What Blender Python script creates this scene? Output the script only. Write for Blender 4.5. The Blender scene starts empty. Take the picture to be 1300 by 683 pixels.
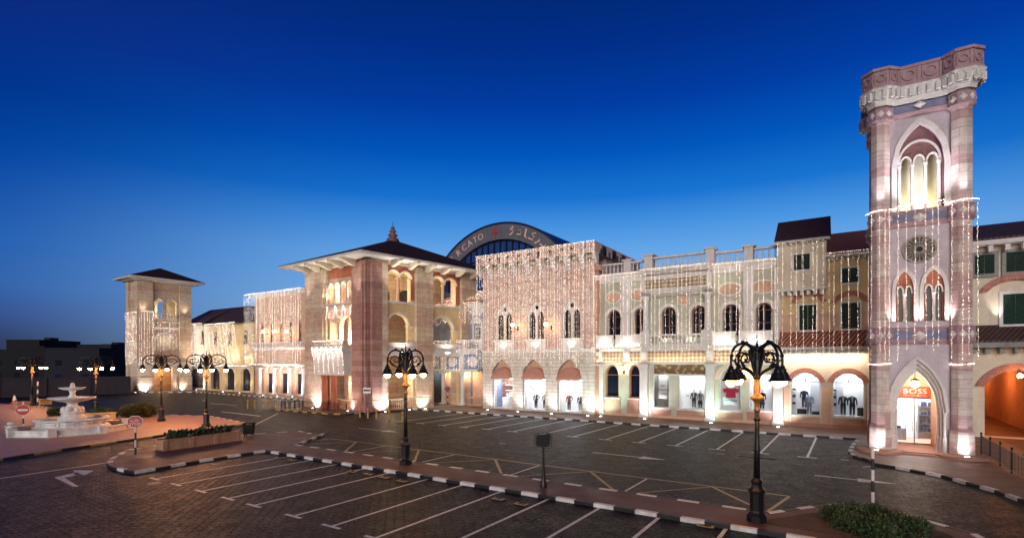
import bpy, bmesh, math, random
from math import sin, cos, pi, radians, sqrt, atan2, tan, hypot
from mathutils import Vector, Matrix
from mathutils.geometry import tessellate_polygon
random.seed(7)
S = bpy.context.scene
COL = S.collection
# ------------------------------------------------------------------ camera
F, HOR, CX, H = 656.0, 460.0, 650.0, 6.0          # measured from the photograph (1300 px wide)
TH = math.atan2(430, 656)
CS, SN = cos(TH), sin(TH)
cam = bpy.data.cameras.new('camera')
cam_ob = bpy.data.objects.new('camera', cam)
COL.objects.link(cam_ob)
cam.sensor_width = 36
cam.lens = F / 1300 * 36
cam.shift_y = (HOR - 341.5) / 1300
cam.clip_end = 6000
cam_ob.location = (0, 0, H)
cam_ob.rotation_euler = (pi / 2, 0, TH)
S.camera = cam_ob
# ------------------------------------------------------------------ dusk sky
W = bpy.data.worlds.new('World')
S.world = W
W.use_nodes = True
SKY_STRENGTH = .80
def build_sky():
    nt = W.node_tree; N = nt.nodes; L = nt.links
    bg = N['Background']
    sky = N.new('ShaderNodeTexSky'); sky.sky_type = 'NISHITA'; sky.sun_disc = False
    sky.sun_elevation = radians(-4); sky.sun_rotation = radians(-17)
    sky.ozone_density = 4; sky.dust_density = .3
    tc = N.new('ShaderNodeTexCoord')
    sep = N.new('ShaderNodeSeparateXYZ'); L.new(tc.outputs['Generated'], sep.inputs[0])
    def ramp(stops):
        r = N.new('ShaderNodeValToRGB'); r.color_ramp.interpolation = 'B_SPLINE' if False else 'LINEAR'
        e = r.color_ramp.elements
        while len(e) < len(stops): e.new(.5)
        for el, (p, c) in zip(e, stops):
            el.position = p; el.color = tuple(((v / 255 / 12.92) if v / 255 <= .04045 else ((v / 255 + .055) / 1.055) ** 2.4) for v in c) + (1,)
        L.new(sep.outputs['Z'], r.inputs[0]); return r
    glow = ramp([(0, (150, 190, 228)), (.13, (126, 182, 236)), (.2, (106, 171, 236)), (.25, (72, 150, 228)), (.30, (24, 118, 212)), (.37, (0, 88, 192)), (.44, (0, 62, 165)), (.52, (0, 47, 138)), (.6, (0, 40, 112)), (1, (4, 26, 70))])
    far = ramp([(0, (30, 30, 58)), (.03, (34, 42, 84)), (.065, (46, 72, 136)), (.11, (44, 96, 170)), (.17, (28, 92, 176)), (.27, (0, 68, 164)), (.36, (0, 50, 140)), (.46, (12, 42, 126)), (.7, (14, 32, 92)), (1, (4, 22, 66))])
    back = ramp([(0, (52, 43, 48)), (.15, (72, 60, 66)), (.4, (48, 45, 62)), (1, (6, 16, 42))])
    # azimuth: 1 towards the last glow behind the buildings, -1 behind the camera
    dot = N.new('ShaderNodeVectorMath'); dot.operation = 'DOT_PRODUCT'
    nrm = N.new('ShaderNodeVectorMath'); nrm.operation = 'NORMALIZE'
    mul = N.new('ShaderNodeVectorMath'); mul.operation = 'MULTIPLY'; mul.inputs[1].default_value = (1, 1, 0)
    L.new(tc.outputs['Generated'], mul.inputs[0]); L.new(mul.outputs[0], nrm.inputs[0]); L.new(nrm.outputs[0], dot.inputs[0])
    dot.inputs[1].default_value = (-.34, .94, 0)
    m1 = N.new('ShaderNodeMapRange'); m1.interpolation_type = 'SMOOTHSTEP'
    m1.inputs[1].default_value = .45; m1.inputs[2].default_value = .99
    L.new(dot.outputs['Value'], m1.inputs[0])
    m2 = N.new('ShaderNodeMapRange'); m2.interpolation_type = 'SMOOTHSTEP'
    m2.inputs[1].default_value = .25; m2.inputs[2].default_value = -.5
    L.new(dot.outputs['Value'], m2.inputs[0])
    a = N.new('ShaderNodeMixRGB'); L.new(m1.outputs[0], a.inputs[0]); L.new(far.outputs[0], a.inputs[1]); L.new(glow.outputs[0], a.inputs[2])
    b = N.new('ShaderNodeMixRGB'); L.new(m2.outputs[0], b.inputs[0]); L.new(a.outputs[0], b.inputs[1]); L.new(back.outputs[0], b.inputs[2])
    c = N.new('ShaderNodeMixRGB'); c.inputs[0].default_value = .04
    L.new(b.outputs[0], c.inputs[1]); L.new(sky.outputs[0], c.inputs[2])
    L.new(c.outputs[0], bg.inputs[0]); bg.inputs[1].default_value = SKY_STRENGTH
build_sky()
# added facade fill from behind the camera: one very soft, low sun lamp
sl = bpy.data.lights.new('facade_fill_sun', 'SUN'); sl.energy = 2.5; sl.angle = radians(44); sl.color = (1.0, .93, .89)
so = bpy.data.objects.new('facade_fill_sun', sl); COL.objects.link(so)
so.rotation_euler = Vector((-.36, .93, -.06)).to_track_quat('-Z', 'Y').to_euler(); so.location = (0, -40, 60)
vs = S.view_settings
vs.view_transform = 'Standard'; vs.look = 'None'; vs.exposure = .32; vs.gamma = 1; vs.use_curve_mapping = False
cy = S.cycles
cy.use_denoising = True
try: cy.denoiser = 'OPENIMAGEDENOISE'
except Exception: pass
cy.max_bounces = 6; cy.diffuse_bounces = 2; cy.glossy_bounces = 3; cy.transmission_bounces = 3; cy.transparent_max_bounces = 10
cy.sample_clamp_indirect = 4; cy.sample_clamp_direct = 0
cy.caustics_reflective = False; cy.caustics_refractive = False
S.render.film_transparent = False

# ------------------------------------------------------------------ measuring helpers (pixel of the photograph -> metres)
def G(px, py, z=0.0):
    d = F * (H - z) / (py - HOR); k = (px - CX) / F
    return ((k * CS - SN) * d, (k * SN + CS) * d)

class Fr:
    """vertical wall frame: origin on plan, direction t (u to the right seen from outside), normal n outward"""
    def __init__(s, ox, oy, deg=0.0):
        s.o = Vector((ox, oy, 0)); a = radians(deg)
        s.t = Vector((cos(a), sin(a), 0)); s.n = Vector((sin(a), -cos(a), 0))
    def pt(s, u, n, z): return s.o + s.t * u + s.n * n + Vector((0, 0, z))
    def uz(s, px, py, n=0.0):
        k = (px - CX) / F
        r = Vector((k * CS - SN, k * SN + CS, 0)); o = s.o + s.n * n
        den = r.x * s.n.x + r.y * s.n.y
        d = (o.x * s.n.x + o.y * s.n.y) / den
        p = r * d - o
        return p.dot(s.t), H - (py - HOR) * d / F
    def u(s, px, n=0.0): return s.uz(px, HOR, n)[0]
    def z(s, px, py, n=0.0): return s.uz(px, py, n)[1]
WORLD = Fr(0, 0, 0); WORLD.n = Vector((0, 1, 0))      # plain axes: u = x, n = y

SPLIT = {'pier_band', 'string_course', 'blue_inlay', 'window_panes', 'sill', 'eaves_brackets', 'balustrade', 'wall_piers', 'column', 'window_columns', 'diamond_stud', 'colonnette', 'floor', 'corner_pier', 'dado', 'bay_corbels', 'eaves', 'hanging_clothes', 'cornice', 'slot_shade_plates', 'corner_colonnettes', 'pool_post', 'diamond_studs', 'parapet_arches', 'carved_wreaths'}
class MB:
    def __init__(s, fr=WORLD): s.fr = fr; s.v = []; s.f = []; s.mi = []; s.uv = []; s.m = 0
    def V(s, u, n, z):
        s.v.append(s.fr.pt(u, n, z)); s.uv.append((u + n, z) if s.fr is not WORLD else (u, n)); return len(s.v) - 1
    def face(s, ids): s.f.append(tuple(ids)); s.mi.append(s.m)
    def quad(s, a, b, c, d): s.face([s.V(*p) for p in (a, b, c, d)])
    def poly(s, pts): s.face([s.V(*p) for p in pts])
    def box(s, u0, u1, z0, z1, n0, n1):
        i = [s.V(u, n, z) for z in (z0, z1) for n in (n0, n1) for u in (u0, u1)]
        for q in ((0, 1, 3, 2), (4, 6, 7, 5), (0, 4, 5, 1), (2, 3, 7, 6), (0, 2, 6, 4), (1, 5, 7, 3)): s.face([i[k] for k in q])
    def prism(s, pts, n0, n1, caps=True):
        """polygon in (u,z) extruded along n"""
        a = [s.V(u, n0, z) for u, z in pts]; b = [s.V(u, n1, z) for u, z in pts]; k = len(pts)
        for i in range(k): s.face((a[i], a[(i + 1) % k], b[(i + 1) % k], b[i]))
        if caps: s.face(a[::-1]); s.face(b)
    def plan(s, pts, z0, z1, pts1=None):
        """polygon in plan (u,n) extruded upward; pts1 = other outline at the top"""
        p1 = pts1 or pts; k = len(pts)
        a = [s.V(u, n, z0) for u, n in pts]; b = [s.V(u, n, z1) for u, n in p1]
        for i in range(k): s.face((a[i], a[(i + 1) % k], b[(i + 1) % k], b[i]))
        s.face(a[::-1]); s.face(b)
    def holed(s, outer, holes, n0, n1, front=True, back=True, edge=True):
        loops = [outer] + holes; flat = [p for l in loops for p in l]
        tris = tessellate_polygon([[Vector((p[0], p[1], 0)) for p in l] for l in loops])
        A = [s.V(u, n1, z) for u, z in flat]; B = [s.V(u, n0, z) for u, z in flat]
        for t in tris:
            if front: s.face([A[i] for i in t])
            if back: s.face([B[i] for i in t[::-1]])
        o = 0
        for li, l in enumerate(loops):
            k = len(l)
            if li or edge:
                for i in range(k):
                    j = (i + 1) % k
                    s.face((s.V(l[i][0], n0, l[i][1]), s.V(l[j][0], n0, l[j][1]), s.V(l[j][0], n1, l[j][1]), s.V(l[i][0], n1, l[i][1])))
    def strip(s, inner, outer, n0, n1):
        """moulding between two open polylines of the same length"""
        k = len(inner)
        for i in range(k - 1):
            a, b, c, d = inner[i], inner[i + 1], outer[i + 1], outer[i]
            s.prism([a, b, c, d], n0, n1)
    def lathe(s, cu, cn, prof, seg=12, a0=0.0, cap=True):
        rows = []
        for r, z in prof:
            rows.append([s.V(cu + r * cos(a0 + 2 * pi * i / seg), cn + r * sin(a0 + 2 * pi * i / seg), z) for i in range(seg)])
        for p, q in zip(rows, rows[1:]):
            for i in range(seg): s.face((p[i], p[(i + 1) % seg], q[(i + 1) % seg], q[i]))
        if cap: s.face(rows[0][::-1]); s.face(rows[-1])
    def tube(s, pts, r, seg=6, r1=None):
        """tube along points (u,n,z)"""
        P = [s.fr.pt(*p) for p in pts]; rows = []
        for i, p in enumerate(P):
            d = (P[min(i + 1, len(P) - 1)] - P[max(i - 1, 0)]).normalized()
            up = Vector((0, 0, 1)) if abs(d.z) < .9 else Vector((1, 0, 0))
            x = d.cross(up).normalized(); y = d.cross(x)
            rr = r if r1 is None else r + (r1 - r) * i / max(1, len(P) - 1)
            row = []
            for k in range(seg):
                s.v.append(p + (x * cos(2 * pi * k / seg) + y * sin(2 * pi * k / seg)) * rr); s.uv.append((k / seg, i * .1)); row.append(len(s.v) - 1)
            rows.append(row)
        for a, b in zip(rows, rows[1:]):
            for k in range(seg): s.face((a[k], a[(k + 1) % seg], b[(k + 1) % seg], b[k]))
        s.face(rows[0][::-1]); s.face(rows[-1])
    def ball(s, cu, cn, cz, r, rz=None, seg=10, rings=6):
        rz = rz or r
        s.lathe(cu, cn, [(max(.001, r * sin(pi * i / rings)), cz - rz * cos(pi * i / rings)) for i in range(rings + 1)], seg)
    def pieces(s):
        par = list(range(len(s.v)))
        def find(a):
            while par[a] != a: par[a] = par[par[a]]; a = par[a]
            return a
        for f in s.f:
            r = find(f[0])
            for q in f[1:]: par[find(q)] = r
        comp = {}
        for i in range(len(s.v)): comp.setdefault(find(i), []).append(i)
        boxes = []
        for ids in comp.values():
            P = [s.v[i] for i in ids]
            boxes.append([[min(p[k] for p in P) for k in range(3)], [max(p[k] for p in P) for k in range(3)], set(ids)])
        done = False
        while not done:
            done = True
            for i in range(len(boxes)):
                for j in range(i + 1, len(boxes)):
                    a, b = boxes[i], boxes[j]
                    if all(a[0][k] - .06 <= b[1][k] and b[0][k] - .06 <= a[1][k] for k in range(3)):
                        a[0] = [min(x, y) for x, y in zip(a[0], b[0])]; a[1] = [max(x, y) for x, y in zip(a[1], b[1])]; a[2] |= b[2]; del boxes[j]; done = False; break
                if not done: break
        return [b[2] for b in boxes]
    def build(s, name, mats, parent=None, smooth=False, loc=None):
        if name in SPLIT and parent is not None:
            sets = s.pieces()
            if len(sets) > 1:
                first = None
                for st in sets:
                    m = MB(s.fr); mp = {}
                    for i in sorted(st): mp[i] = len(m.v); m.v.append(s.v[i]); m.uv.append(s.uv[i])
                    for f, k in zip(s.f, s.mi):
                        if f[0] in st: m.f.append(tuple(mp[q] for q in f)); m.mi.append(k)
                    o = m._build(name, mats, parent, smooth, loc); first = first or o
                return first
        return s._build(name, mats, parent, smooth, loc)
    def _build(s, name, mats, parent=None, smooth=False, loc=None):
        me = bpy.data.meshes.new(name)
        o = bpy.data.objects.new(name, me); COL.objects.link(o)
        if loc is not None: base = Vector(loc); o.location = base
        else: base = Vector((0, 0, 0))
        if parent is not None:
            o.parent = parent
            base = base + Vector(parent.get('_w', (0, 0, 0)))
        o['_w'] = tuple(base)
        me.from_pydata([tuple(v - base) for v in s.v], [], s.f)
        uvl = me.uv_layers.new(name='UVMap')
        li = [0] * len(me.loops); me.loops.foreach_get('vertex_index', li)
        flat = []
        for i in li: flat += s.uv[i]
        uvl.data.foreach_set('uv', flat)
        for m in (mats if isinstance(mats, (list, tuple)) else [mats]): me.materials.append(m)
        if any(s.mi): me.polygons.foreach_set('material_index', s.mi)
        if smooth: me.polygons.foreach_set('use_smooth', [True] * len(me.polygons))
        me.update()
        return o

def tag(o, label=None, cat=None, group=None, kind=None):
    if label: o['label'] = label
    if cat: o['category'] = cat
    if group: o['group'] = group
    if kind: o['kind'] = kind
    return o
def empty(name, loc, label=None, cat=None, group=None):
    o = bpy.data.objects.new(name, None); COL.objects.link(o)
    o.location = loc; o['_w'] = tuple(loc); o.empty_display_size = .3
    return tag(o, label, cat, group)
def copy_tree(o, parent=None):
    c = o.copy(); COL.objects.link(c)
    if parent: c.parent = parent
    for ch in list(o.children): copy_tree(ch, c)
    return c
def light(name, typ, loc, energy, color, parent=None, size=.1, spot=None, blend=.6, aim=None):
    l = bpy.data.lights.new(name, typ); l.energy = energy; l.color = color
    if typ == 'SPOT': l.spot_size = radians(spot or 70); l.spot_blend = blend; l.shadow_soft_size = size
    elif typ == 'POINT': l.shadow_soft_size = size
    elif typ == 'AREA': l.shape = 'RECTANGLE'; l.size, l.size_y = size if isinstance(size, tuple) else (size, size)
    o = bpy.data.objects.new(name, l); COL.objects.link(o)
    base = Vector(loc)
    if parent is not None: o.parent = parent; base = base - Vector(parent['_w'])
    o.location = base
    if aim is not None: o.rotation_euler = Vector(aim).to_track_quat('-Z', 'Y').to_euler()
    return o

# ------------------------------------------------------------------ outlines
def arc_pts(u0, u1, zs, zt, kind='round', n=14):
    """polyline of the arch head from (u0,zs) over the top to (u1,zs)"""
    w = u1 - u0; m = (u0 + u1) / 2; h = zt - zs; out = []
    for i in range(n + 1):
        t = i / n
        if kind == 'gothic':
            x = abs(2 * t - 1)                       # 1 at springing, 0 at apex
            y = sqrt(max(0, 1 - ((1 + x) / 2) ** 2)) / sqrt(.75)
            out.append((u0 + w * t, zs + h * y))
        elif kind == 'flat': out.append((u0 + w * t, zt))
        else:
            a = pi * (1 - t); out.append((m + w / 2 * cos(a), zs + h * sin(a)))
    return out
def seg_pts(u0, u1, zs, zt, n=14):
    w = (u1 - u0) / 2; h = zt - zs; R = (w * w + h * h) / (2 * h); c = zt - R; a = math.asin(min(1, w / R))
    if h > w: return arc_pts(u0, u1, zs, zt, 'round', n)
    return [((u0 + u1) / 2 + R * sin(-a + 2 * a * i / n), c + R * cos(-a + 2 * a * i / n)) for i in range(n + 1)]
def head(u0, u1, zs, zt, kind, n=14):
    if kind == 'seg': return seg_pts(u0, u1, zs, zt, n)
    if kind == 'rect': return [(u0, zt), (u1, zt)]
    return arc_pts(u0, u1, zs, zt, kind, n)
def hole(u0, u1, zb, zs, zt, kind='round', n=14):
    return [(u1, zb), (u0, zb)] + head(u0, u1, zs, zt, kind, n)
def rect(u0, u1, z0, z1): return [(u0, z0), (u1, z0), (u1, z1), (u0, z1)]
def grow(pl, m, mu):
    """scale a head polyline about its springing middle, so that it gets m wider"""
    u0, u1 = pl[0][0], pl[-1][0]; c = (u0 + u1) / 2; w = (u1 - u0) / 2; zs = pl[0][1]; h = max(p[1] for p in pl) - zs
    return [(c + (p[0] - c) * (w + m) / w, zs + (p[1] - zs) * (h + mu) / max(h, .01)) for p in pl]
# ------------------------------------------------------------------ materials
MATS = {}
def srgb(r, g, b): return tuple(((v / 255 / 12.92) if v / 255 <= .04045 else ((v / 255 + .055) / 1.055) ** 2.4) for v in (r, g, b)) + (1,)
class NT:
    def __init__(s, name):
        s.mat = bpy.data.materials.new(name); s.mat.use_nodes = True
        s.nt = s.mat.node_tree; s.N = s.nt.nodes; s.L = s.nt.links
        s.b = s.N['Principled BSDF']; s.out = s.N['Material Output']; s.name = name
        MATS[name] = s.mat
    def n(s, t, **kw):
        x = s.N.new('ShaderNode' + t)
        for k, v in kw.items(): setattr(x, k, v)
        return x
    def link(s, a, b): s.L.new(a, b)
    def math(s, op, a, b=None, c=None):
        x = s.n('Math', operation=op)
        for i, v in enumerate((a, b, c)):
            if v is None: continue
            if isinstance(v, (int, float)): x.inputs[i].default_value = v
            else: s.link(v, x.inputs[i])
        return x.outputs[0]
    def noise(s, vec, scale, detail=4, rough=.55):
        x = s.n('TexNoise'); x.inputs['Scale'].default_value = scale; x.inputs['Detail'].default_value = detail; x.inputs['Roughness'].default_value = rough
        if vec is not None: s.link(vec, x.inputs['Vector'])
        return x.outputs['Fac']
    def mix(s, f, a, b, blend='MIX'):
        x = s.n('MixRGB', blend_type=blend)
        for i, v in enumerate((f, a, b)):
            if isinstance(v, (int, float)): x.inputs[i].default_value = v if i == 0 else (v, v, v, 1)
            elif isinstance(v, tuple): x.inputs[i].default_value = v
            else: s.link(v, x.inputs[i])
        return x.outputs[0]
    def mapr(s, v, a, b, c, d):
        x = s.n('MapRange'); s.link(v, x.inputs[0])
        for i, q in enumerate((a, b, c, d)): x.inputs[i + 1].default_value = q
        return x.outputs[0]
    def bump(s, h, st, dist=.02):
        x = s.n('Bump'); x.inputs['Strength'].default_value = st; x.inputs['Distance'].default_value = dist
        s.link(h, x.inputs['Height']); s.link(x.outputs[0], s.b.inputs['Normal'])
    def col(s, c):
        if isinstance(c, tuple): s.b.inputs['Base Color'].default_value = c
        else: s.link(c, s.b.inputs['Base Color'])
    def rough(s, r):
        if isinstance(r, (int, float)): s.b.inputs['Roughness'].default_value = r
        else: s.link(r, s.b.inputs['Roughness'])
    def obj(s): return s.n('TexCoord').outputs['Object']
    def uv(s): return s.n('TexCoord').outputs['UV']

def dirty(name, c, rough=.7, var=.18, scale=1.2, bump=.15, metal=0.0, fine=9, coat=0):
    t = NT(name); o = t.obj()
    a = t.noise(o, scale, 5); b = t.noise(o, scale * fine, 3)
    f = t.math('ADD', t.math('MULTIPLY', a, .65), t.math('MULTIPLY', b, .35))
    lo = tuple(v * (1 - var * 1.6) for v in c[:3]) + (1,); hi = tuple(min(1, v * (1 + var)) for v in c[:3]) + (1,)
    mp = t.n('Mapping'); mp.inputs['Scale'].default_value = (1.1, 1.1, .16); t.link(o, mp.inputs[0])
    st = t.mapr(t.noise(mp.outputs[0], 1.7, 5, .65), .52, .75, 1, 1 - var * 1.3)
    t.col(t.mix(1.0, t.mix(t.mapr(f, .3, .7, 0, 1), lo, hi), st, 'MULTIPLY')); t.rough(rough)
    t.b.inputs['Metallic'].default_value = metal
    if coat: t.b.inputs['Coat Weight'].default_value = coat
    if bump: t.bump(b, bump, .01)
    return t.mat
def emis(name, c, st):
    t = NT(name); t.col((c[0] * .5, c[1] * .5, c[2] * .5, 1)); t.b.inputs['Emission Color'].default_value = c; t.b.inputs['Emission Strength'].default_value = st
    return t.mat
def blocks(name, c1, c2, mortar, bw=.9, bh=.42, ms=.012, var=.2, bump=.4, rough=.75, rowtint=None, off=.5):
    """coursed stone / brick on the UV map (metres)"""
    t = NT(name); uv = t.uv()
    br = t.n('TexBrick'); br.offset = off
    t.link(uv, br.inputs['Vector'])
    br.inputs['Color1'].default_value = c1; br.inputs['Color2'].default_value = c2; br.inputs['Mortar'].default_value = mortar
    br.inputs['Scale'].default_value = 1; br.inputs['Mortar Size'].default_value = ms; br.inputs['Mortar Smooth'].default_value = .2
    br.inputs['Brick Width'].default_value = bw; br.inputs['Row Height'].default_value = bh; br.inputs['Bias'].default_value = 0
    c = br.outputs['Color']
    if rowtint:
        sp = t.n('SeparateXYZ'); t.link(uv, sp.inputs[0])
        row = t.math('FLOOR', t.math('DIVIDE', sp.outputs['Y'], bh))
        wn = t.n('TexWhiteNoise', noise_dimensions='1D'); t.link(row, wn.inputs['W'])
        cr = t.n('ValToRGB'); cr.color_ramp.interpolation = 'CONSTANT'
        e = cr.color_ramp.elements
        while len(e) < len(rowtint): e.new(.5)
        for i, q in enumerate(rowtint): e[i].position = i / len(rowtint); e[i].color = q
        t.link(wn.outputs['Value'], cr.inputs[0])
        c = t.mix(1 - .35, c, cr.outputs[0])
        c = t.mix(t.math('MULTIPLY', br.outputs['Fac'], .7), c, mortar)
        # veins running along the courses
        mp = t.n('Mapping'); mp.inputs['Scale'].default_value = (.25, 3.0, 1); t.link(uv, mp.inputs[0])
        vn = t.noise(mp.outputs[0], 2.2, 6, .65)
        c = t.mix(t.mapr(vn, .5, .78, 0, .6), c, tuple(v * .38 for v in mortar[:3]) + (1,))
    ns = t.noise(t.obj(), 2.3, 5); n2 = t.noise(t.obj(), 22, 3)
    sh = t.mapr(t.math('ADD', t.math('MULTIPLY', ns, .7), t.math('MULTIPLY', n2, .3)), .3, .7, 1 - var, 1 + var)
    c = t.mix(1.0, c, sh, 'MULTIPLY')
    mp2 = t.n('Mapping'); mp2.inputs['Scale'].default_value = (1.0, 1.0, .13); t.link(t.obj(), mp2.inputs[0])
    c = t.mix(1.0, c, t.mapr(t.noise(mp2.outputs[0], 1.5, 6, .7), .5, .75, 1.05, .68), 'MULTIPLY')
    t.col(c); t.rough(rough)
    hgt = t.math('SUBTRACT', t.math('MULTIPLY', n2, .3), br.outputs['Fac'])
    t.bump(hgt, bump, .02)
    return t.mat
def stripes(name, c1, c2, pitch, axis='X', duty=.5, rough=.6, bump=.5, coords='UV'):
    t = NT(name); v = t.uv() if coords == 'UV' else t.obj()
    sp = t.n('SeparateXYZ'); t.link(v, sp.inputs[0])
    w = t.math('FRACT', t.math('DIVIDE', sp.outputs[axis], pitch))
    s_ = t.math('ABSOLUTE', t.math('SUBTRACT', t.math('MULTIPLY', w, 2), 1))
    f = t.mapr(s_, duty - .15, duty + .15, 0, 1)
    ns = t.noise(t.obj(), 4, 4)
    c = t.mix(f, c1, c2); c = t.mix(1.0, c, t.mapr(ns, .3, .7, .75, 1.2), 'MULTIPLY')
    t.col(c); t.rough(rough); t.bump(s_, bump, .05); return t.mat

def make_cobbles():
    t = NT('cobbles'); o = t.obj()
    sp = t.n('SeparateXYZ'); t.link(o, sp.inputs[0])
    wob = t.noise(o, 1.3, 2)
    W_ = .5
    u = t.math('ADD', t.math('DIVIDE', sp.outputs['X'], W_), t.math('MULTIPLY', wob, .12)); v = t.math('DIVIDE', sp.outputs['Y'], W_ / 2)
    r = t.math('FLOOR', v); fy = t.math('MULTIPLY', t.math('SUBTRACT', v, r), .5)
    sh = t.math('MULTIPLY', t.math('MODULO', t.math('ABSOLUTE', r), 2), .5)
    us = t.math('ADD', u, sh)
    fx = t.math('SUBTRACT', t.math('FRACT', us), .5)
    fx2 = t.math('SUBTRACT', t.math('FRACT', t.math('ADD', us, .5)), .5); fy2 = t.math('SUBTRACT', .5, fy)
    d1 = t.math('SQRT', t.math('ADD', t.math('MULTIPLY', fx, fx), t.math('MULTIPLY', fy, fy)))
    fyb = t.math('ADD', fy, .5)
    d2 = t.math('SQRT', t.math('ADD', t.math('MULTIPLY', fx2, fx2), t.math('MULTIPLY', fyb, fyb)))
    ins = t.math('LESS_THAN', d1, .5)
    d = t.math('ADD', t.math('MULTIPLY', ins, d1), t.math('MULTIPLY', t.math('SUBTRACT', 1, ins), d2))
    ang = t.math('ARCTAN2', fx, t.math('ADD', fy, .02))
    ring = t.math('FRACT', t.math('MULTIPLY', d, 4))
    rj = t.math('ABSOLUTE', t.math('SUBTRACT', t.math('MULTIPLY', ring, 2), 1))
    joint = t.mapr(rj, .62, .95, 0, 1)
    edge = t.mapr(t.math('ABSOLUTE', t.math('SUBTRACT', d, .5)), .03, .13, 1, 0)
    vo = t.n('TexVoronoi'); vo.feature = 'DISTANCE_TO_EDGE'; vo.inputs['Scale'].default_value = 9; t.link(o, vo.inputs['Vector'])
    vj = t.mapr(vo.outputs['Distance'], .0, .07, 1, 0)
    vc = t.n('TexVoronoi'); vc.inputs['Scale'].default_value = 9; t.link(o, vc.inputs['Vector'])
    vsp = t.n('SeparateXYZ'); t.link(vc.outputs['Color'], vsp.inputs[0])
    j = t.math('MAXIMUM', t.math('MAXIMUM', edge, t.math('MULTIPLY', joint, .22)), t.math('MULTIPLY', vj, .28))
    big = t.noise(o, .16, 4); mid = t.noise(o, 1.1, 5, .6)
    stone = t.mix(vsp.outputs['X'], (.010, .0105, .0115, 1), (.028, .029, .032, 1))
    stone = t.mix(1.0, stone, t.mapr(t.math('ADD', t.math('MULTIPLY', big, .6), t.math('MULTIPLY', mid, .4)), .3, .7, .6, 1.35), 'MULTIPLY')
    oil = t.mapr(t.noise(o, .7, 4, .6), .54, .68, 0, .75)
    stone = t.mix(oil, stone, (.028, .025, .024, 1))
    t.col(t.mix(t.math('MULTIPLY', j, .9), stone, (.004, .004, .004, 1)))
    t.rough(t.mapr(t.math('ADD', t.math('MULTIPLY', mid, .7), t.math('MULTIPLY', vsp.outputs['Y'], .3)), .3, .7, .36, .6))
    h = t.math('SUBTRACT', t.math('ADD', t.math('MULTIPLY', vsp.outputs['Y'], .35), t.math('MULTIPLY', mid, .5)), t.math('MULTIPLY', j, .9))
    t.bump(h, 1.0, .035)
    t.b.inputs['Specular IOR Level'].default_value = .08
    return t.mat
M = {}
M['cobble'] = make_cobbles()
def pavers(name, c1, c2, mortar, bw, bh, rough=.55):
    t = NT(name); o = t.obj()
    br = t.n('TexBrick'); t.link(o, br.inputs['Vector'])
    for k, v in (('Color1', c1), ('Color2', c2), ('Mortar', mortar)): br.inputs[k].default_value = v
    for k, v in (('Scale', 1), ('Mortar Size', .008), ('Brick Width', bw), ('Row Height', bh)): br.inputs[k].default_value = v
    ns = t.noise(o, .8, 5); n2 = t.noise(o, 14, 3)
    c = t.mix(1.0, br.outputs['Color'], t.mapr(t.math('ADD', t.math('MULTIPLY', ns, .7), t.math('MULTIPLY', n2, .3)), .3, .7, .68, 1.25), 'MULTIPLY')
    t.col(c); t.rough(t.mapr(ns, .3, .7, rough - .1, rough + .15))
    t.bump(t.math('SUBTRACT', t.math('MULTIPLY', n2, .4), br.outputs['Fac']), .35, .012)
    return t.mat
M['redpave'] = pavers('red_pavers', (.15, .062, .042, 1), (.11, .047, .035, 1), (.05, .028, .02, 1), .22, .11)
M['pinkpave'] = pavers('pink_pavers', (.46, .27, .20, 1), (.38, .22, .16, 1), (.13, .07, .05, 1), .6, .3, .5)
M['walkpave'] = pavers('walk_pavers', (.20, .10, .07, 1), (.15, .08, .06, 1), (.05, .03, .025, 1), .22, .11, .5)
M['soil'] = dirty('soil', (.09, .05, .035, 1), .95, .3, 3, .6)
M['sand'] = dirty('sandy_ground', (.10, .075, .06, 1), .9, .3, .3, .3)
M['kwhite'] = dirty('kerb_white_paint', (.78, .74, .73, 1), .55, .22, 2.2, .15)
M['kblack'] = dirty('kerb_black_paint', (.022, .022, .024, 1), .5, .3, 2.2, .15)
M['kyellow'] = dirty('kerb_yellow_paint', (.50, .34, .08, 1), .55, .25, 2.2, .15)
def linepaint(name, c):
    t = NT(name); o = t.obj()
    a = t.noise(o, 7, 5, .7)
    f = t.mapr(a, .30, .50, .2, 1)
    t.col(t.mix(f, (.06, .052, .047, 1), c)); t.rough(.5); t.bump(a, .2, .01); return t.mat
M['wline'] = linepaint('white_line_paint', (.80, .76, .73, 1))
M['yline'] = linepaint('yellow_line_paint', (.46, .34, .14, 1))
M['iron'] = dirty('black_iron', (.012, .012, .014, 1), .38, .3, 6, .1, metal=.3)
M['gold'] = dirty('gilded_collar', (.24, .15, .055, 1), .45, .3, 8, .2, metal=.4)
M['steel'] = dirty('grey_steel', (.25, .25, .27, 1), .4, .2, 5, .05, metal=.8)
M['globe'] = emis('lamp_globe', (1.0, .46, .13, 1), 80)
M['globe_far'] = emis('lamp_globe_amber', (1.0, .43, .15, 1), 300)
M['warmglobe'] = emis('warm_lantern', (1.0, .60, .28, 1), 70)
M['whitelamp'] = emis('white_lamp', (.95, .96, 1.0, 1), 25)
M['ceil'] = emis('shop_light', (.93, .96, 1.0, 1), 15)
M['ceilwarm'] = emis('warm_ceiling_light', (1.0, .72, .38, 1), 9)
M['bulb'] = emis('fairy_bulb', (1.0, .82, .66, 1), 13)
M['bulbwhite'] = emis('fairy_bulb_white', (1.0, .90, .80, 1), 21)
M['bulbdim'] = emis('fairy_bulb_dim', (1.0, .74, .55, 1), 6)
M['wire'] = dirty('clear_wire', (.35, .33, .3, 1), .4, .1, 5, 0)
M['marble'] = dirty('white_marble', (.80, .78, .77, 1), .4, .2, 1.5, .15)
M['white'] = dirty('white_plaster', (.74, .70, .66, 1), .7, .1, 1.2, .1)
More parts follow.
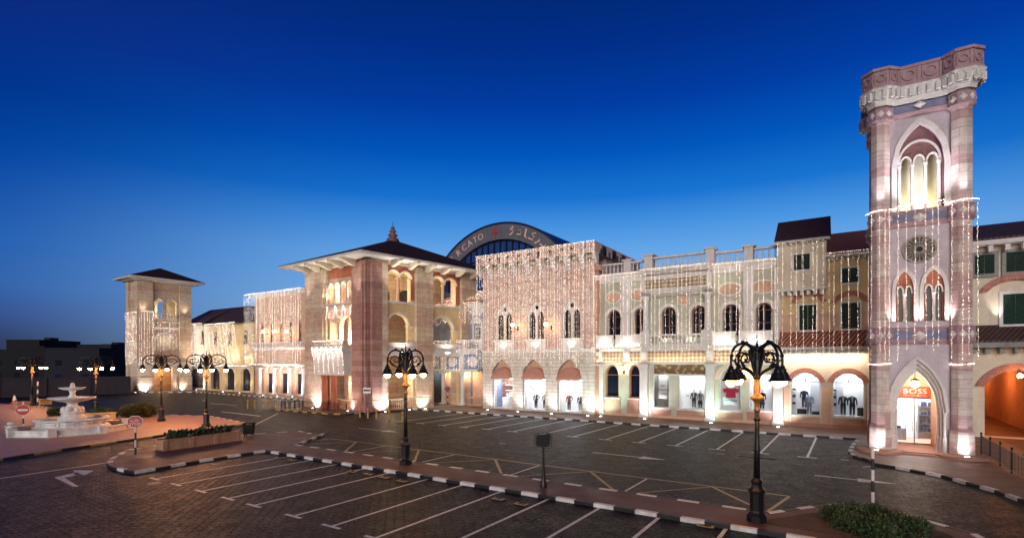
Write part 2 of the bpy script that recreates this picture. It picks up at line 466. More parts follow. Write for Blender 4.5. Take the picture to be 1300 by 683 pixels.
M['whitemarble'] = dirty('pale_trim', (.74, .67, .64, 1), .7, .14, 1.6, .15)
M['cream'] = dirty('cream_stucco', (.74, .63, .49, 1), .8, .12, .8, .15)
M['yellow'] = dirty('yellow_stucco', (.74, .54, .29, 1), .8, .14, .8, .15)
M['lilac'] = dirty('lilac_stucco', (.60, .51, .56, 1), .8, .14, .9, .15)
M['redst'] = dirty('red_stucco', (.46, .15, .085, 1), .8, .18, .9, .15)
M['peach'] = dirty('peach_stucco', (.68, .43, .30, 1), .8, .16, .9, .15)
M['pinkwall'] = dirty('dusty_pink_wall', (.50, .27, .20, 1), .75, .15, .9, .15)
M['bluegrey'] = dirty('blue_grey_stucco', (.30, .32, .42, 1), .8, .25, 2.5, .2)
M['bluepanel'] = dirty('blue_panel', (.24, .30, .46, 1), .7, .35, 4, .2)
M['green'] = dirty('pale_green_stucco', (.52, .51, .40, 1), .8, .14, 1, .15)
M['greypl'] = dirty('grey_plaster', (.30, .29, .27, 1), .85, .2, .6, .15)
M['darkbrown'] = dirty('dark_plum_paint', (.20, .085, .085, 1), .6, .2, 1.4, .1)
M['plum'] = dirty('plum_stone', (.44, .28, .31, 1), .75, .22, 1.6, .2)
M['bluest'] = dirty('blue_inlay', (.22, .22, .36, 1), .65, .25, 2.5, .15)
M['woodred'] = dirty('red_brown_wood', (.22, .085, .045, 1), .5, .25, 5, .1)
M['orangewood'] = dirty('orange_brown_wood', (.40, .17, .07, 1), .45, .22, 4, .1)
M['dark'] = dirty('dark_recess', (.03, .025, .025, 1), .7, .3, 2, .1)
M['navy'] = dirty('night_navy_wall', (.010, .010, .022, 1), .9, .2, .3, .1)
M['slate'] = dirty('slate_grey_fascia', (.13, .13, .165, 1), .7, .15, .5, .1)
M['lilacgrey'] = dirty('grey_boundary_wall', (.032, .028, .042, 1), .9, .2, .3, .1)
M['greyshade'] = dirty('pale_grey_panel', (.42, .44, .50, 1), .7, .15, .8, .05)
M['awn'] = dirty('salmon_awning', (.52, .25, .18, 1), .8, .12, 2, .05)
M['rosestone'] = dirty('weathered_rose_stone', (.36, .31, .28, 1), .8, .25, 3, .2)
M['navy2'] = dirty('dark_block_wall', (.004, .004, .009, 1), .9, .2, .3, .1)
M['leaf'] = dirty('leaf_green', (.055, .105, .042, 1), .6, .45, 9, 0)
M['leaf2'] = dirty('leaf_olive', (.10, .085, .03, 1), .6, .45, 9, 0)
M['stem'] = dirty('woody_stem', (.10, .07, .045, 1), .9, .2, 6, 0)
M['binblack'] = dirty('black_bin_plastic', (.008, .009, .010, 1), .8, .2, 5, .1)
M['planter'] = dirty('salmon_planter_stone', (.50, .27, .17, 1), .6, .16, 1.5, .15)
M['sandstone'] = dirty('yellow_sandstone', (.55, .36, .17, 1), .7, .16, 1.5, .15)
M['suit'] = dirty('navy_suit_cloth', (.014, .022, .06, 1), .8, .3, 9, 0)
M['brownsuit'] = dirty('brown_jacket_cloth', (.075, .035, .02, 1), .8, .3, 9, 0)
M['blackcloth'] = dirty('black_cloth', (.012, .012, .014, 1), .8, .3, 9, 0)
M['redshirt'] = dirty('crimson_shirt', (.62, .03, .09, 1), .7, .15, 9, 0)
M['skin'] = dirty('mannequin_plastic', (.70, .66, .62, 1), .4, .05, 4, 0)
M['shopwhite'] = dirty('shop_white', (.82, .83, .85, 1), .6, .05, 2, 0)
M['signred'] = dirty('sign_red', (.50, .035, .02, 1), .5, .1, 3, 0)
M['signorange'] = dirty('sign_orange_red', (.60, .10, .035, 1), .5, .1, 3, 0)
M['signblue'] = dirty('sign_blue', (.05, .06, .22, 1), .4, .1, 3, 0)
M['signwhite'] = dirty('sign_white', (.78, .78, .78, 1), .45, .05, 3, 0)
M['lettergold'] = dirty('rose_gold_letters', (.85, .55, .45, 1), .5, .1, 6, 0)
M['text'] = dirty('dark_lettering', (.05, .05, .06, 1), .6, .05, 3, 0)
M['roofbrown'] = stripes('brown_roof_tiles', (.030, .014, .014, 1), (.075, .034, .030, 1), .32, 'X', .5, .6, .8)
M['roofred'] = stripes('terracotta_tiles', (.14, .045, .03, 1), (.48, .18, .12, 1), .34, 'X', .5, .6, .9)
M['roofdark'] = stripes('dark_shingle_roof', (.035, .018, .022, 1), (.065, .034, .040, 1), .45, 'Y', .8, .9, .5)
MATS['dark_shingle_roof'].node_tree.nodes['Principled BSDF'].inputs['Specular IOR Level'].default_value = .1
M['metalblue'] = stripes('blue_standing_seam', (.010, .012, .045, 1), (.03, .035, .12, 1), .6, 'X', .8, .35, .4)
M['shutter'] = stripes('green_shutter_slats', (.004, .018, .012, 1), (.010, .048, .030, 1), .16, 'Y', .5, .5, .8)
M['slat'] = stripes('dark_slat', (.02, .02, .03, 1), (.12, .11, .12, 1), .22, 'Y', .5, .5, .6)
M['tower'] = blocks('tower_banded_stone', (.56, .40, .38, 1), (.64, .51, .47, 1), (.30, .20, .19, 1), 1.1, .55, .012, .2, .4,
                    rowtint=[(.50, .29, .28, 1), (.68, .57, .50, 1), (.62, .47, .44, 1), (.72, .63, .56, 1), (.50, .29, .29, 1), (.67, .55, .50, 1)])
M['palazzo'] = blocks('pink_stone_blocks', (.54, .35, .31, 1), (.68, .53, .46, 1), (.36, .24, .21, 1), .85, .40, .01, .22, .35)
M['rustic'] = blocks('pale_rusticated_stone', (.60, .52, .44, 1), (.66, .60, .52, 1), (.28, .22, .18, 1), 1.3, .42, .02, .12, .6)
M['pavstone'] = blocks('pavilion_banded_stone', (.52, .38, .27, 1), (.58, .46, .34, 1), (.22, .15, .11, 1), 1.6, .62, .014, .2, .4,
                       rowtint=[(.58, .37, .28, 1), (.68, .55, .40, 1), (.62, .46, .33, 1), (.68, .54, .42, 1), (.54, .34, .26, 1), (.66, .53, .39, 1)])
M['pinkstone'] = blocks('pink_banded_stone', (.40, .20, .17, 1), (.46, .26, .21, 1), (.16, .09, .08, 1), 1.6, .62, .014, .2, .4,
                        rowtint=[(.42, .19, .15, 1), (.48, .28, .22, 1), (.36, .17, .16, 1), (.50, .31, .24, 1), (.44, .22, .17, 1)])
M['brickhood'] = blocks('red_brick_hood', (.44, .16, .12, 1), (.50, .22, .16, 1), (.30, .14, .11, 1), .2, .3, .02, .2, .4)
def ornament():
    t = NT('carved_relief'); uv = t.uv()
    vo = t.n('TexVoronoi'); vo.feature = 'SMOOTH_F1'; vo.inputs['Scale'].default_value = 2.6; t.link(uv, vo.inputs['Vector'])
    f = t.mapr(vo.outputs['Distance'], .12, .42, 0, 1)
    t.col(t.mix(f, (.62, .46, .22, 1), (.20, .12, .06, 1))); t.rough(.7); t.bump(f, .8, .05); return t.mat
M['ornament'] = ornament()
def lattice():
    t = NT('frieze_rosettes'); uv = t.uv()
    sp = t.n('SeparateXYZ'); t.link(uv, sp.inputs[0])
    a = t.math('SINE', t.math('MULTIPLY', t.math('ADD', sp.outputs['X'], sp.outputs['Y']), 8)); b = t.math('SINE', t.math('MULTIPLY', t.math('SUBTRACT', sp.outputs['X'], sp.outputs['Y']), 8))
    f = t.mapr(t.math('MULTIPLY', a, b), -.5, .6, 0, 1)
    t.col(t.mix(f, (.60, .50, .36, 1), (.26, .16, .09, 1))); t.rough(.7); t.bump(f, .6, .03); return t.mat
M['lattice'] = lattice()
def glass_dark(name, c, rough=.06):
    t = NT(name); o = t.obj()
    t.col(t.mix(t.noise(o, .6, 3), c, tuple(v * 2.2 for v in c[:3]) + (1,))); t.rough(rough); t.b.inputs['Specular IOR Level'].default_value = .22
    t.bump(t.noise(o, 1.5, 2), .03, .02); return t.mat
M['glass'] = glass_dark('dark_window_glass', (.006, .008, .016, 1))
M['bluegl'] = glass_dark('blue_hall_glazing', (.012, .04, .16, 1), .15)
def glass_clear():
    t = NT('shop_glass')
    tr = t.n('BsdfTransparent'); gl = t.n('BsdfGlossy'); gl.inputs['Roughness'].default_value = .02
    mx = t.n('MixShader'); fr = t.n('Fresnel'); fr.inputs['IOR'].default_value = 1.45
    t.link(fr.outputs[0], mx.inputs[0]); t.link(tr.outputs[0], mx.inputs[1]); t.link(gl.outputs[0], mx.inputs[2]); t.link(mx.outputs[0], t.out.inputs[0]); return t.mat
M['clear'] = glass_clear()
# ------------------------------------------------------------------ ground, road, kerbs, markings
def struct(name, mb, mats, loc=None):
    return tag(mb.build(name, mats, loc=loc), kind='structure')
PAVE_Z = .15
mb = MB(); mb.poly([(-3000, -3000, -.03), (3000, -3000, -.03), (3000, 3000, -.03), (-3000, 3000, -.03)]); struct('ground', mb, M['sand'])
mb = MB(); mb.poly([(-260, -30, 0), (90, -30, 0), (90, 70, 0), (-260, 70, 0)]); struct('road', mb, M['cobble'])

def resample(pts, step):
    out = [Vector(pts[0])]; carry = 0.0
    for a, b in zip(pts, pts[1:]):
        a = Vector(a); b = Vector(b); L = (b - a).length; k = max(1, round(L / step))
        for i in range(1, k + 1): out.append(a.lerp(b, i / k))
    return out
def kerb(name, pts, mats, w=.26, h=.15, step=.9, closed=False):
    """pts on plan run with the road on the LEFT hand"""
    P = resample([p + (0,) if len(p) == 2 else p for p in pts], step)
    mb = MB(); k = len(P)
    nr = []
    for i in range(k):
        a = P[max(i - 1, 0)]; b = P[min(i + 1, k - 1)]
        d = (b - a).normalized(); nr.append(Vector((d.y, -d.x, 0)))
    for i in range(k - 1):
        mb.m = i % 2
        a, b = P[i], P[i + 1]; na, nb = nr[i] * w, nr[i + 1] * w
        g = (b - a).normalized() * .008
        a = a + g; b = b - g
        ins = .03
        c0 = (a.x, a.y, 0); c1 = (b.x, b.y, 0)
        m0 = (a.x, a.y, h - ins); m1 = (b.x, b.y, h - ins)
        t0 = (a.x + na.x * .12, a.y + na.y * .12, h); t1 = (b.x + nb.x * .12, b.y + nb.y * .12, h)
        e0 = (a.x + na.x, a.y + na.y, h); e1 = (b.x + nb.x, b.y + nb.y, h)
        f0 = (e0[0], e0[1], 0); f1 = (e1[0], e1[1], 0)
        mb.quad(c0, c1, m1, m0); mb.quad(m0, m1, t1, t0); mb.quad(t0, t1, e1, e0); mb.quad(e0, e1, f1, f0)
        mb.poly([c0, m0, t0, e0, f0]); mb.poly([c1, f1, e1, t1, m1])
    return struct(name, mb, mats)
def slab(name, pts, z0, z1, mat, inset=.2):
    mb = MB(); mb.plan(pts, z0, z1); return struct(name, mb, mat)
def px(lst, z=0.0): return [G(a, b, z) for a, b in lst]
KY = 48.2
X48 = lambda p: WORLD_X(p, KY)
def WORLD_X(p, Y):
    k = (p - CX) / F; return Y * (k * CS - SN) / (CS + k * SN)
left_k = px([(60, 500.5), (118, 499.5), (165, 498.6), (250, 498), (320, 503), (386, 508)])
pav_k = px([(347, 520.5), (380, 523), (410, 525.2), (441, 526.4)])
pier_k = px([(454, 524.6), (478, 521.6), (497, 519.7)])
main_k = [(WORLD_X(512, KY), KY), (WORLD_X(1087.7, KY), KY)]
turn_k = [(main_k[-1][0] + .25, KY - .25)] + px([(1086, 567), (1082.5, 575.5), (1088, 580.5), (1097, 583.5)])
tow_k = px([(1113, 590.2), (1140, 594.5), (1200, 605.8), (1270, 625.5), (1300, 636.5)]) + [(12.0, 21.0), (15.5, 15.0)]
outline = left_k + pav_k + pier_k + main_k + turn_k + tow_k + [(80, 12), (80, 140), (-190, 140), (-190, left_k[0][1])]
slab('pavement', outline, -.02, PAVE_Z - .008, M['walkpave'])
BW = [M['kblack'], M['kwhite']]
for part, mats in ((left_k, BW), (pav_k, [M['kblack'], M['kyellow']]), ([pav_k[-1]] + pier_k + main_k, BW), (turn_k, BW), (tow_k, BW)):
    kerb('kerb', part, mats)
# central island with its kerbs
NKY, FKY = 20.1, 22.25
nk = px([(147, 594), (173, 600.5), (250, 586.5), (349.5, 571)])
nk += [(nk[-1][0] + .05, NKY), (2.6, NKY)]
tip = [(3.5, 20.7), (3.9, 21.9), (3.4, 23.4), (1.6, 24.9), (-.7, 24.9), (-2.6, FKY), (WORLD_X(372, FKY), FKY)]
back = px([(409, 552.4), (394, 552.8), (378, 549.3), (324, 553), (212, 566), (165, 573.5), (145, 585), (143, 590), (147, 594)])
isl = nk + tip + back[:-1]
slab('traffic_island', isl, -.02, .142, M['redpave'])
kerb('kerb', nk, [M['kblack'], M['kwhite']])
kerb('kerb', [nk[-1]] + tip, BW)
kerb('kerb', [tip[-1]] + back, BW)
bed = [(-3.0, 20.75), (2.7, 20.75), (3.2, 21.9), (2.7, 23.0), (1.3, 24.3), (-.4, 24.3), (-1.6, 22.7)]
slab('planting_bed', bed, .10, .165, M['soil'])
# fountain plaza
pk = px([(-90, 598), (0, 584.2), (75, 572.2), (145, 562.2), (212, 552.4), (295, 541), (318, 538)])
pb = px([(311, 536.8), (266, 528), (216, 526.5), (165, 528), (130, 524), (95, 523.5), (60, 518.5), (38, 514.5), (0, 512), (-90, 506)], .14)
slab('plaza', pk + pb, -.02, .142, M['pinkpave'])
kerb('kerb', pk, [M['kblack'], M['kyellow']], step=1.7)
kerb('kerb', [pk[-1]] + pb[:4], BW); kerb('kerb', px([(38, 514.5), (60, 518.5), (95, 523.5)][::-1], 0), BW)

# painted markings: sheets 5 mm above the paving
def line(mb, a, b, w, z=.005):
    a = Vector(a); b = Vector(b); d = (b - a).normalized(); n = Vector((-d.y, d.x)) * w / 2
    mb.poly([(a.x - n.x, a.y - n.y, z), (b.x - n.x, b.y - n.y, z), (b.x + n.x, b.y + n.y, z), (a.x + n.x, a.y + n.y, z)])
mb = MB()
nx = [WORLD_X(p, 20.1) for p in (372, 400.3, 432.3, 466.8, 498.8, 546.8, 591, 640.3, 699.4, 764.6, 839, 923.4)] + [-1.2]
for x in nx:
    line(mb, (x, 20.0), (x, 12.28), .14); line(mb, (x - .5, 12.2), (x + .5, 12.2), .16)
fx_ = [WORLD_X(p, 48.2) for p in (590, 614.5, 640.3, 664.9, 692, 721.5, 756, 789, 825, 861, 900, 943.7, 988.6, 1036.6)]
for x in fx_:
    line(mb, (x, 48.1), (x, 37.69), .15); line(mb, (x - .55, 37.6), (x + .55, 37.6), .18)
bays = [-34.4, -28.0, -21.6, -15.2, -8.8]
for x in bays: line(mb, (x, 22.4), (x, 26.1), .10, .006)
def arrow(mb, x0, x1, y):
    line(mb, (x0, y), (x1 - 1.6, y), .16, .007)
    mb.poly([(x1 - 1.6, y - .5, .007), (x1, y, .007), (x1 - 1.6, y + .5, .007)])
for a, b in ((-37.6, -32.6), (-14.4, -9.5), (-1.6, 1.9)): arrow(mb, a, b, 31.8)
def gpoly(mb, pts, z=.007): mb.poly([G(a, b) + (z,) for a, b in pts])
gpoly(mb, [(100, 617.5), (92, 617), (69, 606), (80, 605)]); gpoly(mb, [(69, 606), (97, 599.5), (104, 601.5), (82, 606)]); gpoly(mb, [(94, 596.8), (119.5, 597), (108, 602.8), (94, 602)])
line(mb, G(-60, 616), G(142, 586.2), .13); line(mb, G(325, 538.5), G(353, 524.5), .12); line(mb, G(268, 512), G(300, 514.5), .3)
line(mb, G(282, 522.5), G(330, 528), .35); line(mb, G(1095, 593), G(1112, 590.5), .1)
line(mb, G(1067, 582.8), G(1078, 584), .12)
struct('white_road_marking', mb, M['wline'])
mb = MB()
line(mb, (-34.4, 26.25), (-2.3, 26.25), .14); line(mb, (-2.3, 26.2), (-2.9, 22.5), .14)
for a, b in zip(bays, bays[1:] + [-2.4]):
    m = (a + b) / 2
    line(mb, (m, 26.17), (a + .1, 22.45), .10, .008); line(mb, (m, 26.17), (b - .1, 22.45), .16, .010)
struct('yellow_road_marking', mb, M['yline'])
# inspection covers
mb = MB()
for a, b in ((196, 613), (637.5, 563), (915, 576)):
    x, y = G(a, b); mb.lathe(x, y, [(.3, .001), (.3, .008)], 14)
struct('drain_cover', mb, M['iron'])
# ------------------------------------------------------------------ building kit
def run(mb, prof, u0, u1):
    """profile [(n,z)...] (closed) swept along u"""
    a = [mb.V(u0, n, z) for n, z in prof]; b = [mb.V(u1, n, z) for n, z in prof]; k = len(prof)
    for i in range(k): mb.face((a[i], a[(i + 1) % k], b[(i + 1) % k], b[i]))
    mb.face(a); mb.face(b[::-1])
def cornice(mb, u0, u1, z, h, d, back=-.05):
    """stepped cornice: three fillets growing to depth d"""
    run(mb, [(back, z), (d * .3, z), (d * .38, z + h * .3), (d * .7, z + h * .45), (d * .75, z + h * .7), (d, z + h * .76), (d, z + h), (back, z + h)], u0, u1)
def balustrade(mb, u0, u1, z0, z1, n, pitch=.36, th=.3):
    h = z1 - z0; b = h * .14; t = h * .16
    mb.box(u0, u1, z0, z0 + b, n - th / 2, n + th / 2); mb.box(u0, u1, z1 - t, z1, n - th / 2 - .03, n + th / 2 + .03)
    k = max(1, int((u1 - u0) / pitch)); H2 = z1 - t - z0 - b; zb = z0 + b
    for i in range(k):
        u = u0 + (i + .5) * (u1 - u0) / k; r = min(.11, pitch * .3)
        mb.lathe(u, n, [(r * .8, zb), (r * .8, zb + H2 * .08), (r * .5, zb + H2 * .14), (r, zb + H2 * .38), (r * .45, zb + H2 * .72), (r * .75, zb + H2 * .9), (r * .75, zb + H2)], 6, cap=False)
def column(mb, u, n, z0, z1, r, seg=12, taper=.88):
    h = z1 - z0
    mb.box(u - r * 1.45, u + r * 1.45, z0, z0 + r * .5, n - r * 1.45, n + r * 1.45)
    mb.lathe(u, n, [(r * 1.3, z0 + r * .5), (r * 1.3, z0 + r * .8), (r, z0 + r * 1.2), (r * taper, z1 - r * 1.7), (r * 1.1, z1 - r * 1.5), (r * .95, z1 - r * 1.3), (r * 1.35, z1 - r * .5)], seg)
    mb.box(u - r * 1.5, u + r * 1.5, z1 - r * .5, z1, n - r * 1.5, n + r * 1.5)
def pilaster(mb, u0, u1, z0, z1, n0, n1):
    e = .09
    mb.box(u0 - e, u1 + e, z0, z0 + .35, n0, n1 + e); mb.box(u0, u1, z0 + .35, z1 - .35, n0, n1)
    mb.box(u0 - e * .6, u1 + e * .6, z1 - .35, z1 - .2, n0, n1 + e * .6); mb.box(u0 - e * 1.5, u1 + e * 1.5, z1 - .2, z1, n0, n1 + e * 1.5)
def window(par, f, u0, u1, zb, zs, zt, kind, fm, n=-.2, nv=2, nh=3, gm=None, fw=.1, label=None):
    """frame with bars, and its pane as a sub-part"""
    hd = head(u0, u1, zs, zt, kind); mb = MB(f)
    outer = hole(u0, u1, zb, zs, zt, kind); c = ((u0 + u1) / 2, (zb + zt) / 2)
    sx = 1 - 2 * fw / (u1 - u0); sz = 1 - 2 * fw / (zt - zb)
    inner = [(c[0] + (p[0] - c[0]) * sx, c[1] + (p[1] - c[1]) * sz) for p in outer]
    k = len(outer)
    for i in range(k): mb.prism([outer[i], outer[(i + 1) % k], inner[(i + 1) % k], inner[i]], n - .06, n + .06)
    def top(u):
        for a, b in zip(hd, hd[1:]):
            if a[0] <= u <= b[0] and b[0] > a[0]: return a[1] + (b[1] - a[1]) * (u - a[0]) / (b[0] - a[0])
        return zt
    for i in range(1, nv):
        u = u0 + (u1 - u0) * i / nv; w = fw * (.7 if i * 2 == nv else .4); mb.box(u - w / 2, u + w / 2, zb + fw * .5, top(u) - fw * .3, n - .05, n + .05)
    for j in range(1, nh + 1):
        z = zb + (zs - zb) * j / nh if kind != 'rect' else zb + (zt - zb) * j / (nh + 1)
        mb.box(u0 + fw * .4, u1 - fw * .4, z - fw * .22, z + fw * .22, n - .045, n + .045)
    o = mb.build('window', fm, par)
    if label: o['label'] = label
    g = MB(f); g.prism(inner if False else [(c[0] + (p[0] - c[0]) * .99, c[1] + (p[1] - c[1]) * .99) for p in outer], n - .035, n - .015)
    g.build('pane', gm or M['glass'], o)
    return o
def archmould(par, f, u0, u1, zs, zt, kind, w, d, mat, n0=0.002, name='arch_moulding', legs=None, n=14):
    a = head(u0, u1, zs, zt, kind, n); b = grow(a, w, w * (1.25 if kind == 'gothic' else 1))
    if legs is not None: a = [(u0, legs)] + a + [(u1, legs)]; b = [(u0 - w, legs)] + b + [(u1 + w, legs)]
    mb = MB(f); mb.strip(a, b, n0, d)
    return mb.build(name, mat, par)
def shutters(par, f, u0, u1, z0, z1, n=.0, fm=None, border=.14, label=None):
    mb = MB(f)
    for r in (rect(u0 - border, u0, z0 - border, z1 + border), rect(u1, u1 + border, z0 - border, z1 + border), rect(u0, u1, z1, z1 + border), rect(u0, u1, z0 - border * 1.2, z0)): mb.prism(r, n - .1, n + .08)
    o = mb.build('window', fm or M['white'], par)
    if label: o['label'] = label
    m = (u0 + u1) / 2; g = MB(f)
    g.prism(rect(u0, m - .02, z0, z1), n - .08, n + .03); g.prism(rect(m + .02, u1, z0, z1), n - .08, n + .03)
    g.build('shutter', M['shutter'], o)
    return o
def shopwindow(par, f, u0, u1, zb, zs, zt, kind, depth=1.6, back=None, light_m=None, floor=None, n=-.18, name='display_window', fm=None, side=None):
    """a lit box behind a pane: walls, ceiling light, pane"""
    mb = MB(f)
    fw = .07; c = ((u0 + u1) / 2, (zb + zt) / 2); outer = hole(u0, u1, zb, zs, zt, kind)
    inner = [(c[0] + (p[0] - c[0]) * (1 - 2 * fw / (u1 - u0)), c[1] + (p[1] - c[1]) * (1 - 2 * fw / (zt - zb))) for p in outer]
    for i in range(len(outer)): mb.prism([outer[i], outer[(i + 1) % len(outer)], inner[(i + 1) % len(outer)], inner[i]], n - .05, n + .05)
    o = mb.build(name, fm or M['shopwhite'], par)
    b = MB(f); e = .05; d0 = n - .06; d1 = n - depth
    b.m = 0
    b.quad((u0 - e, d1, zb), (u1 + e, d1, zb), (u1 + e, d1, zt + .1), (u0 - e, d1, zt + .1))
    b.m = 1
    b.quad((u0 - e, d0, zb), (u0 - e, d1, zb), (u0 - e, d1, zt + .1), (u0 - e, d0, zt + .1)); b.quad((u1 + e, d0, zb), (u1 + e, d0, zt + .1), (u1 + e, d1, zt + .1), (u1 + e, d1, zb))
    b.quad((u0 - e, d0, zt + .1), (u0 - e, d1, zt + .1), (u1 + e, d1, zt + .1), (u1 + e, d0, zt + .1))
    b.m = 2; b.quad((u0 - e, d0, zb + .01), (u1 + e, d0, zb + .01), (u1 + e, d1, zb + .01), (u0 - e, d1, zb + .01))
    b.build('display_box', [back or M['shopwhite'], side or M['shopwhite'], floor or M['shopwhite']], o)
    # goods along the back and side walls
    rg = random.Random(int(abs(u0) * 10)); ww = u1 - u0
    if ww > 2.2 and not back:
        p = MB(f); p.m = 0
        pw = ww * rg.uniform(.22, .34); pu = u0 + ww * rg.choice((.08, .62)); p.box(pu, pu + pw, zb + .02, zb + (zt - zb) * .8, d1 + .004, d1 + .05)
        for j in range(3): p.m = 1; p.box(u0, u0 + .3, zb + .9 + j * .65, zb + .93 + j * .65, d1 + .1, d0 - .3)
        for j in range(3):
            for q in range(2): p.m = 2; p.box(u0 + .03, u0 + .25, zb + .935 + j * .65, zb + 1.02 + j * .65 + rg.random() * .12, d1 + .2 + q * .5, d1 + .45 + q * .5)
        p.build('shop_fitting', [M['greyshade'], M['steel'], M['suit']], o)
    l = MB(f); l.box(u0 + .25, u1 - .25, zt + .02, zt + .07, d1 + .35, d0 - .35); l.build('ceiling_light', light_m or M['ceil'], o)
    g = MB(f); g.prism(inner, n - .02, n - .012); g.build('pane', M['clear'], o)
    return o
def hiproof(mb, pts, z0, apex_u, apex_n, z1, over=0):
    k = len(pts); a = [mb.V(u, n, z0) for u, n in pts]; t = mb.V(apex_u, apex_n, z1)
    for i in range(k): mb.face((a[i], a[(i + 1) % k], t))
def text(name, body, f, u, n, z, size, mat, parent=None, rot=0.0, ext=.03, align='CENTER', xs=1.0):
    cu = bpy.data.curves.new(name, 'FONT'); cu.body = body; cu.size = size; cu.extrude = ext; cu.align_x = align; cu.resolution_u = 2
    tmp = bpy.data.objects.new(name, cu); COL.objects.link(tmp)
    bpy.context.view_layer.update()
    me0 = tmp.evaluated_get(bpy.context.evaluated_depsgraph_get()).to_mesh()
    mb = MB(f); mb.v = []
    for v in me0.vertices:
        x, y = v.co.x * xs, v.co.y; x, y = x * cos(rot) - y * sin(rot), x * sin(rot) + y * cos(rot)
        mb.v.append(f.pt(u + x, n + v.co.z, z + y)); mb.uv.append((x, y))
    for p in me0.polygons: mb.f.append(tuple(p.vertices)); mb.mi.append(0)
    tmp.to_mesh_clear(); bpy.data.objects.remove(tmp); bpy.data.curves.remove(cu)
    return mb.build(name, mat, parent)
# fairy lights: every bulb a tiny tetrahedron, every strand a thin wire
def bulb(mb, p, r):
    i = len(mb.v); x, y, z = p
    mb.v += [Vector((x + r, y, z - r * .6)), Vector((x - r * .6, y + r, z - r * .6)), Vector((x - r * .6, y - r, z - r * .6)), Vector((x, y, z + r))]
    mb.uv += [(0, 0)] * 4
    for q in ((0, 1, 3), (1, 2, 3), (2, 0, 3), (0, 2, 1)): mb.f.append(tuple(i + k for k in q)); mb.mi.append(0)
def strand(mb, wb, pts, step, r, jit=.02, rnd=random):
    """bulbs along a polyline of world points"""
    for a, b in zip(pts, pts[1:]):
        L = (b - a).length; k = max(1, int(L / step))
        for i in range(k):
            p = a.lerp(b, (i + rnd.random() * .6) / k)
            q = rnd.random()
            if q < .07: continue                      # a dead bulb
            n0 = len(mb.f); bulb(mb, (p.x + rnd.uniform(-jit, jit), p.y + rnd.uniform(-jit, jit), p.z), r * rnd.uniform(.8, 1.15))
            if q < .35: mb.mi[n0:] = [1] * (len(mb.f) - n0)
        if wb is not None:
            w = .006; d = Vector((w, 0, 0)); e = Vector((0, w, 0)); i = len(wb.v)
            wb.v += [a - d - e, a + d, a + e, b - d - e, b + d, b + e]; wb.uv += [(0, 0)] * 6
            for q in ((0, 1, 4, 3), (1, 2, 5, 4), (2, 0, 3, 5)): wb.f.append(tuple(i + k for k in q)); wb.mi.append(0)
def curtain(name, f, u0, u1, ztop, zbot, n, pitch, step, r, label, mat=None, sway=.12, group=None, swag=0.0, seed=1, skip=.0, edge=True):
    """vertical strands from ztop(u) down to zbot(u)"""
    rnd = random.Random(seed)
    zt = ztop if callable(ztop) else (lambda u: ztop); zb = zbot if callable(zbot) else (lambda u: zbot)
    nn = n if callable(n) else (lambda u: n)
    mu = (u0 + u1) / 2
    e = empty(name, tuple(f.pt(mu, nn(mu), zb(mu))), label, 'fairy lights', group)
    mb = MB(f); wb = MB(f); k = max(1, int(abs(u1 - u0) / pitch))
    for i in range(k + 1):
        if rnd.random() < skip: continue
        u = u0 + (u1 - u0) * (i + rnd.uniform(-.45, .45)) / k; u = min(max(u, u0), u1)
        a, b = zt(u), zb(u) + rnd.uniform(-.25, .5)
        if a - b < .3: continue
        m = 4; dn = rnd.uniform(-.03, .05); du = rnd.uniform(-sway, sway)
        pts = [f.pt(u + du * (j / m) ** 2 + swag * (j / m) ** 2, nn(u) + dn * j / m, a + (b - a) * j / m) for j in range(m + 1)]
        strand(mb, wb, pts, step * rnd.uniform(.85, 1.2), r, rnd=rnd)
    if edge:
        strand(mb, wb, [f.pt(u0 + (u1 - u0) * j / 24, nn(u0 + (u1 - u0) * j / 24), zt(u0 + (u1 - u0) * j / 24)) for j in range(25)], .11, r, rnd=rnd)
    mb.build('bulbs', [mat or M['bulb'], M['bulbdim']], e); wb.build('wires', M['wire'], e)
    return e
def garland(name, paths, step, r, label, mat=None, group=None):
    mb = MB(); wb = MB()
    e = empty(name, tuple(paths[0][0]), label, 'fairy lights', group)
    for p in paths: strand(mb, wb, p, step, r)
    mb.build('bulbs', [mat or M['bulb'], M['bulbdim']], e); wb.build('wires', M['wire'], e)
    return e
def sagline(a, b, sag, n=8):
    a = Vector(a); b = Vector(b)
    return [a.lerp(b, i / n) - Vector((0, 0, sag * 4 * (i / n) * (1 - i / n))) for i in range(n + 1)]
# recessed uplight: a rim and a glowing lens, with the lamp's own light
def uplight(x, y, label, energy=90, col=(.95, .97, 1.0), z=PAVE_Z, aim=(0, .25, 1), spot=64, lens='whitelamp'):
    e = empty('ground_spotlight', (x, y, z), label, 'uplight', 'spotlights sunk in the pavement')
    mb = MB(); mb.lathe(x, y, [(.17, z - .05), (.17, z + .012), (.13, z + .016)], 12); mb.build('rim', M['steel'], e)
    mb = MB(); mb.lathe(x, y, [(.125, z), (.125, z + .019)], 12); mb.build('lens', M[lens], e)
    if energy: light('uplight_lamp', 'SPOT', (x, y, z + .06), energy, col, e, .06, spot, .8, aim)
    return e
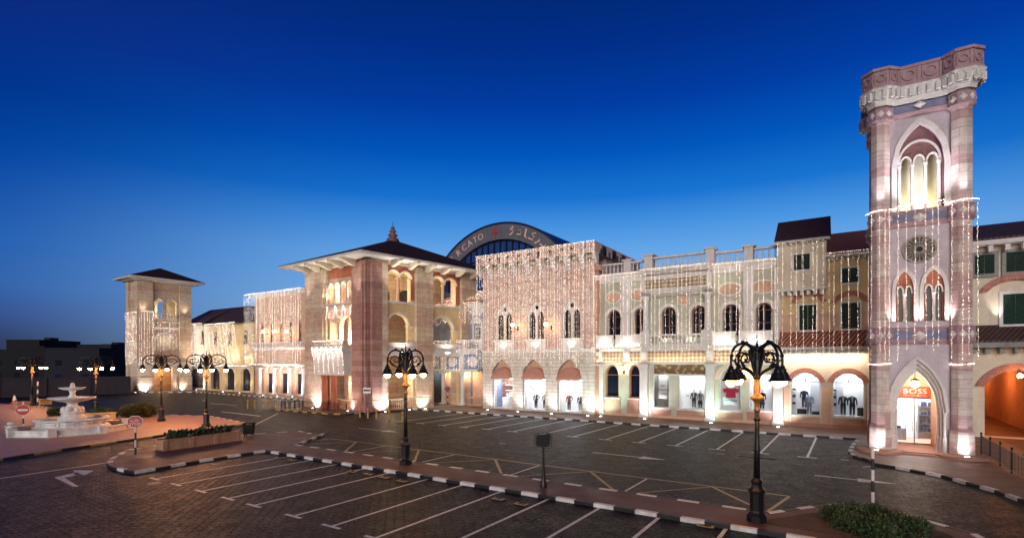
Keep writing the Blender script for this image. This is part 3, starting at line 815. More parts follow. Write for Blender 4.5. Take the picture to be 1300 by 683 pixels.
# ------------------------------------------------------------------ bell tower
def circ(u, z, r, n=24, rz=None): return [(u + r * cos(2 * pi * i / n), z + (rz or r) * sin(2 * pi * i / n)) for i in range(n)]
def ringmb(mb, u, z, r0, r1, n0, n1, k=24):
    a = circ(u, z, r0, k); b = circ(u, z, r1, k); a.append(a[0]); b.append(b[0]); mb.strip(a, b, n0, n1)
YT = 41.9
ft = Fr(0, YT)
uL, uR = ft.u(1117.5), ft.u(1220.5); DT = uR - uL; uM = (uL + uR) / 2
def octa(u, n, r): return [(u + r * cos(radians(22.5 + 45 * k)), n + r * sin(radians(22.5 + 45 * k))) for k in range(8)]
def tplan(R, w):
    out = []
    for cu, cn, a in ((uL, 0, 135), (uL, -DT, 225), (uR, -DT, 315), (uR, 0, 45)):
        d0 = radians(a - 112.5); d1 = radians(a + 112.5)
        pts = [(cu + R * cos(radians(a - 112.5 + 45 * k)), cn + R * sin(radians(a - 112.5 + 45 * k))) for k in range(6)]
        out += pts
    # points where the straight walls start
    res = []
    for i, (p) in enumerate(out):
        res.append(p)
    return res
bt = empty('bell_tower', (uM, YT + DT / 2, PAVE_Z), 'tall pink banded stone bell tower with rose window and gothic doorway', 'tower')
zc = lambda py, px_=1168: ft.z(px_, py)
zTop = ft.z(1168, 122, .9)           # underside of the white dentil cornice
z_b1a, z_b1b = zc(287), zc(266)      # upper inlaid band
z_b2a, z_b2b = zc(437.4), zc(415)    # lower inlaid band
z_fr0, z_fr1 = zc(141), zc(127)
# piers
for i, (cu, cn) in enumerate(((uL, 0), (uR, 0), (uR, -DT), (uL, -DT))):
    mb = MB(ft); r = .54
    mb.plan(octa(cu, cn, r + .12), PAVE_Z + .001, 1.75, octa(cu, cn, r + .10)); mb.plan(octa(cu, cn, r + .10), 1.752, 1.9, octa(cu, cn, r))
    mb.plan(octa(cu, cn, r), 1.902, zTop)
    o = mb.build('pier', M['tower'], bt)
    mb = MB(ft)
    for za, zb_ in ((z_b2a, z_b2b), (z_b1a, z_b1b), (zc(150, 1168), zTop - .05)):
        h = zb_ - za
        mb.plan(octa(cu, cn, r + .05), za, za + h * .16, octa(cu, cn, r + .22)); mb.plan(octa(cu, cn, r + .16), za + h * .162, za + h * .9)
        mb.plan(octa(cu, cn, r + .2), za + h * .902, zb_, octa(cu, cn, r + .06))
    o2 = mb.build('pier_band', M['plum'], bt)
    if cn == 0 or cu == uL:
        mb = MB(ft)
        for za, zb_ in ((z_b2a, z_b2b), (z_b1a, z_b1b), (zc(150, 1168), zTop - .05)):
            h = zb_ - za; zm = za + h * .54
            for k in range(8):
                a = radians(45 * k); ru = (r + .16) * cos(radians(22.5)) + .004
                c = Vector((cu + ru * cos(a), cn + ru * sin(a))); t_ = Vector((-sin(a), cos(a)))
                s_ = .22; q = []
                for dx, dz in ((-s_, 0), (0, -s_ * 1.1), (s_, 0), (0, s_ * 1.1)): q.append((c.x + t_.x * dx, c.y + t_.y * dx, zm + dz))
                t = (c.x + cos(a) * .09, c.y + sin(a) * .09, zm)
                for a_, b_ in zip(q, q[1:] + q[:1]): mb.poly([a_, b_, t])
        mb.build('diamond_studs', M['whitemarble'], bt)
# walls
dzt0 = ft.z(1160, 504.5, -3.6)
doorL, doorR = ft.u(1129.5), ft.u(1201); dA = zc(456.5)
zdoor = .32
bigL, bigR = ft.u(1138.5), ft.u(1199.5); bigB, bigA, bigS = zc(266), zc(157), zc(207)
gw = []
for a, b, ap in ((1137, 1160, 344), (1172.5, 1199, 341)): gw.append((ft.u(a), ft.u(b), zc(408), zc(366), zc(343)))
outer = rect(uL, uR, PAVE_Z, zTop)
holes = [hole(doorL, doorR, PAVE_Z + .02, zc(522), dA, 'gothic', 18)] + [hole(a, b, c, d, e, 'gothic') for a, b, c, d, e in gw] + [hole(bigL, bigR, bigB, bigS, bigA, 'gothic', 18)]
mb = MB(ft); mb.holed(outer, holes, -.5, 0); mb.build('wall', M['lilac'], bt)
mb = MB(ft)
mb.box(uL - .03, uL + .3, PAVE_Z, zTop, -DT, -.52); mb.box(uR - .3, uR + .03, PAVE_Z, zTop, -DT, -.52); mb.box(uL, uR, dzt0 + 1.2, zTop, -DT - .1, -DT + .2)
mb.box(uL + .31, uR - .31, z_b2a + .4, z_b2a + .6, -DT + .22, -.52); mb.box(uL + .31, uR - .31, z_b1a + .5, z_b1a + .7, -DT + .22, -.52); mb.box(uL + .31, uR - .31, zTop - .3, zTop - .1, -DT + .22, -.52)
mb.build('wall', M['lilac'], bt)
# inlaid bands between the piers
mb = MB(ft)
for za, zb_ in ((z_b2a, z_b2b), (z_b1a, z_b1b)):
    h = zb_ - za; cornice(mb, uL + .42, uR - .42, za, h * .2, .22); mb.box(uL + .42, uR - .42, za + h * .2 + .002, zb_ - h * .1, -.05, .12); mb.box(uL + .42, uR - .42, zb_ - h * .1 + .002, zb_, -.05, .18)
h = z_fr1 - z_fr0; cornice(mb, uL + .42, uR - .42, z_fr0 - .3, .28, .2); mb.box(uL + .42, uR - .42, z_fr1 + .05, zTop, -.05, .12)
mb.build('string_course', M['plum'], bt)
mb = MB(ft)
for za, zb_ in ((z_b2a, z_b2b), (z_b1a, z_b1b)):
    h = zb_ - za
    for a, b in ((.16, .42), (.58, .84)):
        mb.prism(rect(uL + DT * a, uL + DT * b, za + h * .3, zb_ - h * .2), .12, .135)
mb.prism(rect(uL + DT * .14, uL + DT * .86, z_fr0 + .1, z_fr1 - .1), 0, .05)
mb.build('blue_inlay', M['bluest'], bt)
mb = MB(ft)
for zm, s_ in (((z_b2a + z_b2b) / 2, .3), ((z_b1a + z_b1b) / 2, .3), ((z_fr0 + z_fr1) / 2, .26)):
    q = [(uM - s_ * 1.3, .14, zm), (uM, .14, zm - s_), (uM + s_ * 1.3, .14, zm), (uM, .14, zm + s_)]
    for a_, b_ in zip(q, q[1:] + q[:1]): mb.poly([a_, b_, (uM, .3, zm)])
mb.build('diamond_stud', M['whitemarble'], bt)
# cornice and attic following the octagonal corners
mb = MB(ft)
za = zTop; hC = ft.z(1168, 99.5, 1.1) - zTop
offs = [(.0, .9), (.25, .98), (.45, 1.16)]
mb.plan(tplan(.72, 0), za, za + hC * .3, tplan(.80, 0)); mb.plan(tplan(.86, 0), za + hC * .302, za + hC * .85, tplan(1.06, 0)); mb.plan(tplan(1.16, 0), za + hC * .852, za + hC, tplan(1.22, 0))
mb.build('cornice', M['white'], bt)
mb = MB(ft); P = tplan(1.01, 0)
for i in range(len(P)):
    a = Vector(P[i]); b = Vector(P[(i + 1) % len(P)]); L = (b - a).length; k = max(1, round(L / .42)); d = (b - a) / L; nn_ = Vector((d.y, -d.x))
    for j in range(k):
        c = a + d * L * (j + .5) / k; w = .11
        q = [c - d * w, c + d * w, c + d * w + nn_ * .2, c - d * w + nn_ * .2]
        mb.plan([tuple(v) for v in q], za + hC * .36, za + hC * .84)
mb.build('dentils', M['white'], bt)
hA = ft.z(1168, 75.8, .8) - (za + hC)
mb = MB(ft)
z0 = za + hC + .003
mb.plan(tplan(1.10, 0), z0, z0 + hA * .16); mb.plan(tplan(1.02, 0), z0 + hA * .163, z0 + hA * .86); mb.plan(tplan(1.13, 0), z0 + hA * .863, z0 + hA)
mb.build('attic', M['plum'], bt)
mb = MB(ft); P = tplan(1.02, 0)
for i in range(len(P)):
    a = Vector(P[i]); b = Vector(P[(i + 1) % len(P)]); L = (b - a).length; k = max(1, round(L / 1.1)); d = (b - a) / L; nn_ = Vector((d.y, -d.x))
    for j in range(k):
        c = a + d * L * (j + .5) / k; s0 = L / k * .42; R = .3 * hA
        lf = Fr(*(ft.pt(c.x, c.y, 0).xy)); lf.t = ft.t * d.x + ft.n * d.y; lf.n = ft.t * nn_.x + ft.n * nn_.y
        sub = MB(lf); zm = z0 + hA * .51
        ringmb(sub, 0, zm, min(R, s0 * .8) * .62, min(R, s0 * .8), .002, .06, 12)
        for rr in (rect(-s0, s0, zm - R - .12, zm - R - .05), rect(-s0, s0, zm + R + .05, zm + R + .12), rect(-s0, -s0 + .06, zm - R, zm + R), rect(s0 - .06, s0, zm - R, zm + R)): sub.prism(rr, .002, .05)
        o_ = len(mb.v); mb.v += sub.v; mb.uv += sub.uv; mb.f += [tuple(q + o_ for q in f_) for f_ in sub.f]; mb.mi += sub.mi
mb.build('attic_medallions', M['plum'], bt)
# belfry opening
archmould(bt, ft, bigL, bigR, bigS, bigA, 'gothic', .28, .16, M['whitemarble'], legs=bigB)
b0, b1 = ft.u(1142), ft.u(1193); lw = (b1 - b0) / 3
lzt, lzs = zc(196), zc(206)
mb = MB(ft); lanc = [hole(b0 + lw * i + .1, b0 + lw * (i + 1) - .1, bigB + .01, lzs, lzt, 'round', 10) for i in range(3)]
mb.holed(hole(bigL, bigR, bigB, bigS, bigA, 'gothic', 18), lanc, -.42, -.3); mb.build('tracery_panel', M['darkbrown'], bt)
mb = MB(ft)
big = head(b0, b1, zc(205), zc(178), 'round', 16); mb.strip(big, grow(big, .12, .12), -.3, -.2)
for i in range(3):
    hd = head(b0 + lw * i + .1, b0 + lw * (i + 1) - .1, lzs, lzt, 'round', 10); mb.strip(hd, grow(hd, .1, .1), -.3, -.22)
for i in range(4):
    u = b0 + lw * i; mb.lathe(u, -.28, [(.13, bigB), (.09, bigB + .3), (.09, lzs - .2), (.14, lzs)], 8)
mb.build('tracery', M['whitemarble'], bt)
mb = MB(ft); mb.box(bigL - .2, bigR + .2, bigB, zc(180), -1.9, -1.7); mb.build('belfry_inner_wall', M['green'], bt)
light('belfry_lamp', 'POINT', ft.pt(uM, -1.0, bigB + .45), 150, (1, .86, .5), bt, .2)
light('belfry_lamp', 'SPOT', ft.pt(uM, .9, z_b1b + .05), 800, (.95, .9, 1), bt, .15, 120, .9, (0, .32, 1))
for u in (uL, uR): light('cornice_lamp', 'SPOT', ft.pt(u - .0, 1.05, z_b1b + .1), 220, (.95, .9, 1), bt, .12, 70, .9, (0, .10, 1))
mb = MB(ft); ringmb(mb, uM, zc(188), .20, .26, -.3, -.26, 14)
for sg in (-1, 1): ringmb(mb, uM + sg * .55, zc(191), .14, .19, -.3, -.26, 12)
mb.build('tracery_rings', M['darkbrown'], bt)
# rose window
ru, rz = ft.uz(1167.3, 316.5); rr = (ft.u(1190) - ft.u(1145)) / 2
mb = MB(ft); ringmb(mb, ru, rz, rr * .86, rr, .002, .14, 32); ringmb(mb, ru, rz, rr * .2, rr * .28, .02, .1, 16); ringmb(mb, ru, rz, rr * .52, rr * .57, .02, .08, 24)
for k in range(20):
    a = 2 * pi * k / 20; w = .035; c_, s_ = cos(a), sin(a)
    mb.prism([(ru + rr * .27 * c_ - w * s_, rz + rr * .27 * s_ + w * c_), (ru + rr * .27 * c_ + w * s_, rz + rr * .27 * s_ - w * c_), (ru + rr * .87 * c_ + w * s_, rz + rr * .87 * s_ - w * c_), (ru + rr * .87 * c_ - w * s_, rz + rr * .87 * s_ + w * c_)], .02, .08)
    ringmb(mb, ru + rr * .74 * c_, rz + rr * .74 * s_, rr * .08, rr * .105, .02, .07, 8)
rw = mb.build('rose_window', M['rosestone'], bt)
mb = MB(ft); mb.prism(circ(ru, rz, rr * .87, 32), .003, .02); mb.build('rose_shade_disc', M['dark'], rw)  # flat dark disc, its colour stands for the shade of a recess
# twin gothic windows
for a, b, c, d, e in gw:
    archmould(bt, ft, a, b, d, e, 'gothic', .2, .14, M['whitemarble'], legs=c)
    m = (a + b) / 2; zs2 = c + (d - c) * .86
    mb = MB(ft); mb.holed(hole(a, b, c, d, e, 'gothic'), [hole(a + .12, m - .1, c + .02, zs2, zs2 + .45, 'round', 8), hole(m + .1, b - .12, c + .02, zs2, zs2 + .45, 'round', 8)], -.22, -.08)
    o = mb.build('twin_window', M['redst'], bt)
    mb = MB(ft)
    for x0, x1 in ((a + .12, m - .1), (m + .1, b - .12)):
        hd = head(x0, x1, zs2, zs2 + .45, 'round', 8); mb.strip(hd, grow(hd, .09, .09), -.08, 0)
    mb.lathe(m, -.1, [(.14, c), (.08, c + .25), (.08, zs2 - .15), (.14, zs2)], 8); mb.build('colonnette', M['whitemarble'], o)
    mb = MB(ft); mb.prism(rect(a + .05, b - .05, c, zs2 + .5), -.34, -.3); mb.build('pane', M['glass'], o)
for px_ in (1134, 1166, 1203): light('window_spot', 'SPOT', ft.pt(ft.u(px_), .38, z_b2b + .08), 260, (1, .96, .92), bt, .06, 60, .9, (0, .1, 1))
# doorway: three stepped orders, porch, glass doors
prev = hole(doorL, doorR, PAVE_Z + .02, zc(522), dA, 'gothic', 18)
L_, R_, A_ = doorL, doorR, dA
for i in range(3):
    w = .13
    hd = head(L_ + w, R_ - w, zc(522), A_ - .26, 'gothic', 18)
    ou = head(L_, R_, zc(522), A_, 'gothic', 18)
    ai = [(L_ + w, zdoor)] + hd + [(R_ - w, zdoor)]; ao = [(L_, zdoor)] + ou + [(R_, zdoor)]
    mb = MB(ft); mb.strip(ai, ao, -.9, -.05 - i * .2)
    for uu in (L_ + w * .55, R_ - w * .55): mb.lathe(uu, -.0 - i * .2, [(.12, zdoor), (.12, zdoor + .9), (.075, zdoor + 1.0), (.075, zc(522) - .3), (.12, zc(522))], 8)
    mb.build('arch_moulding', M['whitemarble'], bt)
    L_, R_, A_ = L_ + w, R_ - w, A_ - .26
archmould(bt, ft, doorL, doorR, zc(522), dA, 'gothic', .16, .12, M['whitemarble'])
nD = -3.6
mb = MB(ft)
mb.box(uL + .7, uR - .7, PAVE_Z, zdoor, nD - 5, .45); mb.box(uL + .75, uR - .75, PAVE_Z, PAVE_Z + .09, .452, .8)
mb.build('door_step', M['pinkwall'], bt)
dl, dr = ft.u(1138, nD), ft.u(1184.5, nD)
dzt = ft.z(1160, 504.5, nD); szt = ft.z(1160, 490.5, nD)
mb = MB(ft); mb.holed(rect(uL + .32, uR - .32, zdoor, A_ + .1), [rect(dl, dr, zdoor + .01, dzt)], nD - .15, nD); 
mb.box(uL + .32, L_ - .0, zdoor, A_ + .1, nD + .001, -.91); mb.box(R_, uR - .32, zdoor, A_ + .1, nD + .001, -.91)
mb.box(L_ - .2, R_ + .2, A_ + .12, A_ + .3, nD, -.5)
mb.build('porch_wall', M['peach'], bt)
mb = MB(ft); mb.box(dl - .25, dr + .15, dzt + .02, szt, nD + .004, nD + .14); sg = mb.build('shop_sign', M['signorange'], bt)
text('lettering', 'BOSS', ft, (dl + dr) / 2, nD + .17, dzt + (szt - dzt) * .38, (szt - dzt) * .62, M['signwhite'], sg, xs=1.25)
text('lettering', 'HUGO BOSS', ft, (dl + dr) / 2, nD + .17, dzt + (szt - dzt) * .13, (szt - dzt) * .2, M['signwhite'], sg, xs=1.5)
mb = MB(ft); fw = .06
for u in (dl, (dl + dr) / 2, dr): mb.box(u - fw / 2, u + fw / 2, zdoor, dzt, nD - .1, nD + .03)
for u in (dl + .5, (dl + dr) / 2 - .12, (dl + dr) / 2 + .12, dr - .5): mb.box(u - .015, u + .015, zdoor + .9, zdoor + 1.6, nD + .04, nD + .07)
mb.box(dl, dr, dzt - .08, dzt, nD - .1, nD + .03); mb.box(dl, dr, zdoor, zdoor + .09, nD - .1, nD + .03)
dd = mb.build('glass_door', M['steel'], bt)
mb = MB(ft); mb.prism(rect(dl, dr, zdoor, dzt), nD - .05, nD - .04); mb.build('pane', M['clear'], dd)
nB = nD - 4.0
mb = MB(ft); mb.box(dl - 1.5, dr + 1.5, zdoor, dzt + .8, nB - .1, nB); mb.box(dl - 1.6, dl - 1.5, zdoor, dzt + .8, nB, nD - .16); mb.box(dr + 1.5, dr + 1.6, zdoor, dzt + .8, nB, nD - .16); mb.box(dl - 1.5, dr + 1.5, dzt + .8, dzt + .9, nB, nD - .16)
mb.build('shop_interior', M['shopwhite'], bt)
mb = MB(ft); mb.box(dl - .8, dr + .8, dzt + .70, dzt + .76, nB + .5, nD - .8); mb.build('ceiling_light', M['ceil'], bt)
mb = MB(ft)
for j in range(4): mb.box((dl + dr) / 2 + .55, dr + 1.4, zdoor + .5 + j * .62, zdoor + .54 + j * .62, nB + .01, nB + .5)
for u in ((dl + dr) / 2 + .5, dr + .35): mb.box(u, u + .05, zdoor, zdoor + 2.6, nB + .01, nB + .5)
mb.box(dl - 1.2, (dl + dr) / 2 - .5, zdoor + 2.0, zdoor + 2.05, nB + .2, nB + .6); mb.box(dl - .4, (dl + dr) / 2 - .3, zdoor + .0, zdoor + .8, nB + .9, nB + 1.9)
sh_ = mb.build('shop_shelving', M['steel'], bt)
mb = MB(ft); rnd = random.Random(3); mb2 = MB(ft)
for k in range(7):
    u = dl - 1.1 + k * .2; mb.box(u, u + .1, zdoor + 1.0 + rnd.random() * .15, zdoor + 1.95, nB + .22, nB + .58)
for j in range(4):
    for q in range(4): mb.box((dl + dr) / 2 + .7 + q * .42, (dl + dr) / 2 + 1.02 + q * .42, zdoor + .545 + j * .62, zdoor + .7 + rnd.random() * .25 + j * .62, nB + .1, nB + .45)
mb.box(dl - .3, (dl + dr) / 2 - .6, zdoor + .80, zdoor + .95, nB + 1.0, nB + 1.7)
mb.build('hanging_clothes', M['suit'], bt)
light('porch_lamp', 'POINT', ft.pt(uM - .2, -2.2, A_ - .6), 130, (1, .86, .74), bt, .15)
# round lantern in the doorway
lu, lz = ft.uz(1161.5, 487, -1.0)
e = empty('hanging_lantern', tuple(ft.pt(lu, -1.0, A_ + .0)), 'round glowing lantern hanging in the gothic tower doorway', 'lantern')
mb = MB(ft); mb.ball(lu, -1.0, lz, .24, seg=12, rings=8); mb.build('globe', M['warmglobe'], e, smooth=True)
mb = MB(ft); mb.tube([(lu, -1.0, lz + .3), (lu, -1.0, A_ + .2)], .025); mb.lathe(lu, -1.0, [(.26, lz + .18), (.2, lz + .3), (.05, lz + .38)], 10); mb.build('chain', M['iron'], e)
# round plinth steps with their lamps
for i, u in enumerate((uL, uR)):
    mb = MB(ft); mb.lathe(u, .1, [(1.35, PAVE_Z - .05), (1.35, PAVE_Z + .17), (1.28, PAVE_Z + .21)], 28); mb.build('plinth_step', M['pinkwall'], bt)
for px_, py_, lab in ((1107, 577, 'lit ground spotlight in front of the left pier of the bell tower'), (1221, 586, 'lit ground spotlight in front of the right pier of the bell tower')):
    x, y = ft.pt(uL - .25 if px_ < 1150 else uR + .1, 1.18, 0).xy
    uplight(x, y, lab, 130, z=PAVE_Z + .21, aim=(0, .75, 1), spot=118)
for px_, lab in ((1130, 'small lit spotlight left of the tower doorway'), (1198, 'small lit spotlight right of the tower doorway')):
    x, y = ft.pt(ft.u(px_), .62, 0).xy; uplight(x, y, lab, 420, z=PAVE_Z + .09, aim=(0, .6, 1), spot=110)
# link block behind the tower, to the gallery
mb = MB(); mb.box(uL + .3, uL + .6, PAVE_Z, 9.0, YT + DT + .8, 54.0); mb.box(uR - .6, uR - .3, PAVE_Z, 9.0, YT + DT + .8, 54.0); mb.box(uL + .3, uR - .3, 8.6, 9.0, YT + DT + .8, 54.0); mb.build('link_block', M['cream'], bt)
fp_ = None
# ------------------------------------------------------------------ yellow shuttered house
YF = 54.2
fm = Fr(0, YF)
U, Zf = fm.u, fm.z
def block(par, f, u0, u1, z1, depth, mat, name='wall'):
    """rear volume behind a facade wall"""
    mb = MB(f); mb.box(u0 + .02, u1 - .02, PAVE_Z, z1, -depth, -3.2); mb.box(u0 + .02, u1 - .02, z1 - .35, z1 - .05, -3.19, -.72 if f is not fp_ else -.92); return mb.build(name, mat, par)
yh = empty('yellow_house', (U(1045), YF + 4, PAVE_Z), 'yellow stucco house with green shutters and terracotta tiled roofs beside the bell tower', 'house')
ya, yb = U(989), U(1108)
zYt = Zf(1075, 323)                    # eaves of the right bay
zGr = Zf(1045, 471)                    # shop arch apex
zCan0, zCan1 = Zf(1045, 438.5), Zf(1045, 421)
sw = []
for a, b in ((1004, 1041.5), (1057, 1097.5)): sw.append((U(a), U(b), Zf(1045, 528), Zf(1045, 485), Zf(1045, 473)))
mb = MB(fm)
mb.holed(rect(ya, yb, PAVE_Z, zYt), [hole(a, b, c, d, e, 'seg') for a, b, c, d, e in sw], -.6, 0)
mb.build('wall', M['cream'], yh)
block(yh, fm, ya, yb, zYt, 9, M['cream'])
mb = MB(fm); zP = Zf(1045, 492)
for a, b in ((ya, sw[0][0] - .12), (sw[0][1] + .12, sw[1][0] - .12), (sw[1][1] + .12, yb)):
    mb.box(a, b, PAVE_Z, zP, .002, .06)
mb.box(sw[0][0], sw[0][1], PAVE_Z, sw[0][2] - .02, .002, .05); mb.box(sw[1][0], sw[1][1], PAVE_Z, sw[1][2] - .02, .002, .05)
mb.build('dado', M['peach'], yh)
mb = MB(fm); mb.box(ya, yb, PAVE_Z, .5, .062, .12); mb.build('plinth', M['pinkwall'], yh)
for i, (a, b, c, d, e) in enumerate(sw):
    o = shopwindow(yh, fm, a, b, c, d, e, 'seg', 1.9)
    archmould(yh, fm, a, b, d, e, 'seg', .42, .1, M['brickhood'], name='brick_hood')
    mb = MB(fm); mb.box(a, b, d - .05, d + .03, -.2, -.1); mb.box(a - .05, b + .05, c - .12, c, -.15, .12); mb.build('transom', M['white'], o)
    text('lettering', 'BOSS', fm, (a + b) / 2, -.16, d + .35, .5, M['text'], o, xs=1.5, ext=.012)
    mb = MB(fm); mb.prism(circ((a + b) / 2, d + .14, .09, 10), -.16, -.14); mb.build('round_mark', M['text'], o)
# ground floor to first floor: yellow field with two tall shutters
mb = MB(fm); mb.box(ya + .2, yb, zCan1 + .05, zYt - .35, .002, .05); mb.build('wall', M['yellow'], yh)
mb = MB(fm); mb.box(ya + .2, yb, zCan1 + .05, Zf(1045, 398), .052, .08); mb.build('wall', M['peach'], yh)
for a, b, t, bt_, lab in ((1015, 1036.5, 387.5, 419, None), (1068, 1091.5, 384.5, 417, None)): shutters(yh, fm, U(a), U(b), Zf((a + b) / 2, bt_), Zf((a + b) / 2, t), .1)
for a, b in ((1005, 1047), (1057, 1103)):
    m = (a + b) / 2; archmould(yh, fm, U(a) + .3, U(b) - .3, Zf(m, 384), Zf(m, 375.5), 'seg', .45, .14, M['brickhood'], name='brick_hood')
# tiled canopy
mb = MB(fm); u0, u1 = ya + .1, yb
run(mb, [(.0, zCan1 + .15), (0.05, zCan0), (1.0, zCan0 - .12), (1.0, zCan0 + .02)], u0, u1); mb.build('canopy_roof', M['roofred'], yh)
mb = MB(fm); mb.box(u0, u1, zCan0 - .36, zCan0 - .14, -.0, 1.08); k = 19
for i in range(k):
    u = u0 + (i + .5) * (u1 - u0) / k; mb.box(u - .1, u + .1, zCan0 - .7, zCan0 - .362, .01, .5)
mb.build('canopy_gutter', M['white'], yh)
light('canopy_fill', 'AREA', fm.pt((u0 + u1) / 2, .62, zCan0 - .75), 150, (1, .84, .66), yh, (u1 - u0 - 1, .06), aim=(0, .35, -1))  # added strip light that brightens the dim ground floor
# jettied left bay with its steep roof
ja, jb = U(987.5, 1.0), U(1049, 1.0)
zJ0, zJ1 = Zf(1018, 366, 1.0), Zf(1018, 305, 1.0)
mb = MB(fm); mb.box(ja, jb, zJ0, zJ1, .055, 1.0); mb.box(ja + .05, jb - .05, zJ1, zJ1 + .05, -6, .9); mb.build('upper_bay', M['cream'], yh)
mb = MB(fm); mb.box(ja - .08, jb + .08, zJ0 - .16, zJ0 - .002, .055, 1.1)
for i in range(7):
    u = ja + .35 + i * (jb - ja - .7) / 6; mb.box(u - .13, u + .13, zJ0 - .55, zJ0 - .165, .06, .8)
mb.build('bay_corbels', M['white'], yh)
shutters(yh, fm, U(1008, 1.0), U(1028, 1.0), Zf(1018, 342.5, 1.0), Zf(1018, 323, 1.0), 1.02)
zR = Zf(1018, 280, -1.4)
mb = MB(fm)
mb.poly([(ja - .25, 1.45, zJ1 - .02), (jb + .25, 1.45, zJ1 - .02), (jb + .25, -1.6, zR), (ja - .25, -1.6, zR)]); mb.poly([(ja - .25, 1.45, zJ1 + .1), (ja - .25, -1.6, zR + .12), (jb + .25, -1.6, zR + .12), (jb + .25, 1.45, zJ1 + .1)])
mb.poly([(ja - .25, 1.45, zJ1 - .02), (ja - .25, 1.45, zJ1 + .1), (jb + .25, 1.45, zJ1 + .1), (jb + .25, 1.45, zJ1 - .02)])
mb.poly([(ja - .25, -4.6, zJ1), (ja - .25, -1.6, zR + .12), (jb + .25, -1.6, zR + .12), (jb + .25, -4.6, zJ1)])
mb.build('roof', M['roofbrown'], yh)
mb = MB(fm)
for u in (ja, jb - .2):
    a = [mb.V(u, n, z) for n, z in ((.9, zJ1 + .05), (-4.4, zJ1 + .05), (-1.6, zR - .15))]; b = [mb.V(u + .2, n, z) for n, z in ((.9, zJ1 + .05), (-4.4, zJ1 + .05), (-1.6, zR - .15))]
    mb.face(a); mb.face(b[::-1])
    for i in range(3): mb.face((a[i], a[(i + 1) % 3], b[(i + 1) % 3], b[i]))
mb.box(ja, jb, PAVE_Z + 8, zJ1, -4.6, -.63)
mb.build('gable', M['cream'], yh)
mb = MB(fm); mb.box(ja - .3, jb + .3, zJ1 - .16, zJ1 - .03, .8, 1.6)
for i in range(9):
    u = ja + .2 + i * (jb - ja - .4) / 8; mb.box(u - .07, u + .07, zJ1 - .34, zJ1 - .162, 1.01, 1.4)
mb.build('eaves', M['white'], yh)
# right bay roof
ra, rb = jb - .1, yb + .1; zr0, zr1 = zYt, Zf(1078, 296, -4)
mb = MB(fm)
for dz in (0, .12): mb.poly([(ra, .75, zr0 + dz), (rb, .75, zr0 + dz), (rb, -4, zr1 + dz), (ra, -4, zr1 + dz)])
mb.poly([(ra, .75, zr0), (rb, .75, zr0), (rb, .75, zr0 + .12), (ra, .75, zr0 + .12)]); mb.poly([(ra, -4, zr1 + .12), (rb, -4, zr1 + .12), (rb, -9, zr0), (ra, -9, zr0)])
mb.build('roof', M['roofred'], yh)
mb = MB(fm); mb.box(ra, rb, zr0 - .2, zr0 - .01, .052, .8)
for i in range(8):
    u = ra + .5 + i * (rb - ra - .8) / 7; mb.box(u - .09, u + .09, zr0 - .5, zr0 - .202, .053, .55)
mb.build('eaves', M['white'], yh)
shutters(yh, fm, U(1069), U(1089.5), Zf(1079, 359), Zf(1079, 340.5), .1)

# ------------------------------------------------------------------ green palazzo with roof balustrade
gp = empty('green_palazzo', (U(872), YF + 5, PAVE_Z), 'pale green two storey palazzo with roof balustrade, oval medallions and tall white pilasters', 'palace')
ga, gb = U(756), U(988.5)
zCor = Zf(872, 351)            # bottom of the top cornice at wall plane
zBalT = Zf(930, 321)
zLed0, zLed1 = Zf(872, 445), Zf(872, 439)
zFr0 = Zf(872, 459.5)
shopA = []      # arches on the ground floor of the left bay, then windows
gh = []
for a, b in ((768.5, 785.5), (798.5, 813)): gh.append((U(a), U(b), Zf(795, 505), Zf(795, 476), Zf(795, 463), 'round'))
for a, b in ((829, 849.5), (861.5, 895.7)): gh.append((U(a), U(b), Zf(862, 518.5), Zf(862, 477), Zf(862, 476), 'rect'))
gh.append((U(913.5), U(940.5), Zf(927, 521), Zf(927, 482), Zf(927, 467), 'round'))
gh.append((U(951), U(981), Zf(966, 521), Zf(966, 476), Zf(966, 475), 'rect'))
uw = []
for a, b, t in ((772, 788.5, 393.5), (805.5, 819, 391.5), (840, 858.5, 389.5), (878, 896.5, 387.5), (918, 938.5, 386), (960, 980.5, 384)):
    m = (a + b) / 2; zb_ = Zf(m, 424 if m < 830 else 421); zt = Zf(m, t); w = U(b) - U(a); uw.append((U(a), U(b), Zf(872, 428), zt - w * .5, zt))
mb = MB(fm)
mb.holed(rect(ga, gb, PAVE_Z, zCor), [hole(a, b, c, d, e, k) if k != 'rect' else rect(a, b, c, e) for a, b, c, d, e, k in gh] + [hole(*q, 'round') for q in uw], -.6, 0)
mb.build('wall', M['green'], gp)
block(gp, fm, ga, gb, zCor + .1, 10, M['cream'])
for a, b, c, d, e in uw:
    window(gp, fm, a, b, c, d, e, 'round', M['woodred'], n=-.25, nv=2, nh=2, fw=.14)
    archmould(gp, fm, a, b, d, e, 'round', .34, .18, M['whitemarble'], n0=.002)
    mb = MB(fm)
    for u in (a - .2, b + .2): mb.lathe(u, .08, [(.2, d - .12), (.22, d - .02), (.16, d - .18)][::-1], 8); mb.lathe(u, .08, [(.16, c), (.13, c + .2), (.12, d - .2)], 8)
    mb.build('window_columns', M['whitemarble'], gp)
kinds = [(1.2, 'dark'), (1.2, 'dark'), (1.2, 'grey'), (1.5, 'lit'), (.5, 'lit'), (1.5, 'lit')]
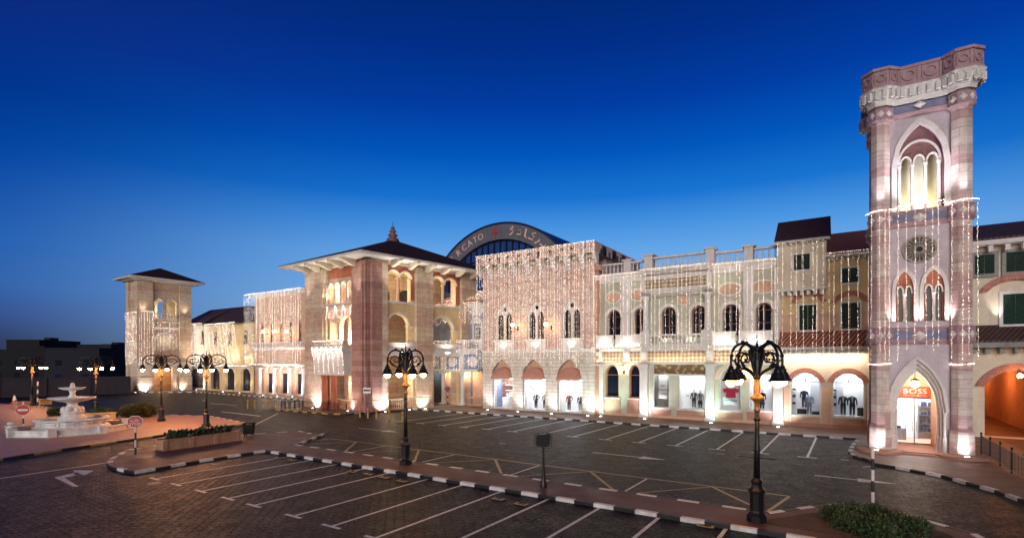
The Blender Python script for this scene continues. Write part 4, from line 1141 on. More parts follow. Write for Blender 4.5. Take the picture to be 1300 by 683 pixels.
for (a, b, c, d, e, k), (dp, tp) in zip(gh, kinds):
    if tp == 'dark': window(gp, fm, a, b, c, d, e, k, M['orangewood'], n=-.3, nv=1, nh=1, fw=.16)
    else:
        o = shopwindow(gp, fm, a, b, c, d, e, k if k != 'rect' else 'rect', dp, light_m=M['ceil'] if tp == 'lit' else M['ceil'], back=M['shopwhite'] if tp == 'lit' else M['greypl'], side=M['shopwhite'] if tp == 'lit' else M['greypl'])
    if k == 'round': archmould(gp, fm, a, b, d, e, k, .42, .14, M['cream'])
for (a, b, c, d, e, k) in gh:
    mb = MB(fm); mb.box(a - .2, b + .2, PAVE_Z + .3, c - .16, .002, .06); mb.build('dado', M['pinkwall'], gp)
    mb = MB(fm); mb.box(a - .15, b + .15, c - .14, c - .002, -.2, .16); mb.build('sill', M['whitemarble'], gp)
mb = MB(fm); mb.box(ga, gb, PAVE_Z, .45, .07, .13); mb.build('plinth', M['peach'], gp)
# posters / graphics in the lit windows
a, b, c, d, e, k = gh[2]
mb = MB(fm); mb.box(a + .35, b - .45, c + .9, e - .05, -.9, -.86); o = mb.build('shop_poster', M['signwhite'], gp)
for j, s_ in enumerate(('Sale', 'OPENING', 'SOON')): text('lettering', s_, fm, (a + b) / 2 - .05, -.84, c + 2.2 - j * .45, .3, M['text'], o, ext=.01)
a, b, c, d, e, k = gh[4]
mb = MB(fm); mm = (a + b) / 2; zz = c + (e - c) * .40
mb.prism([(mm - .34, zz + .55), (mm - .75, zz + .40), (mm - .62, zz + .05), (mm - .42, zz + .12), (mm - .45, zz - .42), (mm + .45, zz - .42), (mm + .42, zz + .12), (mm + .62, zz + .05), (mm + .75, zz + .40), (mm + .34, zz + .55), (mm + .12, zz + .46), (mm - .12, zz + .46)], -.44, -.40)
o = mb.build('shirt_graphic', M['redshirt'], gp)
text('lettering', 'OPTIMUS', fm, mm, -.42, zz - .78, .24, M['text'], o, ext=.01, xs=1.2)
a, b, c, d, e, k = gh[3]; text('lettering', 'GF', fm, a + .6, -1.3, c + 1.2, .3, M['text'], gp, ext=.01)
# ornament over the middle bay
mb = MB(fm); mb.box(U(831), U(897), Zf(862, 475), Zf(862, 461), .002, .12); mb.build('carved_panel', M['ornament'], gp)
mb = MB(fm); cornice(mb, U(830), U(897.5), Zf(862, 476.5), .14, .3); mb.build('hood', M['white'], gp)
# ground-floor pilasters
for a, b in ((757.5, 767.5), (813.5, 823.5), (896.8, 908), (982, 994.5)):
    mb = MB(fm); pilaster(mb, U(a), U(b), PAVE_Z, Zf(872, 462), .002, .4); mb.build('pilaster', M['white'], gp)
# frieze and ledge
mb = MB(fm); mb.box(ga, gb, zFr0, zLed0, .002, .1); mb.build('frieze', M['lattice'], gp)
mb = MB(fm); cornice(mb, ga - .2, gb, zFr0 - .25, .24, .45); cornice(mb, ga - .2, gb, zLed0 + .002, zLed1 - zLed0, .8)
for a in (762, 797, 818.5, 902, 988):
    u = U(a); run(mb, [(.102, zFr0 + .05), (.3, zFr0 + .1), (.62, zLed0 - .1), (.62, zLed0), (.102, zLed0)], u - .3, u + .3)
mb.build('ledge', M['white'], gp)
for a, b in ((760, 815), (826, 896), (908, 982)):
    w_ = U(b) - U(a); light('frieze_wash', 'AREA', fm.pt((U(a) + U(b)) / 2, .58, zFr0 + .03), 8 * w_, (1, .86, .66), gp, (w_, .06), aim=(0, .45, 1))
    light('ledge_wash', 'AREA', fm.pt((U(a) + U(b)) / 2, .74, zLed1 + .04), 5 * w_, (1, .93, .88), gp, (w_, .05), aim=(0, .3, 1))
# first floor parapet panels and balcony
zP0, zP1 = zLed1 + .35, Zf(872, 424)
for a, b in ((759.5, 780), (784, 815), (906.5, 935), (939, 982)):
    mb = MB(fm); mb.box(U(a), U(b), zLed1 + .01, zP1, .4, .62); mb.box(U(a) - .05, U(b) + .05, zP1 + .002, zP1 + .1, .34, .68); mb.build('parapet_panel', M['white'], gp)
    mu = (U(a) + U(b)) / 2
    light('panel_lamp', 'SPOT', fm.pt(mu, .95, zLed1 + .06), 60, (1, .93, .86), gp, .05, 130, .9, (0, .35, 1))
mb = MB(fm); balustrade(mb, U(828), U(894), zLed1 + .02, zP1, .9, .34, .34)
mb.box(U(820), U(902), zLed0 + .0, zLed1, .81, 1.3); mb.build('balustrade', M['white'], gp)
light('balcony_lamp', 'SPOT', fm.pt(U(845), .5, zLed1 + .1), 90, (1, .93, .86), gp, .05, 120, .9, (0, .1, 1)); light('balcony_lamp', 'SPOT', fm.pt(U(878), .5, zLed1 + .1), 90, (1, .93, .86), gp, .05, 120, .9, (0, .1, 1))
for a in (823.5, 901):
    u = U(a); mb = MB(fm); mb.box(u - .5, u + .5, zLed1 + .01, zP1 + .15, .45, 1.35); column(mb, u, .9, zP1 + .152, Zf(862, 375), .3); mb.build('column', M['white'], gp)
mb = MB(fm); cornice(mb, U(817), U(907), Zf(862, 375), .45, 1.5); mb.box(U(819.5), U(904.5), Zf(862, 368.5), zCor, .3, 1.2); mb.build('portico_entablature', M['whitemarble'], gp)
mb = MB(fm); mb.box(U(823), U(901), Zf(862, 366), zCor - .25, 1.2, 1.24); mb.build('carved_panel', M['lattice'], gp)
light('frieze_lamp', 'AREA', fm.pt(U(862), 1.42, Zf(862, 370)), 110, (1, .92, .84), gp, (9, .08), aim=(0, .12, 1))
# upper-storey pilaster strips, medallions
for a, b in ((790, 801), (944, 957), (983, 990)):
    mb = MB(fm); mb.box(U(a), U(b), zLed1 + .3, zCor, .002, .2); mb.build('pilaster', M['whitemarble'], gp)
for x, y, rw_ in ((779, 377.5, 1.0), (810, 374.5, .9), (867.5, 380, .6), (926.5, 367, 1.15), (969.5, 364, 1.2)):
    u, z = fm.uz(x, y); mb = MB(fm); a = circ(u, z, rw_ * .82, 20, .55); b = circ(u, z, rw_, 20, .7); a.append(a[0]); b.append(b[0]); mb.strip(a, b, .002, .1)
    o = mb.build('medallion', M['whitemarble'], gp)
    mb = MB(fm); mb.prism(circ(u, z, rw_ * .82, 20, .55), .003, .05); mb.build('medallion_field', M['peach'], o)
# top cornice and balustrade
mb = MB(fm); zc1 = zCor + .85
cornice(mb, ga, gb, zCor + .002, .85, .75, back=-.6); cornice(mb, U(817.5), U(906.5), zCor + .002, .85, 1.75, back=.76); mb.build('cornice', M['whitemarble'], gp)
zB0, zB1 = zc1 + .02, zBalT + .2
peds = [(792, 801, .35, 0), (818, 828.5, 1.1, .12), (896, 906.5, 1.1, .12), (945, 956, .35, .05)]
for a, b, n_, ex in peds:
    mb = MB(fm); mb.box(U(a, n_), U(b, n_), zB0, zB1 + .08 + ex, n_ - .9, n_ + .1); mb.box(U(a, n_) - .18, U(b, n_) + .18, zB1 + .082 + ex, zB1 + .24 + ex, n_ - 1.05, n_ + .25); mb.build('pedestal', M['whitemarble'], gp)
for a, b, n_ in ((758, 792, .1), (801.5, 817, .1), (830, 894.5, 1.0), (908, 944, .1), (957.5, 988, .1)):
    mb = MB(fm); balustrade(mb, U(a, n_), U(b, n_), zB0, zB1, n_, .42, .36); mb.build('balustrade', M['whitemarble'], gp)

# ------------------------------------------------------------------ pink crenellated palace
YP = 53.5
fp = fp_ = Fr(0, YP)
pp = empty('pink_palace', (fp.u(685), YP + 6, PAVE_Z), 'pink stone palace with overhanging crenellated parapet, three gothic twin windows and three shop arches', 'palace')
pa, pb_ = fp.u(613.5), fp.u(755)
zMa = fp.z(690, 347)                   # machicolation bottom
zTopP = fp.z(690, 317.5)
zLp = fp.z(690, 446)
ar = []
for a, b, ap, bb in ((625.5, 651, 456.5, 518), (664, 692.5, 456, 520.5), (708, 739, 455.5, 524)): ar.append((fp.u(a), fp.u(b), PAVE_Z + .12, fp.z(690, 479), fp.z(690, 456)))
gwp = []
for a, b, t in ((629.5, 651.5, 384.5), (669.5, 692.5, 382), (713.5, 738.5, 379)):
    m = (a + b) / 2; gwp.append((fp.u(a), fp.u(b), fp.z(690, 430), fp.z(690, 404), fp.z(m, t)))
mb = MB(fp)
mb.holed(rect(pa, pb_, zLp, zTopP - .3), [hole(*q, 'gothic') for q in gwp], -.7, 0); mb.build('wall', M['palazzo'], pp)
mb = MB(fp); mb.holed(rect(pa, pb_, PAVE_Z, zLp - .004), [hole(*q, 'gothic') for q in ar], -.9, .08); mb.build('wall', M['rustic'], pp)
block(pp, fp, pa, pb_, zTopP - .4, 15, M['palazzo'])
mb = MB(fp); cornice(mb, pa - .1, pb_ + .1, zLp - .15, .4, .35); mb.build('ledge', M['whitemarble'], pp)
mb = MB(fp)
for y_ in (357, 367.5): cornice(mb, pa - .1, pb_ + .1, fp.z(690, y_), .3, .3)
mb.build('string_course', M['palazzo'], pp)
# parapet carried on corbels, wrapping round the right flank
zM1 = zTopP - (zTopP - zMa) * .42
ka, kb = fp.u(604, 1.0), pb_ + .5
mb = MB(fp)
PH = [(ka + i * 1.45 + .3, ka + i * 1.45 + .85, zM1 + 1.0, zM1 + 1.5) for i in range(int((kb - ka) / 1.45))]
mb.holed(rect(ka, kb, zM1, zTopP), [rect(a, b, zTopP - 1.2, zTopP - .35) for a, b, _, _ in PH], .6, 1.0)
mb.box(kb - .35, kb, zM1, zTopP, -13.5, .598); mb.box(ka, ka + .35, zM1, zTopP, -13.5, .598); mb.box(ka + .36, kb - .36, zM1, zTopP - .1, -13.5, -13.1)
mb.box(ka + .36, kb - .36, zM1 + .05, zM1 + .3, -13, .598)
mb.build('parapet', M['palazzo'], pp)
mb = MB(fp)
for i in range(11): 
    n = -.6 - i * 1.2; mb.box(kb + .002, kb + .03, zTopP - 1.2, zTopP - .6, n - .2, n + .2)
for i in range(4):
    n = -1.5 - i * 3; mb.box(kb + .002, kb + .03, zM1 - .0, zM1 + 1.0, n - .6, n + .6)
mb.build('slot_shade_plates', M['dark'], pp)  # dark plates on the flank, coloured as the shade inside slots and arches
NC = 9; cw = (kb - ka) / NC
for i in range(NC + 1):
    u = ka + i * cw; mb = MB(fp); q = .28; u0, u1 = max(ka, u - q), min(kb, u + q)
    h = zM1 - zMa
    for j in range(4): mb.box(u0 + .0, u1, zMa + h * j / 4, zMa + h * (j + 1) / 4 - .02, .002, .26 + .24 * j)
    mb.build('corbel', M['whitemarble'], pp)
mb = MB(fp)
for i in range(NC):
    u0, u1 = ka + i * cw + .28, ka + (i + 1) * cw - .28; m = (u0 + u1) / 2; r = (u1 - u0) / 2; zs = zM1 - .5
    arc = head(u0, u1, zs, zs + r, 'round', 10); top = [(u0 + (u1 - u0) * t / 10, zM1 + .5) for t in range(11)]
    mb.strip(arc, top, .55, .96)
    # the half dome behind each arch
mb.build('parapet_arches', M['palazzo'], pp)
for i in range(NC):
    u0, u1 = ka + i * cw + .28, ka + (i + 1) * cw - .28; m = (u0 + u1) / 2; r = (u1 - u0) / 2; zs = zM1 - .5
    mb = MB(fp); rows = []
    for j in range(6):
        a = pi / 2 * j / 5; rows.append([mb.V(m + r * cos(a) * cos(pi * k / 10), .03 + .75 * r * cos(a) * sin(pi * k / 10) * .9, zs + r * sin(a)) for k in range(11)])
    for p, q in zip(rows, rows[1:]):
        for k in range(10): mb.face((p[k], p[k + 1], q[k + 1], q[k]))
    mb.build('niche_shell', M['green'], pp)
# corner pilaster and return cornice on the right
mb = MB(fp); mb.box(pb_ - .0, pb_ + .4, PAVE_Z, zMa - .2, -1.6, -.2); cornice(mb, pb_ - .2, pb_ + .9, zMa - .3, .5, .4); mb.build('corner_pilaster', M['pinkwall'], pp)
for a, b, c, d, e in gwp:
    w = b - a; m = (a + b) / 2
    archmould(pp, fp, a, b, d, e, 'gothic', .28, .16, M['palazzo'], legs=c)
    zs2 = fp.z(690, 402); l0, l1 = (a + .22, m - .16), (m + .16, b - .22)
    mb = MB(fp); mb.holed(hole(a, b, c, d, e, 'gothic'), [hole(x0, x1, c + .02, zs2, zs2 + .7, 'gothic', 8) for x0, x1 in (l0, l1)] + [circ(m, zs2 + 1.15, .27, 12)], -.25, -.08)
    o = mb.build('twin_window', M['whitemarble'], pp)
    mb = MB(fp); mb.lathe(m, -.02, [(.17, c), (.1, c + .3), (.1, zs2 - .2), (.18, zs2)], 8)
    hd = head(a + .1, b - .1, zs2 + .1, e - .25, 'gothic', 12); mb.strip(hd, grow(hd, .08, .08), -.078, .0); mb.build('colonnette', M['white'], o)
    mb = MB(fp); mb.prism(hole(a + .06, b - .06, c, d, e - .2, 'gothic'), -.36, -.32); mb.build('pane', M['glass'], o)
    mb = MB(fp)
    for x0, x1 in (l0, l1):
        mb.box((x0 + x1) / 2 - .025, (x0 + x1) / 2 + .025, c, zs2 + .4, -.3, -.26)
        for j in range(5): z = c + .25 + (zs2 - c) * j / 5; mb.box(x0, x1, z - .02, z + .02, -.3, -.26)
    mb.build('glazing_bars', M['woodred'], o)
    mb = MB(fp); mb.box(a - .1, b + .1, zLp + .26, c - .25, .002, .12); mb.box(a - .25, b + .25, c - .22, c - .02, .0, .32); mb.build('window_apron', M['white'], pp)
    light('apron_lamp', 'SPOT', fp.pt(m, .55, zLp + .3), 60, (1, .95, .9), pp, .05, 120, .9, (0, .3, 1))
for i, (a, b, c, d, e) in enumerate(ar):
    archmould(pp, fp, a, b, d, e, 'gothic', .75, .2, M['rustic'], n0=.082, name='voussoirs')
    zaw = fp.z(690, 480)
    # curved red awning filling the arch head
    mb = MB(fp); rows = []
    hd = head(a + .03, b - .03, d, e - .9, 'round', 12)
    for j in range(7):
        t = j / 6; rows.append([mb.V(u, -.35 + 1.0 * sin(t * pi / 2) * .9, zaw + (z - zaw) * cos(t * pi / 2)) for u, z in [(x, max(zz, zaw + .05)) for x, zz in hd]])
    for p, q in zip(rows, rows[1:]):
        for k in range(len(p) - 1): mb.face((p[k], p[k + 1], q[k + 1], q[k]))
    mb.box(a + .05, b - .05, zaw - .18, zaw, .5, .54)
    mb.build('awning', M['awn'], pp)
    mb = MB(fp); mb.holed(hole(a, b, zaw + .02, d, e, 'gothic'), [], -.42, -.36); mb.build('arch_infill', M['peach'], pp)
    dark = i == 0
    o = shopwindow(pp, fp, a + .02, b - .02, c, zaw - .3, zaw - .25, 'rect', 2.0, back=M['woodred'] if dark else M['shopwhite'], side=M['bluepanel'] if dark else M['shopwhite'], n=-.3)
    m = (a + b) / 2
    txt = ('NAJA', 'AJ  ARMANI JEANS', 'ILLUSTRE')[i]
    if i == 1:
        text('lettering', 'AJ', fp, a + .9, -.28, zaw - 1.25, .95, M['text'], o, ext=.01); text('lettering', 'ARMANI', fp, a + 2.3, -.28, zaw - .82, .42, M['text'], o, ext=.01); text('lettering', 'JEANS', fp, a + 2.3, -.28, zaw - 1.25, .42, M['text'], o, ext=.01)
    elif i == 0: text('lettering', 'NILS', fp, m + .2, -.27, zaw - .85, .6, M['cream'], o, ext=.01, xs=1.2)
    else: text('lettering', 'Illusion', fp, m, -.28, zaw - 1.1, .7, M['text'], o, ext=.01, xs=1.2)
    if dark:
        mb = MB(fp)
        for j in range(3): mb.box(a + .7, b - .3, c + 1.4 + j * .7, c + 1.46 + j * .7, -2.25, -1.85)
        for k in range(7): mb.box(a + .8 + k * .36, a + 1.02 + k * .36, c + 1.47, c + 1.8 + (k % 3) * .1, -2.15, -1.95)
        mb.box(a + .9, a + 1.8, c + .02, c + 1.3, -1.5, -.9); mb.box(b - 1.3, b - .4, c + .02, c + 1.5, -1.4, -.7); mb.build('shop_display', M['shopwhite'], o)

# ------------------------------------------------------------------ blue house with balcony, set back
YB = 57.0
fb = Fr(0, YB)
bh = empty('blue_house', (fb.u(575), YB + 4, PAVE_Z), 'small blue grey house with white balcony and tiled roof beside the hipped pavilion', 'house')
ba, bb_ = fb.u(535), fb.u(616)
zE = fb.z(590, 385); zbal0, zbal1 = fb.z(575, 445.5), fb.z(575, 434); zgf = fb.z(575, 469)
wn = [(fb.u(582.5), fb.u(592), fb.z(590, 437), fb.z(590, 416)), (fb.u(602.5), fb.u(611), fb.z(605, 437), fb.z(605, 414))]
mb = MB(fb); mb.holed(rect(ba, bb_, zgf, zE), [rect(*q) for q in wn], -.5, 0); mb.build('wall', M['bluegrey'], bh)
block(bh, fb, ba, bb_, zE, 8, M['bluegrey'])
for a, b, c, d in wn:
    window(bh, fb, a, b, c, d, d, 'rect', M['white'], n=-.1, nv=2, nh=3, fw=.16)
    mb = MB(fb); s0 = seg_pts(a - .3, b + .3, d + .35, d + 1.0, 10); mb.prism(s0, .002, .2); mb.strip(s0, grow(s0, .2, .2), .002, .35); mb.box(a - .3, a - .02, c, d + .3, .002, .12); mb.box(b + .02, b + .3, c, d + .3, .002, .12); mb.build('window_pediment', M['white'], bh)
for x in (586, 606):
    u, z = fb.uz(x, 395); mb = MB(fb); pts = [(u + (1.2 + .18 * cos(6 * t)) * cos(t), z + (.7 + .12 * cos(6 * t)) * sin(t)) for t in [2 * pi * k / 36 for k in range(36)]]; mb.prism(pts, .002, .14); mb.build('plaster_cartouche', M['whitemarble'], bh)
# roof
mb = MB(fb); zR1 = fb.z(590, 372, -2.2)
for dz in (0, .15): mb.poly([(fb.u(556, 1.2), 1.2, zE + dz - .1), (bb_ + .3, 1.2, zE + dz - .1), (bb_ + .3, -3, zR1 + dz), (fb.u(572), -3, zR1 + dz)])
mb.poly([(fb.u(556, 1.2), 1.2, zE - .1), (bb_ + .3, 1.2, zE - .1), (bb_ + .3, 1.2, zE + .05), (fb.u(556, 1.2), 1.2, zE + .05)]); mb.poly([(fb.u(556, 1.2), 1.2, zE), (fb.u(572), -3, zR1 + .1), (ba, -7, zE)])
mb.build('roof', M['roofred'], bh)
mb = MB(fb); cornice(mb, fb.u(559), bb_, zE - .75, .6, .9); mb.build('eaves', M['white'], bh)
# balcony on three columns
cN = 1.6
mb = MB(fb); balustrade(mb, fb.u(541, cN), fb.u(612.5, cN), zbal0 + .1, zbal1, cN, .34, .3)
for x in (541, 566, 590, 612): mb.box(fb.u(x, cN) - .25, fb.u(x, cN) + .25, zbal0 + .1, zbal1 + .12, cN - .25, cN + .25)
mb.build('balustrade', M['white'], bh)
mb = MB(fb); mb.box(ba, bb_, zbal0 - .25, zbal0 + .09, .002, cN + .35); mb.box(ba, bb_, zgf - .02, zbal0 - .252, .002, cN + .1); mb.box(ba, bb_, zgf - .25, zgf - .022, .0, cN + .25); mb.build('balcony', M['white'], bh)
for a, b in ((540.5, 560), (567, 583), (589.5, 612)):
    u0, u1 = fb.u(a, cN), fb.u(b, cN); z0, z1 = zgf + .12, zbal0 - .5; m = (u0 + u1) / 2; zm = (z0 + z1) / 2
    mb = MB(fb); mb.prism(rect(u0, u1, z0, z1), cN + .102, cN + .13); o = mb.build('blue_panel', M['bluepanel'], bh)
    mb = MB(fb); w = (u1 - u0) * .32; pts = [(m + w * (1 + .12 * cos(8 * t)) * cos(t), zm + (z1 - z0) * .34 * (1 + .1 * cos(8 * t)) * sin(t)) for t in [2 * pi * k / 32 for k in range(32)]]; mb.prism(pts, cN + .131, cN + .2)
    mb.build('plaster_wreath', M['white'], o)
for x in (537, 562, 586.2):
    mb = MB(fb); u = fb.u(x, cN); column(mb, u, cN - .2, PAVE_Z, zgf - .26, .32); mb.build('column', M['white'], bh)
cols = [M['pinkwall'], M['dark'], M['peach'], M['yellow'], M['bluepanel'], M['peach']]
xs_ = [537, 549, 560, 573, 587, 598, 616]
for i, m_ in enumerate(cols):
    mb = MB(fb); mb.box(fb.u(xs_[i]) , fb.u(xs_[i + 1]) - .02, PAVE_Z, zgf - .26, -.4 - .25 * (i % 2), -.1 - .25 * (i % 2)); mb.build('wall', m_, bh)
mb = MB(fb); balustrade(mb, fb.u(594, 1.5), fb.u(612, 1.5), PAVE_Z, 1.35, 1.5, .3, .2); mb.build('railing', M['peach'], bh)
for x, c_ in ((550, (.55, .85, 1)), (574, (1, .75, .4)), (600, (1, .7, .4))):
    light('porch_lamp', 'POINT', fb.pt(fb.u(x), .75, zgf - .6), 110, c_, bh, .12)
for x in (548, 574, 601): light('balcony_lamp', 'SPOT', fb.pt(fb.u(x), 2.9, PAVE_Z + .6), 170, (.95, .97, 1), bh, .08, 70, .9, (0, .1, 1))

# ------------------------------------------------------------------ vaulted hall behind, with the name on its arch
YH = 86.0
fh = Fr(0, YH)
hh = empty('vaulted_hall', (fh.u(642), YH + 15, 0), 'big dark vaulted hall with lettered arch and blue glazing rising behind the pink palace', 'hall')
# circle through the measured outer arch
p0, p1, p2 = fh.uz(571, 327), fh.uz(642, 285), fh.uz(712, 315)
ax, ay = p0; bx, by = p1; cx, cyy = p2
D_ = 2 * (ax * (by - cyy) + bx * (cyy - ay) + cx * (ay - by))
uc = ((ax * ax + ay * ay) * (by - cyy) + (bx * bx + by * by) * (cyy - ay) + (cx * cx + cyy * cyy) * (ay - by)) / D_
zc_ = ((ax * ax + ay * ay) * (cx - bx) + (bx * bx + by * by) * (ax - cx) + (cx * cx + cyy * cyy) * (bx - ax)) / D_
Ro = hypot(ax - uc, ay - zc_); Ri = Ro - (p1[1] - fh.z(646, 303.5))
def harc(R, a0, a1, n=40): return [(uc + R * sin(a0 + (a1 - a0) * i / n), zc_ + R * cos(a0 + (a1 - a0) * i / n)) for i in range(n + 1)]
AM = radians(68)
mb = MB(fh); mb.strip(harc(Ri, -AM, AM), harc(Ro, -AM, AM), -.4, .6); mb.build('arch_fascia', M['slate'], hh)
mb = MB(fh); mb.strip(harc(Ro + .02, -AM, AM), harc(Ro + .35, -AM, AM), -34, .8); mb.build('vault_roof', M['metalblue'], hh)
zb_h = 8
gl = harc(Ri + .1, -AM, AM); mb = MB(fh); mb.prism([(gl[0][0], zb_h)] + gl + [(gl[-1][0], zb_h)], -.6, -.42); gz = mb.build('glazing', M['bluegl'], hh)
mb = MB(fh)
u = gl[0][0]
while u < gl[-1][0]:
    zt = zc_ + sqrt(max(0, Ri ** 2 - (u - uc) ** 2)); mb.box(u - .12, u + .12, zb_h, zt, -.4, -.05); u += 1.5
mb.box(gl[0][0], gl[-1][0], zc_ + Ri * .55, zc_ + Ri * .55 + .2, -.4, -.1); mb.box(gl[0][0], gl[-1][0], zc_ + Ri * .75, zc_ + Ri * .75 + .2, -.4, -.1)
mb.build('mullions', M['navy2'], gz)
mb = MB(fh); mb.box(gl[0][0] - 2, gl[-1][0] + 6, 0, zb_h + 3, -33, -.62); mb.build('wall', M['navy2'], hh)
# lettering along the arch
Rm = (Ro + Ri) / 2; hL = (Ro - Ri) * .46
def ang_at(x): return math.asin(max(-1, min(1, (fh.u(x) - uc) / Rm)))
for ch, x in zip('MERCATO', (567, 577.2, 584.8, 592, 599, 605.8, 612.6)):
    a = ang_at(x); text('lettering', ch, fh, uc + (Rm - hL * .42) * sin(a), .66, zc_ + (Rm - hL * .42) * cos(a), hL * 1.35, M['lettergold'], hh, rot=-a, ext=.05)
a = ang_at(631)
def along(pts, a): return [(uc + Rm * sin(a) + x * cos(a) + y * sin(a), zc_ + Rm * cos(a) - x * sin(a) + y * cos(a)) for x, y in pts]
s_ = hL * .95; star = [(0, s_), (s_ * .18, s_ * .18), (s_ * .8, 0), (s_ * .18, -s_ * .18), (0, -s_), (-s_ * .18, -s_ * .18), (-s_ * .8, 0), (-s_ * .18, s_ * .18)]
mb = MB(fh); mb.prism(along(star, a), .6, .72); mb.build('star_emblem', M['signred'], hh)
# Arabic form of the name, drawn as pen strokes (right to left: meem yeh ra kaf alef teh waw)
q = hL
glyph = {651: [[(.35, .45), (.1, .65), (-.15, .4), (.05, .15), (.35, .3), (.3, -.2), (-.1, -.55)]],
         660: [[(.5, .1), (.5, -.25), (-.1, -.3)], [(.05, .3), (.08, .36)], [(.3, .3), (.33, .36)]],
         669.5: [[(-.15, .75), (.0, -.35), (.4, -.4)]],
         677: [[(.5, .7), (-.1, .35), (.45, .05), (.4, -.35), (-.4, -.35)]],
         685: [[(.25, .2), (.2, -.2), (-.25, -.6)]],
         691: [[(.6, .1), (.55, -.3), (-.3, -.3)], [(.1, -.6), (.14, -.54)], [(.35, -.6), (.39, -.54)]],
         697: [[(.4, -.2), (.2, .1), (-.05, -.1), (.1, -.3), (.5, -.3)], [(-.05, -.1), (-.2, -.8)]]}
for x, strokes in glyph.items():
    a = ang_at(x); mb = MB(fh)
    for st in strokes:
        P_ = along([(sx_ * q, sy_ * q) for sx_, sy_ in st], a); mb.tube([(u, .68, z) for u, z in P_], .16 * q / 1.2, 6)
    mb.build('lettering', M['lettergold'], hh)
# ------------------------------------------------------------------ right-hand building with the driveway arch
fr_ = Fr(0, 54.2)
rb = empty('olive_house', (fr_.u(1268), 58, PAVE_Z), 'olive stucco building with dark tiled eaves and orange lit driveway arch at far right', 'house')
r0, r1 = uR + .9, fr_.u(1352) + 22.0
zRe = fr_.z(1268, 306)
dv0, dv1 = fr_.u(1250), fr_.u(1336)
zda, zds = fr_.z(1290, 470), fr_.z(1252, 490)
sh2 = [(1237, 1262, 324, 348), (1277, 1302, 320, 345), (1316, 1340, 316, 341)]
mb = MB(fr_); mb.holed(rect(r0, r1, PAVE_Z, zRe), [hole(dv0, dv1, PAVE_Z + .02, zds, zda, 'seg')], -1.2, 0); mb.build('wall', M['cream'], rb)
mb = MB(fr_); mb.box(r0, dv0 - .02, PAVE_Z, zRe, -12, -1.22); mb.box(dv1 + .02, r1, PAVE_Z, zRe, -12, -1.22); mb.box(dv0 - .018, dv1 + .018, zda + .4, zRe, -12, -1.22)
mb.build('wall', M['cream'], rb)
for a, b, t, bt2 in sh2:
    m = (a + b) / 2; shutters(rb, fr_, fr_.u(a), fr_.u(b), fr_.z(m, bt2), fr_.z(m, t), .06, fm=M['greypl'], border=.25)
a, b = 1273, 1306; m = 1290; shutters(rb, fr_, fr_.u(a), fr_.u(b), fr_.z(m, 411.5), fr_.z(m, 373), .06, fm=M['white'], border=.22)
archmould(rb, fr_, fr_.u(1253), fr_.u(1330), fr_.z(1253, 371), fr_.z(1292, 355), 'seg', .5, .3, M['brickhood'], name='brick_hood')
archmould(rb, fr_, dv0, dv1, zds, zda, 'seg', .55, .2, M['brickhood'], name='brick_hood')
light('niche_spot', 'SPOT', fr_.pt(fr_.u(1265), .45, fr_.z(1265, 414)), 300, (1, .97, .9), rb, .06, 46, .9, (0, .12, 1))
for k in range(4):
    u = fr_.u(1316) + 4.6 * (k + 1); z0_, z1_ = fr_.z(1328, 341), fr_.z(1328, 316); shutters(rb, fr_, u, u + 2.4, z0_, z1_, .06, fm=M['greypl'], border=.25)
    if k % 2: shutters(rb, fr_, u - .2, u + 2.6, fr_.z(1290, 411.5), fr_.z(1290, 373), .06, fm=M['white'], border=.22)
# tiled string canopy and eaves
zc0, zc1_ = fr_.z(1268, 433), fr_.z(1268, 414)
mb = MB(fr_); run(mb, [(0, zc1_ + .1), (.05, zc0), (1.1, zc0 - .1), (1.1, zc0 + .05)], r0, r1); mb.build('canopy_roof', M['roofbrown'], rb)
mb = MB(fr_); mb.box(r0, r1, zc0 - .5, zc0 - .12, .002, 1.15)
for i in range(34):
    u = r0 + .6 + i * (r1 - r0 - 1) / 33; mb.box(u - .16, u + .16, zc0 - .95, zc0 - .502, .01, .6)
mb.build('canopy_gutter', M['greypl'], rb)
mb = MB(fr_); zt_ = fr_.z(1268, 283, -3)
for dz in (0, .14): mb.poly([(r0 - .2, 1.0, zRe + dz), (r1, 1.0, zRe + dz), (r1, -4, zt_ + dz), (r0 - .2, -4, zt_ + dz)])
mb.poly([(r0 - .2, 1.0, zRe), (r1, 1.0, zRe), (r1, 1.0, zRe + .14), (r0 - .2, 1.0, zRe + .14)]); mb.poly([(r0 - .2, -4, zt_ + .14), (r1, -4, zt_ + .14), (r1, -12, zRe), (r0 - .2, -12, zRe)])
mb.build('roof', M['roofbrown'], rb)
mb = MB(fr_); mb.box(r0 - .1, r1, zRe - .35, zRe - .02, .002, .95)
for i in range(30):
    u = r0 + .5 + i * (r1 - r0 - .8) / 29; mb.box(u - .14, u + .14, zRe - .85, zRe - .352, .01, .75)
mb.build('eaves', M['whitemarble'], rb)
# driveway tunnel, orange from its own sodium lamps
mb = MB(fr_); mb.m = 0; mb.box(dv0 - .4, dv0, PAVE_Z, zda + .3, -26, -1.24); mb.box(dv1, dv1 + .4, PAVE_Z, zda + .3, -26, -1.24); mb.box(dv0 - .4, dv1 + .4, zda + .02, zda + .35, -26, -1.24)
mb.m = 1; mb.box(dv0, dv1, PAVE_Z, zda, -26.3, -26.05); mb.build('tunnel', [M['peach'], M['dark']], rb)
mb = MB(fr_); mb.box(dv0 + .6, dv1 - .6, PAVE_Z, 3.4, -26.04, -25.9); mb.build('garage_door', M['slat'], rb)
for n_, pw in ((-3, 150), (-12, 190), (-22, 150)): light('sodium_lamp', 'POINT', fr_.pt(fr_.u(1293) if n_ > -5 else (dv0 + dv1) / 2, n_, zda - .7), pw, (1, .30, .08), rb, .15)
ul, zl = fr_.uz(1293, 476)
